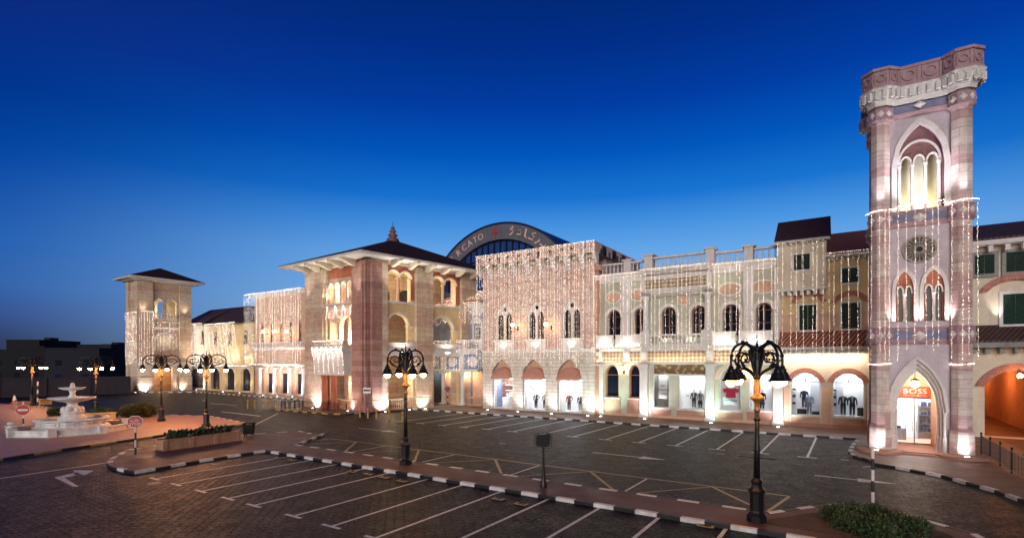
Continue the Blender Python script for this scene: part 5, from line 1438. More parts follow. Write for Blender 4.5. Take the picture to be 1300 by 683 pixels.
e = empty('sodium_wall_lamp', tuple(fr_.pt(ul, .1, zl)), 'glaring orange lamp on the wall over the driveway arch at right edge', 'lamp')
mb = MB(fr_); mb.box(ul - .08, ul + .08, zl - .1, zl + .3, .02, .3); mb.build('bracket', M['iron'], e); mb = MB(fr_); mb.ball(ul, .42, zl - .05, .17); mb.build('globe', M['globe'], e, smooth=True)
mb = MB(); mb.box(dv0 + .8, dv1 + 14, PAVE_Z - .002, PAVE_Z + .004, 44.5, 54.0); mb.box(dv0 + .02, dv1 - .02, PAVE_Z + .0, PAVE_Z + .006, 54.02, 80); tag(mb.build('driveway', M['redpave']), kind='structure')

# ------------------------------------------------------------------ hipped pavilion (its two street fronts)
c0 = G(470, 522.8, PAVE_Z)
fA = Fr(c0[0], c0[1], -2.5)                     # front towards the camera's left: u negative runs left
sx, sy = .19, .98
fS = Fr(c0[0], c0[1], math.degrees(atan2(sy, sx)))   # right flank: u runs back from the corner
pv = empty('hipped_pavilion', (c0[0] - 5, c0[1] + 6, PAVE_Z), 'tall open pavilion with hipped dark roof, finial and banded stone piers', 'pavilion')
fA.n = Vector((fA.n.x, fA.n.y, 0)); fS.n = Vector((sy, -sx, 0)).normalized()
A = fA; B = fS
zEv = A.z(452, 334)                       # top of the piers
aL = A.u(387); aI = A.u(415)              # left pier outer and inner edge
aR = A.u(446)                             # inner edge of the corner pier
bR0 = B.u(492); b20, b21 = B.u(527.5), B.u(548.5); b30 = B.u(585); bEnd = B.u(604)
LW = -aL
# piers
def pier(name_mats, f, u0, u1, n0, n1, z1=None, mat=None):
    mb = MB(f); mb.box(u0 - .06, u1 + .06, PAVE_Z, 1.5, n0 - .06, n1 + .06); mb.box(u0, u1, 1.502, z1 or zEv, n0, n1); return mb.build('pier', mat or M['pavstone'], pv)
pier(0, A, aL, aI - .2, -2.8, 0); pier(0, A, aL + .9, aI - .5, .002, .3)
pier(0, A, aR, .35, -2.4, .0, mat=M['pinkstone']); pier(0, A, aR + .9, -.0, .002, .45, mat=M['pinkstone'])
pier(0, B, .75, bR0, -.9, .12); pier(0, B, b20, b21, -1.8, .25); pier(0, B, b30, bEnd, -2.2, .25)
mb = MB(A)
for u in (-.55, .0): mb.lathe(u - .2, .62, [(.26, PAVE_Z), (.26, 1.2), (.17, 1.4), (.17, zEv - .6), (.26, zEv - .2)], 10)
mb.build('corner_colonnettes', M['pinkstone'], pv)
# helper heights on the flank (photo rows read at px 510)
zS = lambda y, p=511: B.z(p, y)
zUs, zUb = zS(345), zS(383)             # upper arcade head / sill
zLa, zLb = zS(399), zS(435)             # lower arch apex / sill
wt = -.25
# flank bay 1 and 2 walls
def flank(u0, u1, ps, arch, npair):
    w = (u1 - u0)
    hs = []
    uw_ = w * .86
    cells = [(u0 + .1 + i * uw_ / 2, u0 + .1 + (i + 1) * uw_ / 2 - .12) for i in range(2)]
    for a, b in cells: hs.append(hole(a, b, zUb, zUs - (b - a) * .3 - .3, zUs, 'round'))
    la, lb = u0 + .1, u0 + .1 + w * .74
    hs.append(hole(la, lb, zLb, zLa - (lb - la) * .45, zLa, 'round'))
    ga_, gb_ = u0 + .15, u1 - .15
    hs.append(rect(ga_, gb_, PAVE_Z + .02, zS(452)))
    mb = MB(B); mb.holed(rect(u0, u1, PAVE_Z, zEv), hs, -.75, wt); mb.m = 0
    mb.build('wall', M['yellow'], pv)
    mb = MB(B); mb.holed(rect(u0 - .0, u1 + .0, zUb + .3, zEv - .01), [[(p[0], max(p[1], zUb + .302)) for p in h] for h in hs[:2]], wt + .003, wt + .05); mb.build('wall', M['redst'], pv)
    for a, b in cells: archmould(pv, B, a, b, zUs - (b - a) * .3 - .3, zUs, 'round', .18, wt + .2, M['cream'], n0=wt + .052)
    archmould(pv, B, la, lb, zLa - (lb - la) * .45, zLa, 'round', .3, wt + .16, M['cream'], n0=wt + .004)
    mb = MB(B); mb.box(u0, u1, zUb - .25, zUb, wt - .3, wt + .25); mb.box(u0, u1, zLb - .5, zLb, wt - .3, wt + .2); mb.box(u0, u1, zLb - 1.6, zLb - .5, wt, wt + .06); mb.box(u0, u1, zS(452), zS(446), wt, wt + .5); mb.build('sill', M['whitemarble'], pv)
    mb = MB(B)
    for a in (cells[0][1] + .06, cells[1][1] + .08): column(mb, a, wt - .3, zUb, zUs - (cells[0][1] - cells[0][0]) * .3 - .3, .17, 10)
    column(mb, lb + .35, wt - .25, zLb, zLa - (lb - la) * .45, .27, 10); mb.build('column', M['cream'], pv)
    return ga_, gb_
g1 = flank(bR0 + .02, b20 - .02, 0, 0, 2); g2 = flank(b21 + .02, b30 - .02, 0, 0, 2)
mb = MB(B); balustrade(mb, g1[0], g1[1] + .0, PAVE_Z, 1.5, -.5, .3, .25); mb.build('railing', M['peach'], pv)
# front bay between the two piers
zA = lambda y, p=430: A.z(p, y)
fu0, fu1 = aI - .1, aR - .02
w = fu1 - fu0
hs = []
for i in range(4): hs.append(hole(fu0 + .1 + i * w / 4, fu0 + .1 + (i + 1) * w / 4 - .2, zA(384), zA(365), zA(358), 'round', 8))
hs.append(hole(fu0 + w * .42, fu1 - .1, zA(437), zA(415), zA(401), 'round'))
hs.append(rect(fu0 + .2, fu0 + w * .36, zA(437), zA(408)))
hs.append(rect(fu0 + .15, fu1 - .1, PAVE_Z + .02, zA(477)))
mb = MB(A); mb.holed(rect(fu0, fu1, PAVE_Z, zEv), hs, -1.0, -.4); mb.build('wall', M['peach'], pv)
mb = MB(A)
for i in range(4):
    a, b = fu0 + .1 + i * w / 4, fu0 + .1 + (i + 1) * w / 4 - .2; hd = head(a, b, zA(365), zA(358), 'round', 8); mb.strip(hd, grow(hd, .16, .16), -.398, -.25)
    mb.lathe(b + .1, -.45, [(.17, zA(384)), (.12, zA(382)), (.12, zA(367)), (.18, zA(365))], 8)
mb.box(fu0, fu1, zA(386.5), zA(384) - .01, -1.1, -.1)
mb.build('arcade_trim', M['white'], pv)
# round balcony on two columns, at the front bay
mb = MB(A); um = fu0 + w * .45; bu0, bu1 = fu0 - .9, fu1 + .2
mb.box(bu0, bu1, zA(447), zA(441), -.4, 1.5); mb.box(bu0 + .2, bu1 - .1, zA(470), zA(447) - .01, -.4, 1.3); mb.box(bu0 + .3, bu1 - .2, zA(476), zA(470) - .01, -.4, 1.1)
mb.build('oriel', M['white'], pv)
mb = MB(A); balustrade(mb, bu0, bu1, zA(441) + .01, zA(433), 1.2, .4, .3); mb.build('balustrade', M['white'], pv)
mb = MB(A)
for u in (fu0 + .3, fu0 + w * .45): mb.lathe(u, .5, [(.5, PAVE_Z), (.5, .5), (.36, .7), (.32, zA(482)), (.46, zA(476))], 14)
mb.build('column', M['redst'], pv)
mb = MB(A); balustrade(mb, fu0 + .2, fu1, PAVE_Z, 1.4, -.55, .3, .22); mb.build('railing', M['peach'], pv)
# inner cross wall (seen through the openings), floors
mb = MB(B); mb.box(.9, bEnd - .3, zLb - .4, zLb - .1, -6.8, -.76); mb.box(.9, bEnd - .3, zUb - .4, zUb - .1, -6.8, -.76); mb.build('floor', M['cream'], pv)
mb = MB(B); mb.holed(rect(.9, bEnd - .3, PAVE_Z, zEv), [hole(2.0, 4.2, zUb, zUb + 1.8, zUb + 2.6, 'round', 8), hole(5.0, 7.2, zUb, zUb + 1.8, zUb + 2.6, 'round', 8), hole(8.5, 10.7, zUb, zUb + 1.8, zUb + 2.6, 'round', 8)], -7.2, -6.82); mb.build('wall', M['pavstone'], pv)
# hip roof
ov = 2.6
corner = [A.pt(aL, 0, 0), A.pt(0, 0, 0), B.pt(bEnd, 0, 0)]
bl = corner[0] + (corner[2] - corner[1])
quad = [corner[0], corner[1], corner[2], bl]; cen = sum(quad, Vector()) / 4
OV = []
for q in quad:
    d = (q - cen); OV.append(q + d.normalized() * ov * 1.25)
e0, e1 = A.uz(351, 336)[0], 0
zE1 = zEv + .35
ap = cen.copy()
kap = 0
# apex height from the photograph: finial foot at (500,306)
dd_ = Vector((cen.x, cen.y, 0)); dep = -cen.x * SN + cen.y * CS; zap = H - (304.5 - HOR) * dep / F
mb = MB()
mb.plan([(p.x, p.y) for p in OV], zE1, zE1 + .28); mb.build('eaves', M['white'], pv)
mb = MB(); P4 = [(cen.x + (p.x - cen.x) * 1.012, cen.y + (p.y - cen.y) * 1.012) for p in OV]
hiproof(mb, P4, zE1 + .29, cen.x, cen.y, zap); mb.plan(P4, zE1 + .281, zE1 + .289); mb.build('roof', M['roofdark'], pv)
mb = MB(); mb.lathe(cen.x, cen.y, [(1.0, zap - .4), (.75, zap + .15), (.35, zap + .3), (.7, zap + .6), (.3, zap + .9), (.5, zap + 1.15), (.2, zap + 1.4), (.32, zap + 1.65), (.05, zap + 1.85), (.03, zap + 2.5)], 12); mb.build('finial', M['darkbrown'], pv, smooth=True)
# brackets under the eaves
def brackets(f, u0, u1, k):
    mb = MB(f)
    for i in range(k):
        u = u0 + (i + .5) * (u1 - u0) / k; a = [(.4, zE1 - .002), (ov * .92, zE1 - .002), (ov * .92, zE1 - .25), (.8, zE1 - .8), (.4, zE1 - .8)]
        run(mb, a, u - .22, u + .22)
    mb.build('eaves_brackets', M['cream'], pv)
brackets(A, aL + .3, -1.2, 5); brackets(B, 1.5, bEnd, 6)
mb = MB(); mb.plan([(q.x, q.y) for q in quad], zEv - .0, zE1 - .003); mb.build('ceiling', M['cream'], pv)
mb = MB(A); mb.box(fu0, fu1, zA(352), zEv - .01, -.398, -.36); mb.build('wall', M['redst'], pv)
# its own lamps
for u_ in (fu0 + .4, fu1 - .6): light('loggia_lamp', 'SPOT', A.pt(u_, -.0, zA(386) + .25), 260, (1, .93, .78), pv, .1, 110, .9, (0, -.05, 1))
light('loggia_lamp', 'POINT', A.pt(fu0 + w * .6, -2.0, zA(430)), 1100, (1, .84, .6), pv, .2); light('loggia_lamp', 'POINT', A.pt(fu0 + w * .5, -2.2, zA(372)), 620, (1, .86, .62), pv, .2)
light('loggia_lamp', 'POINT', B.pt((bR0 + b20) / 2, -2.2, zUb + 1.4), 260, (1, .74, .5), pv, .2); light('loggia_lamp', 'POINT', B.pt((b21 + b30) / 2, -2.2, zUb + 1.4), 260, (1, .74, .5), pv, .2)
light('loggia_lamp', 'POINT', B.pt((bR0 + b20) / 2, -2.2, 3.4), 260, (1, .72, .4), pv, .2); light('loggia_lamp', 'POINT', A.pt(fu0 + w * .6, -2.5, 3.0), 240, (1, .78, .5), pv, .2)
for u_, s_ in ((b20 - 1.5, 1), (b21 + 1.2, 1), (bR0 + .3, 1)): light('eaves_lamp', 'SPOT', B.pt(u_, 1.3, zUb + .3), 480, (1, .95, .86), pv, .1, 90, .9, (0, 0, 1))
for u_ in (aL + 1.0, fu0 + 1.0, -1.5): light('eaves_lamp', 'SPOT', A.pt(u_, 1.4, zA(384)), 480, (1, .93, .82), pv, .1, 90, .9, (0, 0, 1))
for u_ in ((bR0 + b20) / 2, (b21 + b30) / 2): light('sill_lamp', 'SPOT', B.pt(u_, .55, zLb - 1.5), 320, (1, .9, .7), pv, .1, 120, .9, (-.1, 0, 1))

# ------------------------------------------------------------------ arcaded wing left of the pavilion
fw_ = Fr(0, 55.0)
aw = empty('arcade_wing', (fw_.u(352), 60, PAVE_Z), 'peach two storey arcaded wing left of the pavilion, hung with fairy lights', 'arcade')
w0, w1 = fw_.u(324), -58.0
zWt = fw_.z(352, 376); zWb = fw_.z(352, 442); zWc = fw_.z(352, 464.5)
archs = []
xs = [(338.5, 347.5), (356.5, 366.5), (375.5, 385.5)]
for a, b in xs: archs.append((fw_.u(a), fw_.u(b), PAVE_Z + .3, fw_.z(362, 472.5), fw_.z(362, 465)))
uu = archs[-1][1] + 1.0
while uu + 2 < w1: archs.append((uu + .6, uu + 2.6, PAVE_Z + .3, fw_.z(362, 472.5), fw_.z(362, 465))); uu += 3.4
wins = []
for a, b in ((331, 334.5), (343, 346.5), (355, 358.5), (367, 370.5), (379, 382.5)): wins.append((fw_.u(a), fw_.u(b), fw_.z(357, 437), fw_.z(357, 413), fw_.z(357, 408)))
mb = MB(fw_); mb.holed(rect(w0, w1, PAVE_Z, zWt), [hole(*q, 'round') for q in archs] + [hole(*q, 'round') for q in wins], -.7, 0); mb.build('wall', M['peach'], aw)
block(aw, fw_, w0, w1, zWt, 14, M['cream'])
for q in wins: window(aw, fw_, *q, 'round', M['woodred'], n=-.2, nv=2, nh=3, fw=.12)
for a, b, c, d, e in archs:
    archmould(aw, fw_, a, b, d, e, 'round', .25, .15, M['whitemarble'])
    mb = MB(fw_); mb.prism(hole(a, b, d - .2, d, e, 'round'), -.35, -.25); mb.build('awning', M['pinkwall'], aw)
    mb = MB(fw_); mb.box(a, b, c, d - .2, -.5, -.45); mb.build('shop_pane', M['glass'], aw)
mb = MB(fw_)
for i in range(4):
    u = fw_.u((334, 352, 371, 389)[i]); column(mb, u, .55, PAVE_Z, zWc - .3, .34, 12)
mb.build('column', M['whitemarble'], aw)
mb = MB(fw_); cornice(mb, w0, w1, zWc - .1, .4, .6); cornice(mb, w0, w1, zWb - .3, .35, 1.0); cornice(mb, w0 - .3, w1, zWt, .7, .8, -.6); mb.build('cornice', M['whitemarble'], aw)
for x_ in (343, 362, 380): light('arcade_lamp', 'POINT', fw_.pt(fw_.u(x_), 1.1, 3.6), 170, (1, .86, .7), aw, .1)
mb = MB(fw_); balustrade(mb, w0, w1, zWb + .06, zWb + 1.05, .8, .5, .25); mb.build('balustrade', M['whitemarble'], aw)
# ------------------------------------------------------------------ two gabled shop houses
fg = Fr(0, 55.8)
for nm, xa, xb, yr, ye, lab, ec in (('gabled_house', 235, 264, 396.5, 411, 'gabled shop house with brown roof next to the square corner tower', 1), ('gabled_house', 264.2, 322, 392, 410, 'broader gabled shop house with sloping brown roof left of the arcaded wing', 2)):
    hs_ = empty(nm, (fg.u((xa + xb) / 2), 60, PAVE_Z), lab, 'house')
    a, b = fg.u(xa), fg.u(xb); m = (xa + xb) / 2
    zE_, zT_ = fg.z(m, ye + 1), fg.z(m, yr, -5.5)
    zAr0, zAr1 = fg.z(m, 473), fg.z(m, 467)
    k = 1 if ec == 1 else 3
    hl = []
    for i in range(k):
        c = a + (b - a) * (i + .5) / k; hw = (b - a) / k * .3; hl.append((c - hw, c + hw, PAVE_Z + .3, zAr0, zAr1))
    wl = []
    for i in range(2 if ec == 1 else 3):
        c = a + (b - a) * (i + .5) / (2 if ec == 1 else 3); wl.append((c - .75, c + .75, fg.z(m, 438), fg.z(m, 424), fg.z(m, 420)))
    mb = MB(fg); mb.holed(rect(a, b, PAVE_Z, zE_), [hole(*q, 'round') for q in hl + wl], -.7, 0); mb.build('wall', M['yellow'] if ec == 2 else M['cream'], hs_)
    block(hs_, fg, a, b, zE_, 11, M['yellow'])
    for q in wl: window(hs_, fg, *q, 'round', M['woodred'], n=-.2, nv=2, nh=2, fw=.12)
    for q in hl:
        archmould(hs_, fg, *(q[0], q[1], q[3], q[4]), 'round', .3, .15, M['whitemarble'])
        if ec == 1: shopwindow(hs_, fg, q[0], q[1], q[2], q[3], q[4], 'round', 1.5)
        else:
            mb = MB(fg); mb.box(q[0], q[1], q[2], q[4], -.55, -.5); mb.build('shop_pane', M['glass'], hs_)
    mb = MB(fg); cornice(mb, a, b, fg.z(m, 465.5), .4, .6); mb.build('ledge', M['white'], hs_)
    mb = MB(fg)
    for dz in (0, .2): mb.poly([(a - .3, .9, zE_ - .1 + dz), (b + .3, .9, zE_ - .1 + dz), (b + .3, -5.5, zT_ + dz), (a - .3, -5.5, zT_ + dz)])
    mb.poly([(a - .3, -5.5, zT_ + .2), (b + .3, -5.5, zT_ + .2), (b + .3, -12, zE_), (a - .3, -12, zE_)]); mb.poly([(a - .3, .9, zE_ - .1), (b + .3, .9, zE_ - .1), (b + .3, .9, zE_ + .1), (a - .3, .9, zE_ + .1)]); mb.build('roof', M['roofbrown'], hs_)
    mb = MB(fg)
    for u in (a + .02, b - .3):
        A_2 = [mb.V(u, n, z) for n, z in ((0, zE_), (-11, zE_), (-5.5, zT_ - .05))]; B_2 = [mb.V(u + .28, n, z) for n, z in ((0, zE_), (-11, zE_), (-5.5, zT_ - .05))]
        mb.face(A_2); mb.face(B_2[::-1])
        for i in range(3): mb.face((A_2[i], A_2[(i + 1) % 3], B_2[(i + 1) % 3], B_2[i]))
    mb.build('gable', M['yellow'], hs_)
    light('house_lamp', 'SPOT', fg.pt((a + b) / 2 + 2, 2.2, fg.z(m, 464)), 700, (1, .86, .62), hs_, .15, 120, .9, (0, .35, 1))
# ------------------------------------------------------------------ square corner tower, far left
cT = G(176, 497.3, PAVE_Z)
fTf = Fr(cT[0], cT[1], 0); fTs = Fr(cT[0], cT[1], 88.0)
fTs.n = Vector((fTs.t.y, -fTs.t.x, 0))
st = empty('square_tower', (cT[0] - 3, cT[1] + 5, PAVE_Z), 'square banded stone corner tower with flat hipped roof and twin belfry arches', 'tower')
sw_ = fTs.u(241); fw2 = 4.9
zs_ = lambda y, p=208: fTs.z(p, y)
zSt = zs_(359)
q1, q2 = fTs.u(193), fTs.u(227)
up = [(fTs.u(195.5), fTs.u(207.5)), (fTs.u(211), fTs.u(224))]
hs3 = [hole(a, b, zs_(406), zs_(386), zs_(380), 'round', 10) for a, b in up] + [hole(fTs.u(199), fTs.u(218), zs_(444), zs_(430), zs_(424), 'round', 10), rect(fTs.u(195), fTs.u(219), PAVE_Z + .02, zs_(466))]
mb = MB(fTs); mb.holed(rect(0, sw_, PAVE_Z, zSt), hs3, -.6, 0); mb.build('wall', M['pavstone'], st)
mb = MB(fTs)
for a, b in ((-.1, q1), (q2, sw_ + .1)): mb.box(a, b, PAVE_Z, zSt - .1, .002, .5); mb.box(a - .1, b + .1, PAVE_Z, 3.0, .502, .62)
mb.build('corner_pier', M['pavstone'], st)
uphf = [hole(-fw2 + 1.3, -fw2 + 2.3, zs_(406), zs_(386), zs_(380), 'round', 10), hole(-2.3, -1.3, zs_(406), zs_(386), zs_(380), 'round', 10)]
mb = MB(fTf); mb.holed(rect(-fw2, 0, PAVE_Z, zSt), uphf, -.6, 0); mb.box(-1.2, .4, PAVE_Z, zSt - .1, .002, .4); mb.box(-fw2, -fw2 + 1.2, PAVE_Z, zSt - .1, .002, .4); mb.build('wall', M['pavstone'], st)
mb = MB(fTs); mb.holed(rect(0, sw_, PAVE_Z, zSt), hs3[:2], -fw2, -fw2 + .6); mb.build('wall', M['pavstone'], st)
mb = MB(fTf); mb.holed(rect(-fw2, 0, PAVE_Z, zSt), uphf, -sw_, -sw_ + .6); mb.build('wall', M['pavstone'], st)
mb = MB(fTs); mb.box(.7, sw_ - .7, zs_(408) - .3, zs_(408), -fw2 + .7, -.7); mb.box(.7, sw_ - .7, zs_(462), zs_(462) + .3, -fw2 + .7, -.7); mb.box(.7, sw_ - .7, zSt - .3, zSt, -fw2 + .7, -.7); mb.box(fTs.u(199) - .3, fTs.u(218) + .3, zs_(446), zs_(422), -.75, -.66); mb.build('floor', M['cream'], st)
archmould(st, fTs, fTs.u(199), fTs.u(218), zs_(430), zs_(424), 'round', .35, .2, M['white'])
for a, b in up: archmould(st, fTs, a, b, zs_(386), zs_(380), 'round', .2, .12, M['whitemarble'])
mb = MB(fTs); balustrade(mb, fTs.u(195), fTs.u(225), zs_(406), zs_(398), .2, .5, .25); cornice(mb, q1, q2, zs_(418), .4, .35); cornice(mb, -.3, sw_ + .3, zs_(464), .5, .7); mb.build('balustrade', M['white'], st)
# roof
o2 = 2.1; us = (-o2, sw_ + o2); ns = (o2, -fw2 - o2)
Pq = [fTs.pt(us[0], ns[0], 0), fTs.pt(us[1], ns[0], 0), fTs.pt(us[1], ns[1], 0), fTs.pt(us[0], ns[1], 0)]
cn = sum(Pq, Vector()) / 4; dp_ = -cn.x * SN + cn.y * CS; zAp = H - (340.5 - HOR) * dp_ / F
mb = MB(); mb.plan([(p.x, p.y) for p in Pq], zSt + .3, zSt + .6); Pi = [(cn.x + (p.x - cn.x) * .84, cn.y + (p.y - cn.y) * .84) for p in Pq]; mb.plan(Pi, zSt + .003, zSt + .297); mb.build('eaves', M['whitemarble'], st)
mb = MB(); P5 = [(cn.x + (p.x - cn.x) * 1.01, cn.y + (p.y - cn.y) * 1.01) for p in Pq]; hiproof(mb, P5, zSt + .61, cn.x, cn.y, zAp); mb.plan(P5, zSt + .602, zSt + .609); mb.build('roof', M['roofdark'], st)
light('belfry_lamp', 'POINT', fTs.pt(sw_ / 2, -fw2 / 2, zs_(396)), 330, (1, .88, .6), st, .2)
light('niche_lamp', 'SPOT', fTs.pt((fTs.u(199) + fTs.u(218)) / 2, .7, zs_(447)), 300, (1, .95, .85), st, .1, 100, .9, (0, 0, 1))
light('porch_lamp', 'POINT', fTs.pt(sw_ / 2, -1.6, 4), 300, (1, .6, .3), st, .2)
for u_ in (.5, q2 + .9): light('shaft_lamp', 'SPOT', fTs.pt(u_, 1.0, zs_(400)), 300, (1, .85, .62), st, .15, 80, .9, (0, 0, 1))
# ------------------------------------------------------------------ dark buildings and boundary wall at far left
def far_block(label, x0, x1, ytop, d, depth, mat, name='distant_building'):
    """a plain block at distance d along the camera's axis"""
    fd = Fr(-SN * d, CS * d, math.degrees(TH)); a, b = fd.u(x0), fd.u(x1); z = fd.z((x0 + x1) / 2, ytop)
    e = empty(name, tuple(fd.pt((a + b) / 2, -depth / 2, 0)), label, 'building')
    mb = MB(fd); mb.box(a, b, 0, z, -depth, 0); mb.build('wall', mat, e)
    mb = MB(fd); mb.box(a - .15, b + .15, z + .002, z + .3, -depth - .15, .15); mb.build('parapet', mat, e)
    mb = MB(fd); k = max(2, int((b - a) / 5))
    for i in range(k):
        u = a + (b - a) * (i + .5) / k
        for j in range(max(0, int((z - 1.5) / 3.6))): mb.box(u - .8, u + .8, 1.6 + 3.6 * j, 3.0 + 3.6 * j, .002, .05)
    if mb.v: mb.build('window_panes', M['glass'], e)
    mb = MB(fd); u = a + (b - a) * .6; mb.box(u, u + (b - a) * .2, z + .302, z + 1.5, -depth * .6, -depth * .4); mb.build('roof_room', mat, e)
    return e
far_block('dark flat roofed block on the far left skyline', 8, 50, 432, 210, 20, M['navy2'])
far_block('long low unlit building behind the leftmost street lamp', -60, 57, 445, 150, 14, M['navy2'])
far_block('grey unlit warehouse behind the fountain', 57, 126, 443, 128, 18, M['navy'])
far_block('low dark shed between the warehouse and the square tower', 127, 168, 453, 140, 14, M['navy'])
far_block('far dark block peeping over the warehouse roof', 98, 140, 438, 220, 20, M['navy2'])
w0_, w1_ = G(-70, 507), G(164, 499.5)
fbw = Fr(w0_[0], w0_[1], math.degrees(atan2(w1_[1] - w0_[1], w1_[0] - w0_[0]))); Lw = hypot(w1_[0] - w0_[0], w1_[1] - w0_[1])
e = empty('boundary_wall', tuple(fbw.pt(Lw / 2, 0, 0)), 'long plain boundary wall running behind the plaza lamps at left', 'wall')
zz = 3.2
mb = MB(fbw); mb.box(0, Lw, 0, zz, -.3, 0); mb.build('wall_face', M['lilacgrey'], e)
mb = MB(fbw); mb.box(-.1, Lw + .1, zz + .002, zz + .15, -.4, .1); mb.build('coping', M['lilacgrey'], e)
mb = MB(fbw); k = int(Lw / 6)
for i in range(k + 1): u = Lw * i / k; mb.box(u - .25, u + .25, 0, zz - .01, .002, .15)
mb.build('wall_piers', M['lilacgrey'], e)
# ------------------------------------------------------------------ street lamps
def make_lamp(reach, rot, gm='globe'):
    root = empty('street_lamp', (0, 0, 0))
    W_ = WORLD
    mb = MB(); 
    mb.lathe(0, 0, [(.36, 0), (.36, .22), (.30, .30), (.27, .34), (.25, .42), (.25, 1.05), (.31, 1.10), (.31, 1.17), (.20, 1.26), (.17, 1.36), (.21, 1.44), (.21, 1.50), (.12, 1.60)], 8, a0=pi / 8); mb.build('base', M['iron'], root)
    mb = MB(); mb.lathe(0, 0, [(.115, 1.58), (.095, 2.6), (.082, 4.05)], 12)
    mb.lathe(0, 0, [(.09, 2.58), (.13, 2.62), (.09, 2.66)], 12); mb.lathe(0, 0, [(.09, 3.7), (.13, 3.76), (.09, 3.82)], 12)
    mb.build('pole', M['iron'], root, smooth=True)
    mb = MB(); mb.tube([(-.62, 0, 2.34), (.62, 0, 2.34)], .018, 6); mb.build('ladder_bar', M['iron'], root)
    mb = MB(); mb.lathe(0, 0, [(.085, 4.03), (.12, 4.10), (.09, 4.16), (.09, 4.36), (.14, 4.44), (.24, 4.52), (.24, 4.58), (.14, 4.66), (.11, 4.72), (.13, 4.9), (.10, 5.25), (.08, 5.4)], 12); mb.build('collar', M['gold'], root, smooth=True)
    mb = MB(); mb.lathe(0, 0, [(.08, 5.2), (.15, 5.3), (.13, 5.5), (.17, 5.8), (.12, 6.05), (.07, 6.15), (.10, 6.2), (.06, 6.24), (.14, 6.32), (.14, 6.38), (.05, 6.48), (.012, 6.9)], 10); mb.build('finial', M['iron'], root, smooth=True)
    for k in range(4):
        a = rot + pi / 2 * k; c, s = cos(a), sin(a)
        R3 = lambda r, z: (r * c, r * s, z)
        mb = MB(); R_ = reach
        pts = [R3(.1, 5.62)]
        for j in range(13):
            t = pi * (1 - j / 12); pts.append(R3(R_ * .55 + R_ * .45 * cos(t), 6.0 + .56 * sin(t)))
        pts += [R3(R_, 5.86), R3(R_, 5.72)]
        mb.tube(pts, .055, 7, .045)
        sc = []
        for j in range(17):
            t = j / 16; th = -pi / 2 + t * 2.6 * pi; rr = .30 * (1 - t) + .05; sc.append(R3(R_ * .55 + rr * cos(th) * min(1.5, R_), 5.98 + rr * sin(th)))
        mb.tube([R3(.12, 5.35), R3(R_ * .3, 5.52)] + sc, .04, 6, .03)
        mb.tube([R3(R_ * .62, 5.72), R3(R_ * .98, 5.98)], .03, 5)
        for (r_, z_) in ((R_ * .55, 6.60), (R_ * .98, 6.1), (R_ * .2, 6.35)): mb.ball(r_ * c, r_ * s, z_, .075, seg=6, rings=4)
        mb.box(min(0, 0) - .0, .001, 5.5, 5.501, 0, .001)
        # leaf-like cresting close to the hub
        mb.tube([R3(.12, 5.55), R3(R_ * .3, 6.28), R3(R_ * .18, 6.45), R3(R_ * .1, 6.1)], .05, 6)
        mb.build('arm', M['iron'], root)
        mb = MB(); mb.lathe(R_ * c, R_ * s, [(.05, 5.74), (.09, 5.70), (.09, 5.64), (.15, 5.60), (.13, 5.54), (.20, 5.46), (.23, 5.36), (.27, 5.26), (.32, 5.22), (.32, 5.19), (.29, 5.195), (.19, 5.36), (.10, 5.5)], 14, cap=False)
        sh = mb.build('lamp_shade', M['iron'], root, smooth=True)
        mb = MB(); mb.ball(R_ * c, R_ * s, 5.15, .17, .17, 12, 8); mb.build('bulb', M[gm], sh, smooth=True)
    return root
def place(o, x, y, z, label, group, cat='street lamp', rz=0):
    o.location = (x, y, z); o.rotation_euler = (0, 0, rz); o['_w'] = (x, y, z); tag(o, label, cat, group); return o
LG = 'ornate street lamps'
la = make_lamp(1.08, TH + radians(12)); lb_ = make_lamp(1.62, TH + radians(14), 'globe_far')
place(la, *G(961, 661, .142), .142, 'nearest black four arm street lamp, standing by the leafy planting bed', LG)
l2 = copy_tree(la); place(l2, *G(515, 589, .142), .142, 'black four arm street lamp on the striped island in front of the pavilion', LG, rz=radians(20))
place(lb_, *G(262, 541.5, .142), .142, 'wide armed street lamp directly behind the long planter box', LG)
for (a, b, lab, r_) in ((205, 534.5, 'wide armed street lamp beside the round mound bush, left of the planter lamp', 3), (122, 523, 'wide armed street lamp rising behind the fountain bowls', 6), (41, 515, 'leftmost street lamp, by the no entry sign and dark wall', -4)):
    place(copy_tree(lb_), *G(a, b, .142), .142, lab, LG, rz=radians(r_))

# ------------------------------------------------------------------ fountain
fx, fy = G(92, 547, .142); fz = .142
fo = empty('fountain', (fx, fy, fz), 'white marble tiered fountain with two bowls and an angular pool', 'fountain')
def ngon(r, k, a0=0, sxx=1.0): return [(fx + r * cos(a0 + 2 * pi * i / k) * sxx, fy + r * sin(a0 + 2 * pi * i / k)) for i in range(k)]
mb = MB(); P = ngon(5.1, 8, TH + pi / 8)
Pin = ngon(4.75, 8, TH + pi / 8)
for i in range(8):
    a, b, c, d = P[i], P[(i + 1) % 8], Pin[(i + 1) % 8], Pin[i]
    mb.plan([a, b, c, d], fz, fz + .46)
    e_ = 1.012; q = lambda p, s: (fx + (p[0] - fx) * s, fy + (p[1] - fy) * s)
    mb.plan([q(a, 1.02), q(b, 1.02), q(c, .985), q(d, .985)], fz + .462, fz + .56); mb.plan([q(a, 1.03), q(b, 1.03), a, b][0:2] + [b, a], fz, fz + .12)
mb.build('pool_wall', M['marble'], fo)
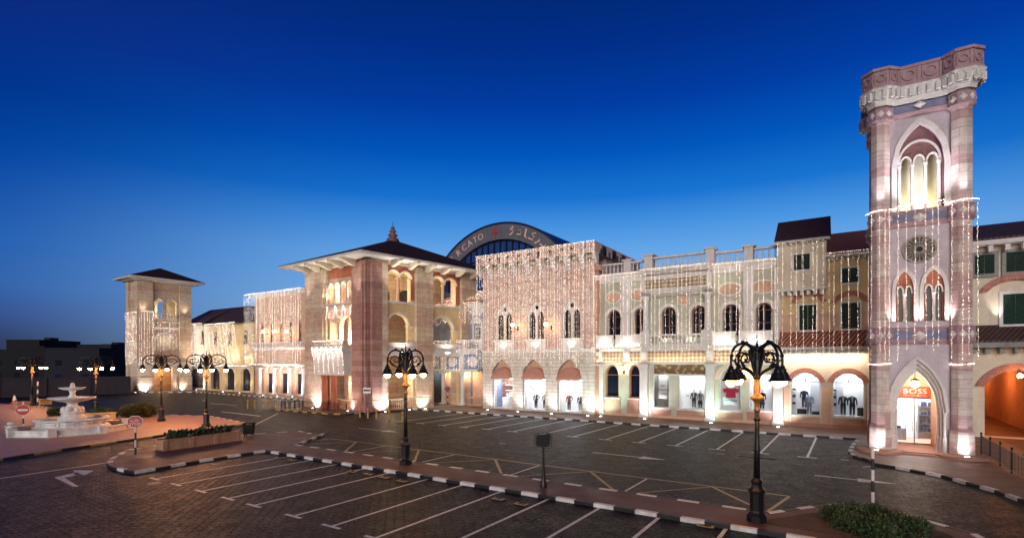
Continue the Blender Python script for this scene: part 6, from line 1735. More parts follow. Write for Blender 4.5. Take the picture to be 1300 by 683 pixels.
for i in range(8):
    p = P[i]; mb = MB(); mb.box(p[0] - .32, p[0] + .32, fz, fz + .62, p[1] - .32, p[1] + .32); mb.box(p[0] - .38, p[0] + .38, fz + .622, fz + .72, p[1] - .38, p[1] + .38)
    if i in (3, 4, 5): mb.lathe(p[0], p[1], [(.12, fz + .72), (.32, fz + .84), (.28, fz + .98), (.1, fz + 1.06)], 10)
    mb.build('pool_post', M['marble'], fo)
mb = MB(); mb.plan(ngon(4.74, 8, TH + pi / 8), fz + .01, fz + .3); mb.build('pool_water', M['glass'], fo)
mb = MB(); mb.lathe(fx, fy, [(3.3, fz + .301), (3.3, fz + .5), (3.05, fz + .58), (2.95, fz + .66), (2.95, fz + 1.0), (3.1, fz + 1.06), (3.25, fz + 1.12), (3.25, fz + 1.22), (3.0, fz + 1.24), (2.85, fz + 1.05)], 12, a0=TH, cap=False); mb.build('upper_basin', M['marble'], fo)
mb = MB()
for i in range(12):
    a = TH + 2 * pi * (i + .5) / 12; r_ = 2.95 * cos(pi / 12) + .02; lf = Fr(fx + r_ * cos(a), fy + r_ * sin(a), math.degrees(a) + 90)
    sub = MB(lf); ringmb(sub, 0, fz + .83, .16, .25, -.05, .07, 12); ringmb(sub, -.45, fz + .83, .05, .1, -.05, .05, 8); ringmb(sub, .45, fz + .83, .05, .1, -.05, .05, 8)
    o_ = len(mb.v); mb.v += sub.v; mb.uv += sub.uv; mb.f += [tuple(q + o_ for q in f_) for f_ in sub.f]; mb.mi += sub.mi
mb.build('carved_wreaths', M['marble'], fo)
mb = MB(); mb.lathe(fx, fy, [(2.9, fz + 1.0), (2.9, fz + 1.06)], 12, a0=TH); mb.build('basin_water', M['glass'], fo)
mb = MB(); mb.lathe(fx, fy, [(1.25, fz + .8), (1.25, fz + 1.35), (1.0, fz + 1.42), (.95, fz + 1.7), (1.1, fz + 1.78), (.8, fz + 1.9), (.62, fz + 2.2), (.42, fz + 2.5), (.5, fz + 2.62), (.7, fz + 2.7)], 12)
for i in range(6):
    a = i * pi / 3 + .3; mb.ball(fx + .72 * cos(a), fy + .72 * sin(a), fz + 1.98, .3, .34, 8, 6)
mb.build('pedestal', M['marble'], fo, smooth=True)
mb = MB(); mb.lathe(fx, fy, [(.4, fz + 2.66), (1.2, fz + 2.78), (1.85, fz + 2.98), (2.02, fz + 3.08), (2.02, fz + 3.16), (1.9, fz + 3.16), (1.6, fz + 3.02)], 28, cap=False); mb.lathe(fx, fy, [(1.8, fz + 3.08), (1.8, fz + 3.1)], 24); mb.build('large_bowl', M['marble'], fo, smooth=True)
mb = MB(); mb.lathe(fx, fy, [(.45, fz + 3.1), (.3, fz + 3.3), (.22, fz + 3.5), (.32, fz + 3.7), (.3, fz + 3.78)], 12); mb.build('stem', M['marble'], fo, smooth=True)
mb = MB(); mb.lathe(fx, fy, [(.25, fz + 3.76), (.8, fz + 3.86), (1.15, fz + 4.0), (1.15, fz + 4.06), (1.05, fz + 4.06), (.7, fz + 3.95)], 22, cap=False); mb.lathe(fx, fy, [(1.0, fz + 4.0), (1.0, fz + 4.02)], 22); mb.build('small_bowl', M['marble'], fo, smooth=True)
mb = MB(); mb.lathe(fx, fy, [(.2, fz + 4.0), (.25, fz + 4.15), (.16, fz + 4.3), (.2, fz + 4.4), (.03, fz + 4.52)], 10); mb.build('top_bud', M['marble'], fo, smooth=True)

fo.scale = (.80, .80, .92)
# ------------------------------------------------------------------ plants
def leaves(mb, blobs, count, size, rnd, up=.3):
    """many small leaf faces spread through bumpy ellipsoids (x,y,z,rx,ry,rz)"""
    tot = sum(b[3] * b[4] for b in blobs)
    for (x, y, z, rx, ry, rz) in blobs:
        for _ in range(int(count * rx * ry / tot)):
            while True:
                p = Vector((rnd.uniform(-1, 1), rnd.uniform(-1, 1), rnd.uniform(-.6, 1)))
                if .25 < p.length < 1: break
            p = p.normalized() * (.55 + .45 * rnd.random() ** .5) * (1 + .12 * sin(7 * p.x + 5 * p.y))
            c = Vector((x + p.x * rx, y + p.y * ry, max(.03, z + p.z * rz)))
            d = (p + Vector((rnd.uniform(-.8, .8), rnd.uniform(-.8, .8), rnd.uniform(-.2, .9) + up))).normalized()
            t = d.cross(Vector((rnd.uniform(-1, 1), rnd.uniform(-1, 1), rnd.uniform(-1, 1)))).normalized()
            L = size * rnd.uniform(.7, 1.4); w = L * .32
            a = c - t * w * .4; b_ = c + d * L * .5 + t * w; e = c + d * L; f = c + d * L * .5 - t * w
            i = len(mb.v); mb.v += [c, b_, e, f]; mb.uv += [(0, 0)] * 4; mb.f.append((i, i + 1, i + 2, i + 3)); mb.mi.append(0)
rnd = random.Random(11)
def bush(label, blobs, count, size, mats, name='bush', sprigs=0, group=None):
    b0_ = blobs[0]; e = empty(name, (b0_[0], b0_[1], max(.0, b0_[2] - b0_[5])), label, 'shrub', group)
    mb = MB(); leaves(mb, blobs, count, size, rnd); mb.build('foliage', mats[0], e)
    if len(mats) > 1:
        mb = MB(); leaves(mb, [(x, y, z + rz * .12, rx * .9, ry * .9, rz) for x, y, z, rx, ry, rz in blobs], int(count * .22), size, rnd); mb.build('young_foliage', mats[1], e)
    mb = MB()
    for (x, y, z, rx, ry, rz) in blobs:
        for k in range(7):
            a = rnd.random() * 6.3; mb.tube([(x + .1 * cos(a), y + .1 * sin(a), max(.1, z - rz)), (x + rx * .6 * cos(a), y + ry * .6 * sin(a), z + rz * .7)], .012, 4, .005)
    mb.build('twigs', M['stem'], e)
    return e
rb_ = random.Random(5); bl = []
for (x, y) in ((-.25, 22.5), (.25, 21.5), (.6, 22.4), (1.1, 21.5), (1.2, 22.5), (.3, 23.3), (.9, 23.2), (1.6, 22.0), (-.1, 21.9), (.7, 21.1)):
    for k in range(4):
        bl.append((x + rb_.uniform(-.35, .35), y + rb_.uniform(-.35, .35), rb_.uniform(.28, .46), rb_.uniform(.25, .48), rb_.uniform(.25, .45), rb_.uniform(.2, .34)))
bush('big dark green shrub filling the planting bed beside the nearest street lamp', bl, 15000, .085, [M['leaf'], M['leaf2']])
x, y = G(162, 530, .142); bush('rounded clipped bush between the fountain and the plaza lamps', [(x, y + 1.0, .75, 1.9, 1.5, .75)], 7000, .16, [M['leaf2'], M['leaf']])
x, y = G(120, 529, .142); bush('low dark bush close behind the fountain basin', [(x, y + .5, .5, 1.3, .7, .5), (x + 1.6, y + .8, .45, 1.1, .7, .45)], 2600, .16, [M['leaf']])
x, y = G(72, 527, .142); bush('small dark shrub at the left shoulder of the fountain', [(x, y, .45, 1.0, .7, .45)], 1300, .16, [M['leaf'], M['leaf2']])
# long planter
pl0, pl1 = G(209.5, 572.3, .142), G(303.5, 559.2, .142)
fpl = Fr(pl0[0], pl0[1], math.degrees(atan2(pl1[1] - pl0[1], pl1[0] - pl0[0]))); LP = hypot(pl1[0] - pl0[0], pl1[1] - pl0[1])
e = empty('planter_box', tuple(fpl.pt(LP / 2, -.5, .142)), 'long salmon stone planter box with low leafy plants on the island', 'planter')
mb = MB(fpl); z0, z1 = .142, .80
mb.box(0, LP, z0, z1, -.14, 0); mb.box(0, LP, z0, z1, -1.1, -.96); mb.box(-.0, .14, z0, z1, -.958, -.142); mb.box(LP - .14, LP, z0, z1, -.958, -.142)
for i in range(4): u = LP * i / 3; mb.box(u - .14, u + .14, z0, z1 + .01, .002, .05)
mb.build('stone_box', M['planter'], e)
mb = MB(fpl); mb.box(-.06, LP + .06, z1 + .012, z1 + .08, -.2, .06); mb.box(-.06, LP + .06, z1 + .012, z1 + .08, -1.16, -.9); mb.build('coping', M['planter'], e)
mb = MB(fpl); mb.box(.15, LP - .15, z0 + .1, z1 - .08, -.95, -.15); mb.build('soil', M['soil'], e)
for i in range(9):
    p = fpl.pt(.7 + (i + .35 * sin(i * 2.3)) * (LP - 1.4) / 8, -.55, z1 + .1); r_ = random.Random(i).uniform(.22, .42)
    ee = empty('potted_plant', (p.x, p.y, z1 - .08), 'small leafy plant growing in the long salmon planter', 'plant', 'plants in the long planter')
    mb = MB(); leaves(mb, [(p.x, p.y, z1 + .12, .36, .30, r_ * .85)], 85, .24, random.Random(40 + i), .6); mb.build('foliage', M['leaf'], ee)
# yellow stone trough behind the fountain and the low pink wall at the left
def trough(name, label, a, b, y0, y1, h, dep, mat, cat):
    p0 = G(a, y0, .142); p1 = G(b, y1, .142); f = Fr(p0[0], p0[1], math.degrees(atan2(p1[1] - p0[1], p1[0] - p0[0]))); L = hypot(p1[0] - p0[0], p1[1] - p0[1])
    e = empty(name, tuple(f.pt(L / 2, -dep / 2, .142)), label, cat)
    mb = MB(f); mb.box(0, L, .142, .142 + h, -dep, 0); mb.build('stone_body', mat, e)
    mb = MB(f); mb.box(-.08, L + .08, .144 + h, .144 + h + .1, -dep - .08, .08); mb.build('coping', mat, e); return e
trough('low_wall', 'low yellow sandstone wall running behind the fountain', 104, 147, 537.5, 534.5, .8, .6, M['sandstone'], 'wall')
trough('low_wall', 'small pale stone block wall near the no entry sign', 22, 38, 519, 518, .75, 1.2, M['planter'], 'wall')
trough('low_wall', 'short yellow stone wall at the foot of the leftmost street lamp', 51, 66, 514, 513.2, .7, .8, M['sandstone'], 'wall')

# ------------------------------------------------------------------ signs, posts and bins
def face_frame(x, y, deg): return Fr(x, y, deg)
cam_deg = math.degrees(TH)
def striped_post(mb, x, y, z0, z1, r, k, top_black=True):
    for i in range(k):
        mb.m = (i + (k if top_black else k + 1)) % 2
        mb.lathe(x, y, [(r, z0 + (z1 - z0) * i / k), (r, z0 + (z1 - z0) * (i + 1) / k)], 10)
    mb.m = 0
x, y = G(172, 577, .142); f = Fr(x, y, cam_deg + 16)
e = empty('stop_sign', (x, y, .142), 'red octagonal STOP sign with Arabic lettering on a striped post', 'sign')
mb = MB(); striped_post(mb, x, y, .142, 2.5, .055, 5, False); mb.build('post', [M['kblack'], M['kwhite']], e)
oc = [(.46 * cos(pi / 8 + k * pi / 4), 2.25 + .40 * sin(pi / 8 + k * pi / 4)) for k in range(8)]
mb = MB(f); mb.prism(oc, .07, .09); bd = mb.build('sign_face', M['signwhite'], e)
mb = MB(f); mb.prism([(a * .92, 2.25 + (b - 2.25) * .92) for a, b in oc], .091, .097); mb.build('red_field', M['signred'], bd)
text('lettering', 'STOP', f, 0, .1, 2.02, .26, M['signwhite'], bd, ext=.004)
mb = MB(f)
for st in ([(.26, 2.36), (.22, 2.30), (.05, 2.29), (-.08, 2.30), (-.2, 2.30), (-.27, 2.36)], [(.06, 2.30), (.02, 2.40), (.12, 2.42), (.14, 2.33)], [(.05, 2.49), (.06, 2.495)], [(-.16, 2.42), (-.15, 2.425)], [(-.06, 2.42), (-.05, 2.425)]): mb.tube([(a, .1, b) for a, b in st], .018, 5)
mb.build('lettering', M['signwhite'], bd)
x, y = G(29.5, 545, .142); f = Fr(x, y, cam_deg + 25)
e = empty('no_entry_sign', (x, y, .142), 'round red no entry sign on a striped post left of the fountain', 'sign')
mb = MB(); striped_post(mb, x, y, .142, 2.6, .06, 5); mb.build('post', [M['kblack'], M['kwhite']], e)
mb = MB(f); mb.prism(circ(0, 1.85, .48, 24), .08, .10); o = mb.build('sign_face', M['signred'], e)
mb = MB(f); mb.prism(rect(-.34, .34, 1.77, 1.93), .101, .108); mb.build('white_bar', M['signwhite'], o)
mb = MB(f); ringmb(mb, 0, 1.85, .455, .48, .101, .107, 24); mb.build('white_ring', M['signwhite'], o)
# three roadside posts before the blue house
for a, b, h, rd, lab in ((568.3, 513, 2.6, .36, 'round blue sign on a striped post, left of its twin before the blue house'), (593.6, 513.2, 2.6, .36, 'round blue sign on a striped post, next to the pink palace corner')):
    x, y = G(a, b, .15); f = Fr(x, y, cam_deg); e = empty('round_sign', (x, y, .15), lab, 'sign', 'blue round signs')
    mb = MB(); striped_post(mb, x, y, .15, h, .07, 6); mb.build('post', [M['kblack'], M['kwhite']], e)
    mb = MB(f); mb.prism(circ(0, h - .3, rd, 20), .08, .1); o = mb.build('sign_face', M['signblue'], e)
    mb = MB(f); mb.prism([(-.2, h - .12), (-.12, h - .06), (.2, h - .48), (.12, h - .54)], .101, .106); ringmb(mb, 0, h - .3, rd * .82, rd, .101, .106, 20); mb.build('red_slash', M['signred'], o)
x, y = G(549, 513.5, .15); f = Fr(x, y, cam_deg); e = empty('direction_sign', (x, y, .15), 'short black and white post with small blue plate beside the pavilion flank', 'sign')
mb = MB(); striped_post(mb, x, y, .15, 1.9, .08, 2, False); mb.build('post', [M['kblack'], M['kwhite']], e); mb = MB(f); mb.box(-.2, .2, 1.5, 1.95, .082, .1); o = mb.build('sign_plate', M['signwhite'], e); mb = MB(f); mb.box(-.14, .14, 1.6, 1.85, .101, .108); mb.build('blue_mark', M['signblue'], o)
x, y = G(464, 526, .0); f = Fr(x, y, cam_deg - 8); e = empty('board_sign', (x, y, 0), 'white board sign on two posts at the foot of the pavilion corner pier', 'sign')
mb = MB(f); mb.lathe(0, 0, [(.05, 0), (.05, 3.1)], 8); mb.lathe(.42, 0, [(.05, 0), (.05, 3.1)], 8); mb.build('post', M['steel'], e)
mb = MB(f); mb.box(-.25, .65, 2.45, 3.1, .052, .09); o = mb.build('board', M['signwhite'], e)
mb = MB(f); mb.box(-.2, .6, 2.68, 2.90, .091, .098); mb.build('dark_symbol', M['text'], o); mb = MB(f); mb.prism(circ(.45, 2.79, .12, 12), .099, .106); mb.build('red_dot', M['signred'], o)
x, y = G(690, 618, .142); f = Fr(x, y, cam_deg - 14); e = empty('panel_sign', (x, y, .142), 'back of a dark framed panel sign on a slim black post on the island', 'sign')
mb = MB(f); mb.lathe(0, 0, [(.17, .142), (.16, .3), (.10, .55), (.07, 1.0), (.085, 1.02), (.06, 1.06), (.05, 2.2)], 10); mb.build('post', M['iron'], e)
mb = MB(f); mb.prism([(-.30, 2.05), (.22, 2.05), (.30, 2.15), (.34, 2.62), (.28, 2.66), (-.28, 2.58), (-.34, 2.52), (-.36, 2.12)], -.03, .03); mb.build('panel', M['binblack'], e)
mb = MB(f); fr0 = [(-.36, 1.99), (.30, 1.99), (.39, 2.1), (.41, 2.7), (-.35, 2.64), (-.42, 2.56), (-.42, 2.06), (-.36, 1.99)]; mb.tube([(a, 0, b) for a, b in fr0], .018, 6); mb.build('panel_frame', M['iron'], e)
x, y = G(1108, 638, .142); e = empty('striped_post', (x, y, .142), 'black and white striped marker post behind the big shrub', 'post')
mb = MB(); striped_post(mb, x, y, .142, 2.45, .06, 5); mb.lathe(x, y, [(.12, .142), (.12, .17)], 10); mb.build('painted_post', [M['kblack'], M['kwhite']], e)
x, y = G(48, 515, .142); e = empty('striped_post', (x, y, .142), 'thin dark striped post beside the leftmost street lamp', 'post'); mb = MB(); striped_post(mb, x, y, .142, 3.4, .09, 6); mb.build('painted_post', [M['kblack'], M['kwhite']], e)
x, y = G(18.5, 512, .142); e = empty('traffic_cone', (x, y, .142), 'small red and white traffic cone on the plaza by the dark wall', 'cone')
mb = MB(); mb.lathe(x, y, [(.5, .142), (.5, .2), (.34, .22), (.25, .6)], 12); mb.build('cone_foot', M['signred'], e); mb = MB(); mb.lathe(x, y, [(.25, .6), (.14, 1.1), (.1, 1.3)], 12); mb.build('cone_top', M['signwhite'], e)
# litter bin
x, y = G(316, 553.5, .142); f = Fr(x, y, cam_deg + 6); e = empty('litter_bin', (x, y, .142), 'black rectangular litter bin on thin legs beside the planter box', 'bin')
mb = MB(f); mb.plan([(-.32, -.25), (.32, -.25), (.32, .25), (-.32, .25)], .36, 1.02, [(-.36, -.28), (.36, -.28), (.36, .28), (-.36, .28)]); mb.build('bin_body', M['binblack'], e)
mb = MB(f); mb.box(-.38, .38, 1.16, 1.22, -.3, .3); mb.box(-.37, -.33, 1.0, 1.16, -.28, .28); mb.box(.33, .37, 1.0, 1.16, -.28, .28); mb.build('lid', M['binblack'], e)
for u, n in ((-.26, -.2), (.26, -.2), (-.26, .2), (.26, .2)): mb = MB(f); mb.lathe(u, n, [(.03, .142), (.03, .37)], 8); mb.build('leg', M['iron'], e)
# yellow bollards
def bollard(x, y, z, lab, grp, h=1.05):
    e = empty('bollard', (x, y, z), lab, 'bollard', grp)
    mb = MB(); mb.lathe(x, y, [(.1, z), (.1, z + h - .06), (.07, z + h)], 10); mb.build('tube', M['kyellow'], e)
    mb = MB(); mb.lathe(x, y, [(.106, z + h * .62), (.106, z + h * .75)], 10); mb.build('band', M['signred'], e)
for a, b in ((314.5, 519), (323.5, 519), (334, 519), (342, 518.8), (348.5, 517)): bollard(*G(a, b), 0, 'slim yellow bollard in the row left of the black bicycle racks', 'yellow bollards left of the racks', 1.15)
for a, b in ((457, 530), (467, 530.7), (478, 532), (494, 533.2), (511, 535.7)): bollard(*G(a, b), 0, 'slim yellow bollard in the row before the pavilion corner', 'yellow bollards before the pavilion corner', 1.1)
# racks and railings on the pavilion pavement
def railing(name, label, p0, p1, z, h, pitch, cat, group=None, rail=.03, ball=False):
    f = Fr(p0[0], p0[1], math.degrees(atan2(p1[1] - p0[1], p1[0] - p0[0]))); L = hypot(p1[0] - p0[0], p1[1] - p0[1])
    e = empty(name, tuple(f.pt(L / 2, 0, z)), label, cat, group)
    mb = MB(f); mb.tube([(0, 0, z + h), (L, 0, z + h)], rail, 6); mb.tube([(0, 0, z + .15), (L, 0, z + .15)], rail * .8, 6); mb.build('rail', M['iron'], e)
    mb = MB(f); k = max(1, int(L / pitch))
    for i in range(k): u = (i + .5) * L / k; mb.box(u - .013, u + .013, z + .15, z + h, -.013, .013)
    mb.build('bars', M['iron'], e)
    npst = max(2, int(L / 2) + 1)
    for i in range(npst):
        u = L * i / (npst - 1); mb = MB(f); mb.lathe(u, 0, [(.045, z), (.045, z + h + .08), (.03, z + h + .1)], 8)
        if ball: mb.ball(u, 0, z + h + .16, .07, seg=8, rings=5)
        mb.build('post', M['iron'], e)
    return e
for i, (a, b, y0, y1) in enumerate(((357, 361, 519.5, 519), (362.5, 367, 519.3, 518.8), (368.5, 373.5, 519, 518.5), (374.5, 380, 518.8, 518.2))):
    railing('bicycle_rack', 'black metal rack in the row beside the pavilion', G(a, y0, .15), G(b, y1, .15), .15, .95, .14, 'rack', 'black racks')
railing('railing', 'short black railing in front of the left pavilion pier', G(384, 520.5, .15), G(400, 521.5, .15), .15, 1.1, .16, 'railing')
railing('railing', 'black railing curving past the pavilion balcony columns', G(410, 521.5, .15), G(425, 523, .15), .15, 1.1, .16, 'railing')
railing('railing', 'black railing panel nearest the pavilion corner pier', G(428, 524.5, .15), G(440, 525, .15), .15, 1.1, .16, 'railing')
railing('iron_fence', 'tall black iron fence along the driveway beside the bell tower', (7.0, 44.2), (7.25, 30.5), .15, 1.15, .24, 'fence', None, .032, True)
# wheel stops
for i, (a, b) in enumerate(((352.5, 581.5), (371, 584.3), (447, 599), (467.5, 602.3), (488, 606.3), (510.5, 611), (632.5, 633.8), (661.5, 640.3), (896, 668))):
    x, y = G(a, b); e = empty('wheel_stop', (x, y, 0), 'low yellow and black wheel stop on the parking bay', 'wheel stop', 'wheel stops')
    mb = MB(); mb.box(x - .3, x + .3, 0, .035, y - .16, y + .16); mb.build('rubber_block', M['kblack'], e)
    mb = MB(); mb.box(x - .3, x - .18, .036, .045, y - .16, y + .16); mb.box(x + .18, x + .3, .036, .045, y - .16, y + .16); mb.box(x - .17, x + .17, .036, .045, y - .16, y - .09); mb.build('yellow_marking', M['kyellow'], e)
# ------------------------------------------------------------------ mannequins and goods in the windows
def mannequin(f, u, n, z, h, label, jacket, trousers, shirt, head=True, arm='down', skirt=False):
    s = h / 1.8
    e = empty('mannequin', tuple(f.pt(u, n, z)), label, 'mannequin')
    g = lambda a, b, c: (u + a * s, n + b * s, z + c * s)
    mb = MB(f)
    mb.lathe(u, n, [(.06 * s, z + 1.46 * s), (.055 * s, z + 1.56 * s)], 8)
    if head: mb.ball(u, n, z + 1.68 * s, .085 * s, .125 * s, 10, 8)
    for sg in (-1, 1): mb.ball(*g(sg * .30, .06, .82), .045 * s, .08 * s, 6, 5); mb.tube([g(sg * .09, 0, .12), g(sg * .09, .12, .04)], .045 * s, 6)
    mb.box(u - .28 * s, u + .28 * s, z, z + .015, n - .2 * s, n + .2 * s)
    mb.build('body', M['skin'], e, smooth=False)
    mb = MB(f)
    def oval(c, rx, ry): return [g(rx * cos(2 * pi * k / 10), ry * sin(2 * pi * k / 10), c) for k in range(10)]
    def loft(rows):
        R = [[mb.V(*p) for p in r] for r in rows]
        for a, b in zip(R, R[1:]):
            for k in range(10): mb.face((a[k], a[(k + 1) % 10], b[(k + 1) % 10], b[k]))
        mb.face(R[0][::-1]); mb.face(R[-1])
    loft([oval(.78, .20, .13), oval(.95, .17, .12), oval(1.12, .165, .115), oval(1.32, .215, .13), oval(1.42, .21, .11), oval(1.49, .08, .07)])
    for sg in (-1, 1):
        if arm == 'hip' and sg > 0: mb.tube([g(.2, 0, 1.42), g(.42, .0, 1.18), g(.24, .1, .98)], .06 * s, 7, .045 * s)
        else: mb.tube([g(sg * .2, 0, 1.42), g(sg * .27, .0, 1.15), g(sg * .30, .06, .86)], .06 * s, 7, .042 * s)
    o = mb.build('jacket', jacket, e)
    mb = MB(f); mb.prism([(u - .05 * s, z + 1.46 * s), (u + .05 * s, z + 1.46 * s), (u + .03 * s, z + 1.0 * s), (u - .03 * s, z + 1.0 * s)], n + .13 * s, n + .145 * s); mb.build('shirt_front', shirt, o)
    mb = MB(f)
    if skirt: loft([oval(.45, .24, .18), oval(.8, .18, .13), oval(.86, .17, .12)])
    for sg in (-1, 1): mb.tube([g(sg * .09, 0, .84), g(sg * .10, .01, .48), g(sg * .10, 0, .07)], .095 * s, 8, .06 * s)
    mb.build('trousers', trousers, e)
    return e
def at_w(f, px_, n, z, h, **kw): return mannequin(f, f.u(px_, n), n, z, h, **kw)
zf_p = PAVE_Z + .14
at_w(fp, 680.5, -1.5, zf_p, 2.15, label='mannequin in black suit with one hand on hip in the middle arched window', jacket=M['blackcloth'], trousers=M['blackcloth'], shirt=M['signwhite'], arm='hip')
at_w(fp, 691.5, -1.6, zf_p, 2.1, label='half hidden mannequin at the right edge of the middle arched window', jacket=M['blackcloth'], trousers=M['suit'], shirt=M['signwhite'])
at_w(fp, 722.5, -1.4, zf_p, 2.2, label='mannequin in brown jacket in the right arched window of the pink palace', jacket=M['brownsuit'], trousers=M['blackcloth'], shirt=M['signorange'], arm='hip')
at_w(fp, 736.5, -1.5, zf_p, 2.1, label='mannequin in black jacket at the right edge of the right arched window', jacket=M['blackcloth'], trousers=M['greypl'], shirt=M['signwhite'])
zg = gh[3][2] + .02
at_w(fm, 881, -1.0, zg, 2.0, label='mannequin in dark coat left of pair in the green palazzo window', jacket=M['blackcloth'], trousers=M['blackcloth'], shirt=M['signwhite'])
at_w(fm, 889, -.8, zg, 1.95, label='mannequin in black skirt right of pair in the green palazzo window', jacket=M['greypl'], trousers=M['blackcloth'], shirt=M['blackcloth'], skirt=True)
at_w(fm, 967.5, -.9, gh[5][2] + .02, 2.0, label='mannequin in navy jacket in the window left of the last white pilaster', jacket=M['suit'], trousers=M['suit'], shirt=M['blackcloth'], skirt=True)
zy = sw[0][2] + .02
at_w(fm, 1021, -1.3, zy + .5, 2.0, label='headless navy suit hanging behind the jeans figure in the left suit window', jacket=M['suit'], trousers=M['suit'], shirt=M['suit'], head=False)
at_w(fm, 1027.5, -.9, zy, 2.05, label='figure in white top and pale blue jeans in the left suit window', jacket=M['bluepanel'], trousers=M['bluepanel'], shirt=M['signwhite'], head=False)
at_w(fm, 1070.5, -.9, zy, 2.15, label='left headless navy suit figure in the right suit window', jacket=M['suit'], trousers=M['suit'], shirt=M['signwhite'], head=False)
at_w(fm, 1082, -.9, zy, 2.15, label='right headless navy suit figure in the right suit window', jacket=M['suit'], trousers=M['suit'], shirt=M['signwhite'], head=False)
def case(f, px_, n, z, w, h, d, label):
    u = f.u(px_, n); e = empty('suitcase', tuple(f.pt(u, n, z)), label, 'suitcase')
    mb = MB(f); mb.box(u - w / 2, u + w / 2, z + .04, z + h, n - d / 2, n + d / 2)
    for k in (-.3, 0, .3): mb.box(u + k * w - .02, u + k * w + .02, z + .08, z + h - .04, n + d / 2, n + d / 2 + .015)
    mb.build('shell', M['blackcloth'], e); mb = MB(f); mb.tube([(u - w * .2, n, z + h), (u - w * .2, n, z + h + .12), (u + w * .2, n, z + h + .12), (u + w * .2, n, z + h)], .015, 5); mb.build('handle', M['steel'], e)
case(fm, 1093, -.9, zy, .55, .8, .3, 'dark upright suitcase beside the two navy suits')
case(fm, 1018, -.6, zy, .75, .5, .3, 'dark travel bag under the hanging navy suit')
u = fm.u(1036, -.9); e = empty('shoe_shelf', tuple(fm.pt(u, -.9, zy)), 'low stack of dark shoes and boxes at the right of the left suit window', 'display')
mb = MB(fm); mb.box(u - .35, u + .35, zy, zy + .12, -1.1, -.6); mb.box(u - .3, u + .34, zy + .122, zy + .3, -1.05, -.65); mb.build('boxes', M['blackcloth'], e)
# ------------------------------------------------------------------ wall lanterns
def wall_lantern(f, px_, py_, reach, label, r=.2, mat='warmglobe', group=None):
    u, z = f.uz(px_, py_, 0.0)
    e = empty('wall_lantern', tuple(f.pt(u, 0.02, z)), label, 'lantern', group)
    mb = MB(f); mb.box(u - .1, u + .1, z - .35, z + .2, .02, .1); mb.tube([(u, .08, z - .15), (u, reach * .5, z - .22), (u, reach, z + .05)], .035, 6); mb.build('bracket', M['iron'], e)
    mb = MB(f); mb.ball(u, reach, z + .28, r, seg=12, rings=8); mb.build('globe', M[mat], e, smooth=True)
    mb = MB(f); mb.lathe(u, reach, [(r * 1.2, z + .40), (r * .7, z + .52), (.04, z + .66)], 10); mb.lathe(u, reach, [(.05, z + .02), (.1, z + .06)], 8); mb.build('cap', M['iron'], e)
wall_lantern(fp, 658, 416, 1.3, 'glowing wall lantern right of the first gothic window of the pink palace')
wall_lantern(fp, 700, 415, 1.3, 'glowing wall lantern right of the middle gothic window of the pink palace')
wall_lantern(fm, 793, 470, .5, 'glowing wall lantern between the two dark arches of the green palazzo')
wall_lantern(fm, 945, 476, .5, 'glowing wall lantern over the windows behind the nearest street lamp')
for a, w_ in ((340, 'left'), (354, 'middle'), (369, 'right')): wall_lantern(fw_, a, 423, .9, 'glowing wall lantern on the arcaded wing, %s of three' % w_, .22)
wall_lantern(fg, 318, 456, .8, 'glowing wall lantern low on the broader gabled house')
# ------------------------------------------------------------------ uplights along the pavement
n_up = 'lit ground spotlight in the pavement before '
MINT = (.55, 1.0, .80); WHT = (.96, .97, 1.0)
def up_at(f, px_, n, lab, en, col=WHT, aim=None, spot=58):
    p = f.pt(f.u(px_, n), n, 0); a = aim or (f.n * -1 * .62 + Vector((0, 0, 1))); uplight(p.x, p.y, lab, en * .85, col, aim=tuple(a), spot=118)
for a, w_ in ((619, 'the left edge pier'), (657.5, 'the second pier'), (700, 'the third pier'), (746, 'the right edge pier')): up_at(fp, a, 1.7, n_up + w_ + ' of the pink palace', 520)
for a, w_, c_ in ((762.5, 'the first pilaster', MINT), (818.5, 'the second pilaster', WHT), (902.5, 'the third pilaster', MINT), (988, 'the last pilaster', WHT)): up_at(fm, a, 1.9, n_up + w_ + ' of the green palazzo', 620, c_)
for a, w_ in ((334, 'left'), (352, 'second'), (371, 'third'), (389, 'right')): up_at(fw_, a, 2.2, n_up + 'the %s column of the arcaded wing' % w_, 900)
for a, w_ in ((249, 'shop of the narrow gabled house'), (283, 'left half of the broad gabled house'), (304, 'right half of the broad gabled house')): up_at(fg, a, 1.5, n_up + 'the ' + w_, 480, (1, .9, .75))
up_at(A, 397, 1.0, n_up + 'the left pavilion pier', 900, WHT, spot=50); up_at(A, 441, 1.0, n_up + 'the front face of the pavilion corner pier', 420, (1, .92, .85), spot=50)
up_at(B, 489, 1.1, n_up + 'the right face of the pavilion corner pier', 1000, WHT, spot=52); up_at(B, 540, 1.1, n_up + 'the middle pavilion pier', 480, (1, .9, .8), spot=50); up_at(B, 520, 1.3, n_up + 'the pavilion railing', 160, (.6, .95, 1))
up_at(fTs, 185, 1.4, n_up + 'the near pier of the square tower', 520, WHT, spot=60); up_at(fTs, 232, 1.4, n_up + 'the far pier of the square tower', 330, (1, .9, .8), spot=60); up_at(fTf, 172, 1.2, n_up + 'the narrow front of the square tower', 420, WHT, spot=60)
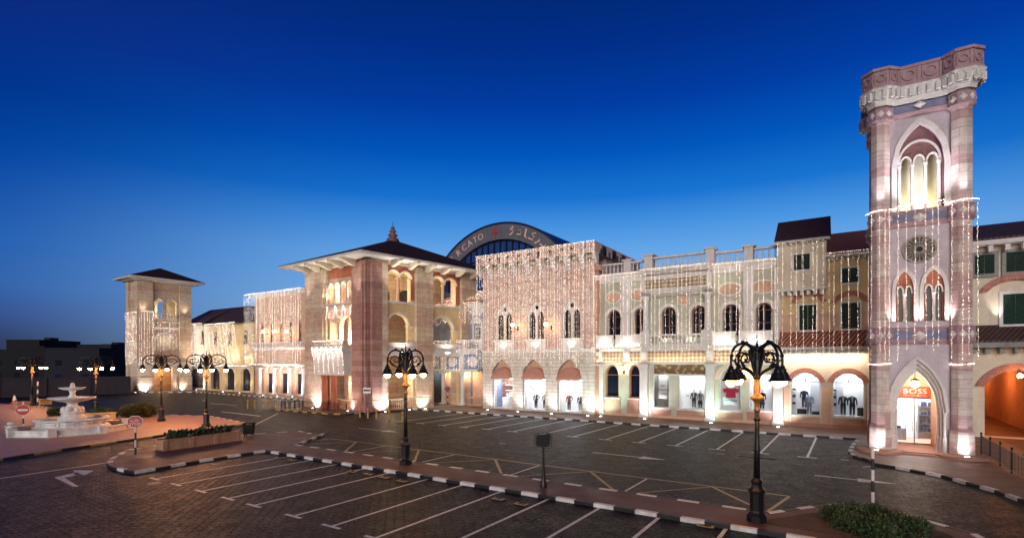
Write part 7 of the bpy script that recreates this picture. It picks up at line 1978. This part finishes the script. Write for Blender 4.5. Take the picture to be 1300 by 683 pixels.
# ------------------------------------------------------------------ fairy lights
RB = .017
curtain('fairy_light_curtain', fp, ka + .1, kb - .1, zTopP + .05, lambda u: fp.z(690, 452) - 1.2 * abs(sin(u * 1.9)), 1.12, .29, .13, RB, 'dense fairy light curtain over the front of the pink palace', seed=2, sway=.05)
bay0, bay1 = fm.u(818), fm.u(906)
curtain('fairy_light_curtain', fm, ga + .2, gb - .2, lambda u: zCor + .8, lambda u: zLed1 - .9, lambda u: 1.95 if bay0 < u < bay1 else .95, .48, .14, RB, 'sparse fairy light strands down the green palazzo facade', seed=3, sway=.06)
curtain('fairy_light_curtain', fm, ja, jb, zJ1 - .1, zCan0 - 1.1, 1.25, .48, .14, RB, 'fairy light strands over the projecting bay of the yellow house', seed=4, sway=.06)
curtain('fairy_light_curtain', fm, jb + .1, yb, zr0 + .05, zCan0 - 1.1, 1.22, .48, .14, RB, 'fairy light strands under the lower tiled roof of the yellow house', seed=5, sway=.06)
bump = lambda u: .86 if (abs(u - uL) < .95 or abs(u - uR) < .95) else .5
curtain('fairy_light_curtain', ft, uL - .62, uR + .62, z_b1b + .05, lambda u: zc(462) if abs(u - uL) < 1 or abs(u - uR) < 1 else zc(446), bump, .40, .13, .0145, 'fairy light strands wrapped down the middle of the bell tower', seed=6, sway=.05)
curtain('fairy_light_curtain', fw_, fw_.u(317.5), fw_.u(389), zWt + .75, lambda u: zWc + .25, 1.15, .40, .17, .0195, 'dense white fairy light curtain over the arcaded wing', seed=7, sway=.25, mat=M['bulbwhite'])
g0, g1_, g2_, g3_ = fg.u(235), fg.u(262), fg.u(265.5), fg.u(304)
curtain('fairy_light_curtain', fg, g0, g1_, fg.z(250, 411.5), fg.z(250, 463), 1.0, .38, .16, .020, 'bright fairy light curtain on the narrow gabled house', seed=8, sway=.2, swag=1.3, mat=M['bulbwhite'])
curtain('fairy_light_curtain', fg, g2_, g3_, fg.z(283, 411), fg.z(283, 463), 1.0, .38, .16, .020, 'bright slanting fairy light curtain on the broad gabled house', seed=9, sway=.2, swag=2.2, mat=M['bulbwhite'])
curtain('fairy_light_curtain', fTs, -.1, q1 + .2, zs_(397), zs_(464), .66, .42, .17, .0195, 'fairy light curtain on the near pier of the square tower', seed=10, sway=.03, mat=M['bulbwhite'])
curtain('fairy_light_curtain', fTf, -fw2, .2, fTf.z(170, 397), fTf.z(170, 464), .5, .48, .18, .0195, 'fairy light curtain on the narrow front of the square tower', seed=11, sway=.03, mat=M['bulbwhite'])
curtain('fairy_light_curtain', fTs, q1 + .3, q2 - .1, zs_(409), zs_(446), .55, .5, .18, .019, 'fairy light strands under the belfry of the square tower', seed=12, sway=.05, mat=M['bulbwhite'])
curtain('fairy_light_curtain', fb, fb.u(558), bb_, zE - .1, lambda u: fb.z(590, 412), 1.35, .36, .15, .017, 'fairy light net below the roof of the blue house', seed=13, sway=.1)
curtain('fairy_light_curtain', fb, fb.u(540, 1.95), fb.u(613, 1.95), zbal1 + .1, lambda u: zgf - .1, 1.95, .36, .15, .017, 'fairy light strands along the balcony of the blue house', seed=14, sway=.08)
# nets of lights on the blue house roof and swags on the pavilion
paths = []
for i in range(16):
    t = i / 15; a = Vector(fb.pt(fb.u(557, 1.2) * (1 - t) + bb_ * t, 1.25, zE + .2)); b = Vector(fb.pt(fb.u(572) * (1 - t) + bb_ * t, -2.9, zR1 + .3)); paths.append([a, b])
for i in range(3):
    a = fb.pt(fb.u(556.5, 1.2), 1.3, zE); b = fb.pt(fb.u(568 + 3 * i), .4, fb.z(575, 410)); paths.append(sagline(a, b, .5 + .2 * i))
garland('fairy_light_net', paths, .2, .021, 'fairy lights draped across the tiled roof of the blue house')
paths = []
y0_, y1_ = zA(441), zA(474)
for i in range(7):
    u = bu0 + .1 + (bu1 - bu0 - .2) * i / 6; paths.append([A.pt(u, 1.56, y0_ + .1), A.pt(u + .25, 1.45, (y0_ + y1_) / 2), A.pt(u + .1, 1.25, y1_)])
for i in range(6):
    u = bu0 + .1 + (bu1 - bu0 - .2) * i / 6; v = bu0 + .1 + (bu1 - bu0 - .2) * (i + 1) / 6
    for s_ in (.3, .7, 1.1, 1.5): paths.append(sagline(A.pt(u, 1.57, y0_), A.pt(v, 1.57, y0_), s_))
paths.append([A.pt(bu0, 1.5, zA(433)), A.pt(bu1, 1.5, zA(433))]); paths.append([A.pt(bu0, 1.6, zA(444)), A.pt(bu1, 1.6, zA(444))])
garland('fairy_light_swag', paths, .15, .02, 'looped fairy lights on the white oriel of the pavilion', M['bulbwhite'])
paths = []
for i in range(3):
    u = fu0 + .1 + i * w / 3; v = u + w / 3
    for s_ in (.6, 1.0, 1.5, 2.0): paths.append(sagline(A.pt(u, .0, zA(388)), A.pt(v, .0, zA(388)), s_))
    paths.append([A.pt(u, 0, zA(388)), A.pt(u - .2, 0, zA(405))])
garland('fairy_light_swag', paths, .15, .02, 'looped fairy lights below the upper arcade of the pavilion', M['bulbwhite'])
q1_ = .80
def pier_loop(uc, z0, z1): return [ft.pt(uc - q1_, .1, z0), ft.pt(uc - .55, .58, z0), ft.pt(uc - .3, .82, (z0 + z1) / 2), ft.pt(uc + .3, .82, z1), ft.pt(uc + .55, .58, z1), ft.pt(uc + q1_, .22, z1)]
paths = [pier_loop(uL, z_b1b + .05, z_b1b + .1) + [ft.pt(uM - 1.2, .3, z_b1b + .3), ft.pt(uM + 1.2, .3, z_b1b + .35)] + pier_loop(uR, z_b1b + .05, z_b1b + .12)]
for uc in (uL, uR):
    zq = zc(462); paths.append([ft.pt(uc - .62, .1, zq), ft.pt(uc - .25, .62, zq - .05), ft.pt(uc + .25, .62, zq), ft.pt(uc + .6, .2, zq + .05)])
garland('fairy_light_rope', paths, .09, .022, 'bright rope of fairy lights along the upper band of the bell tower', M['bulbwhite'])
zl_ = zWc + .3
garland('fairy_light_rope', [[fw_.pt(w0, 1.25, zl_), fw_.pt(fw_.u(389), 1.25, zl_)], [fg.pt(fg.u(240), 1.1, fg.z(283, 464)), fg.pt(fg.u(320), 1.1, fg.z(283, 464))]], .1, .018, 'bright rope of fairy lights along the ledge over the arcade', M['bulbwhite'])
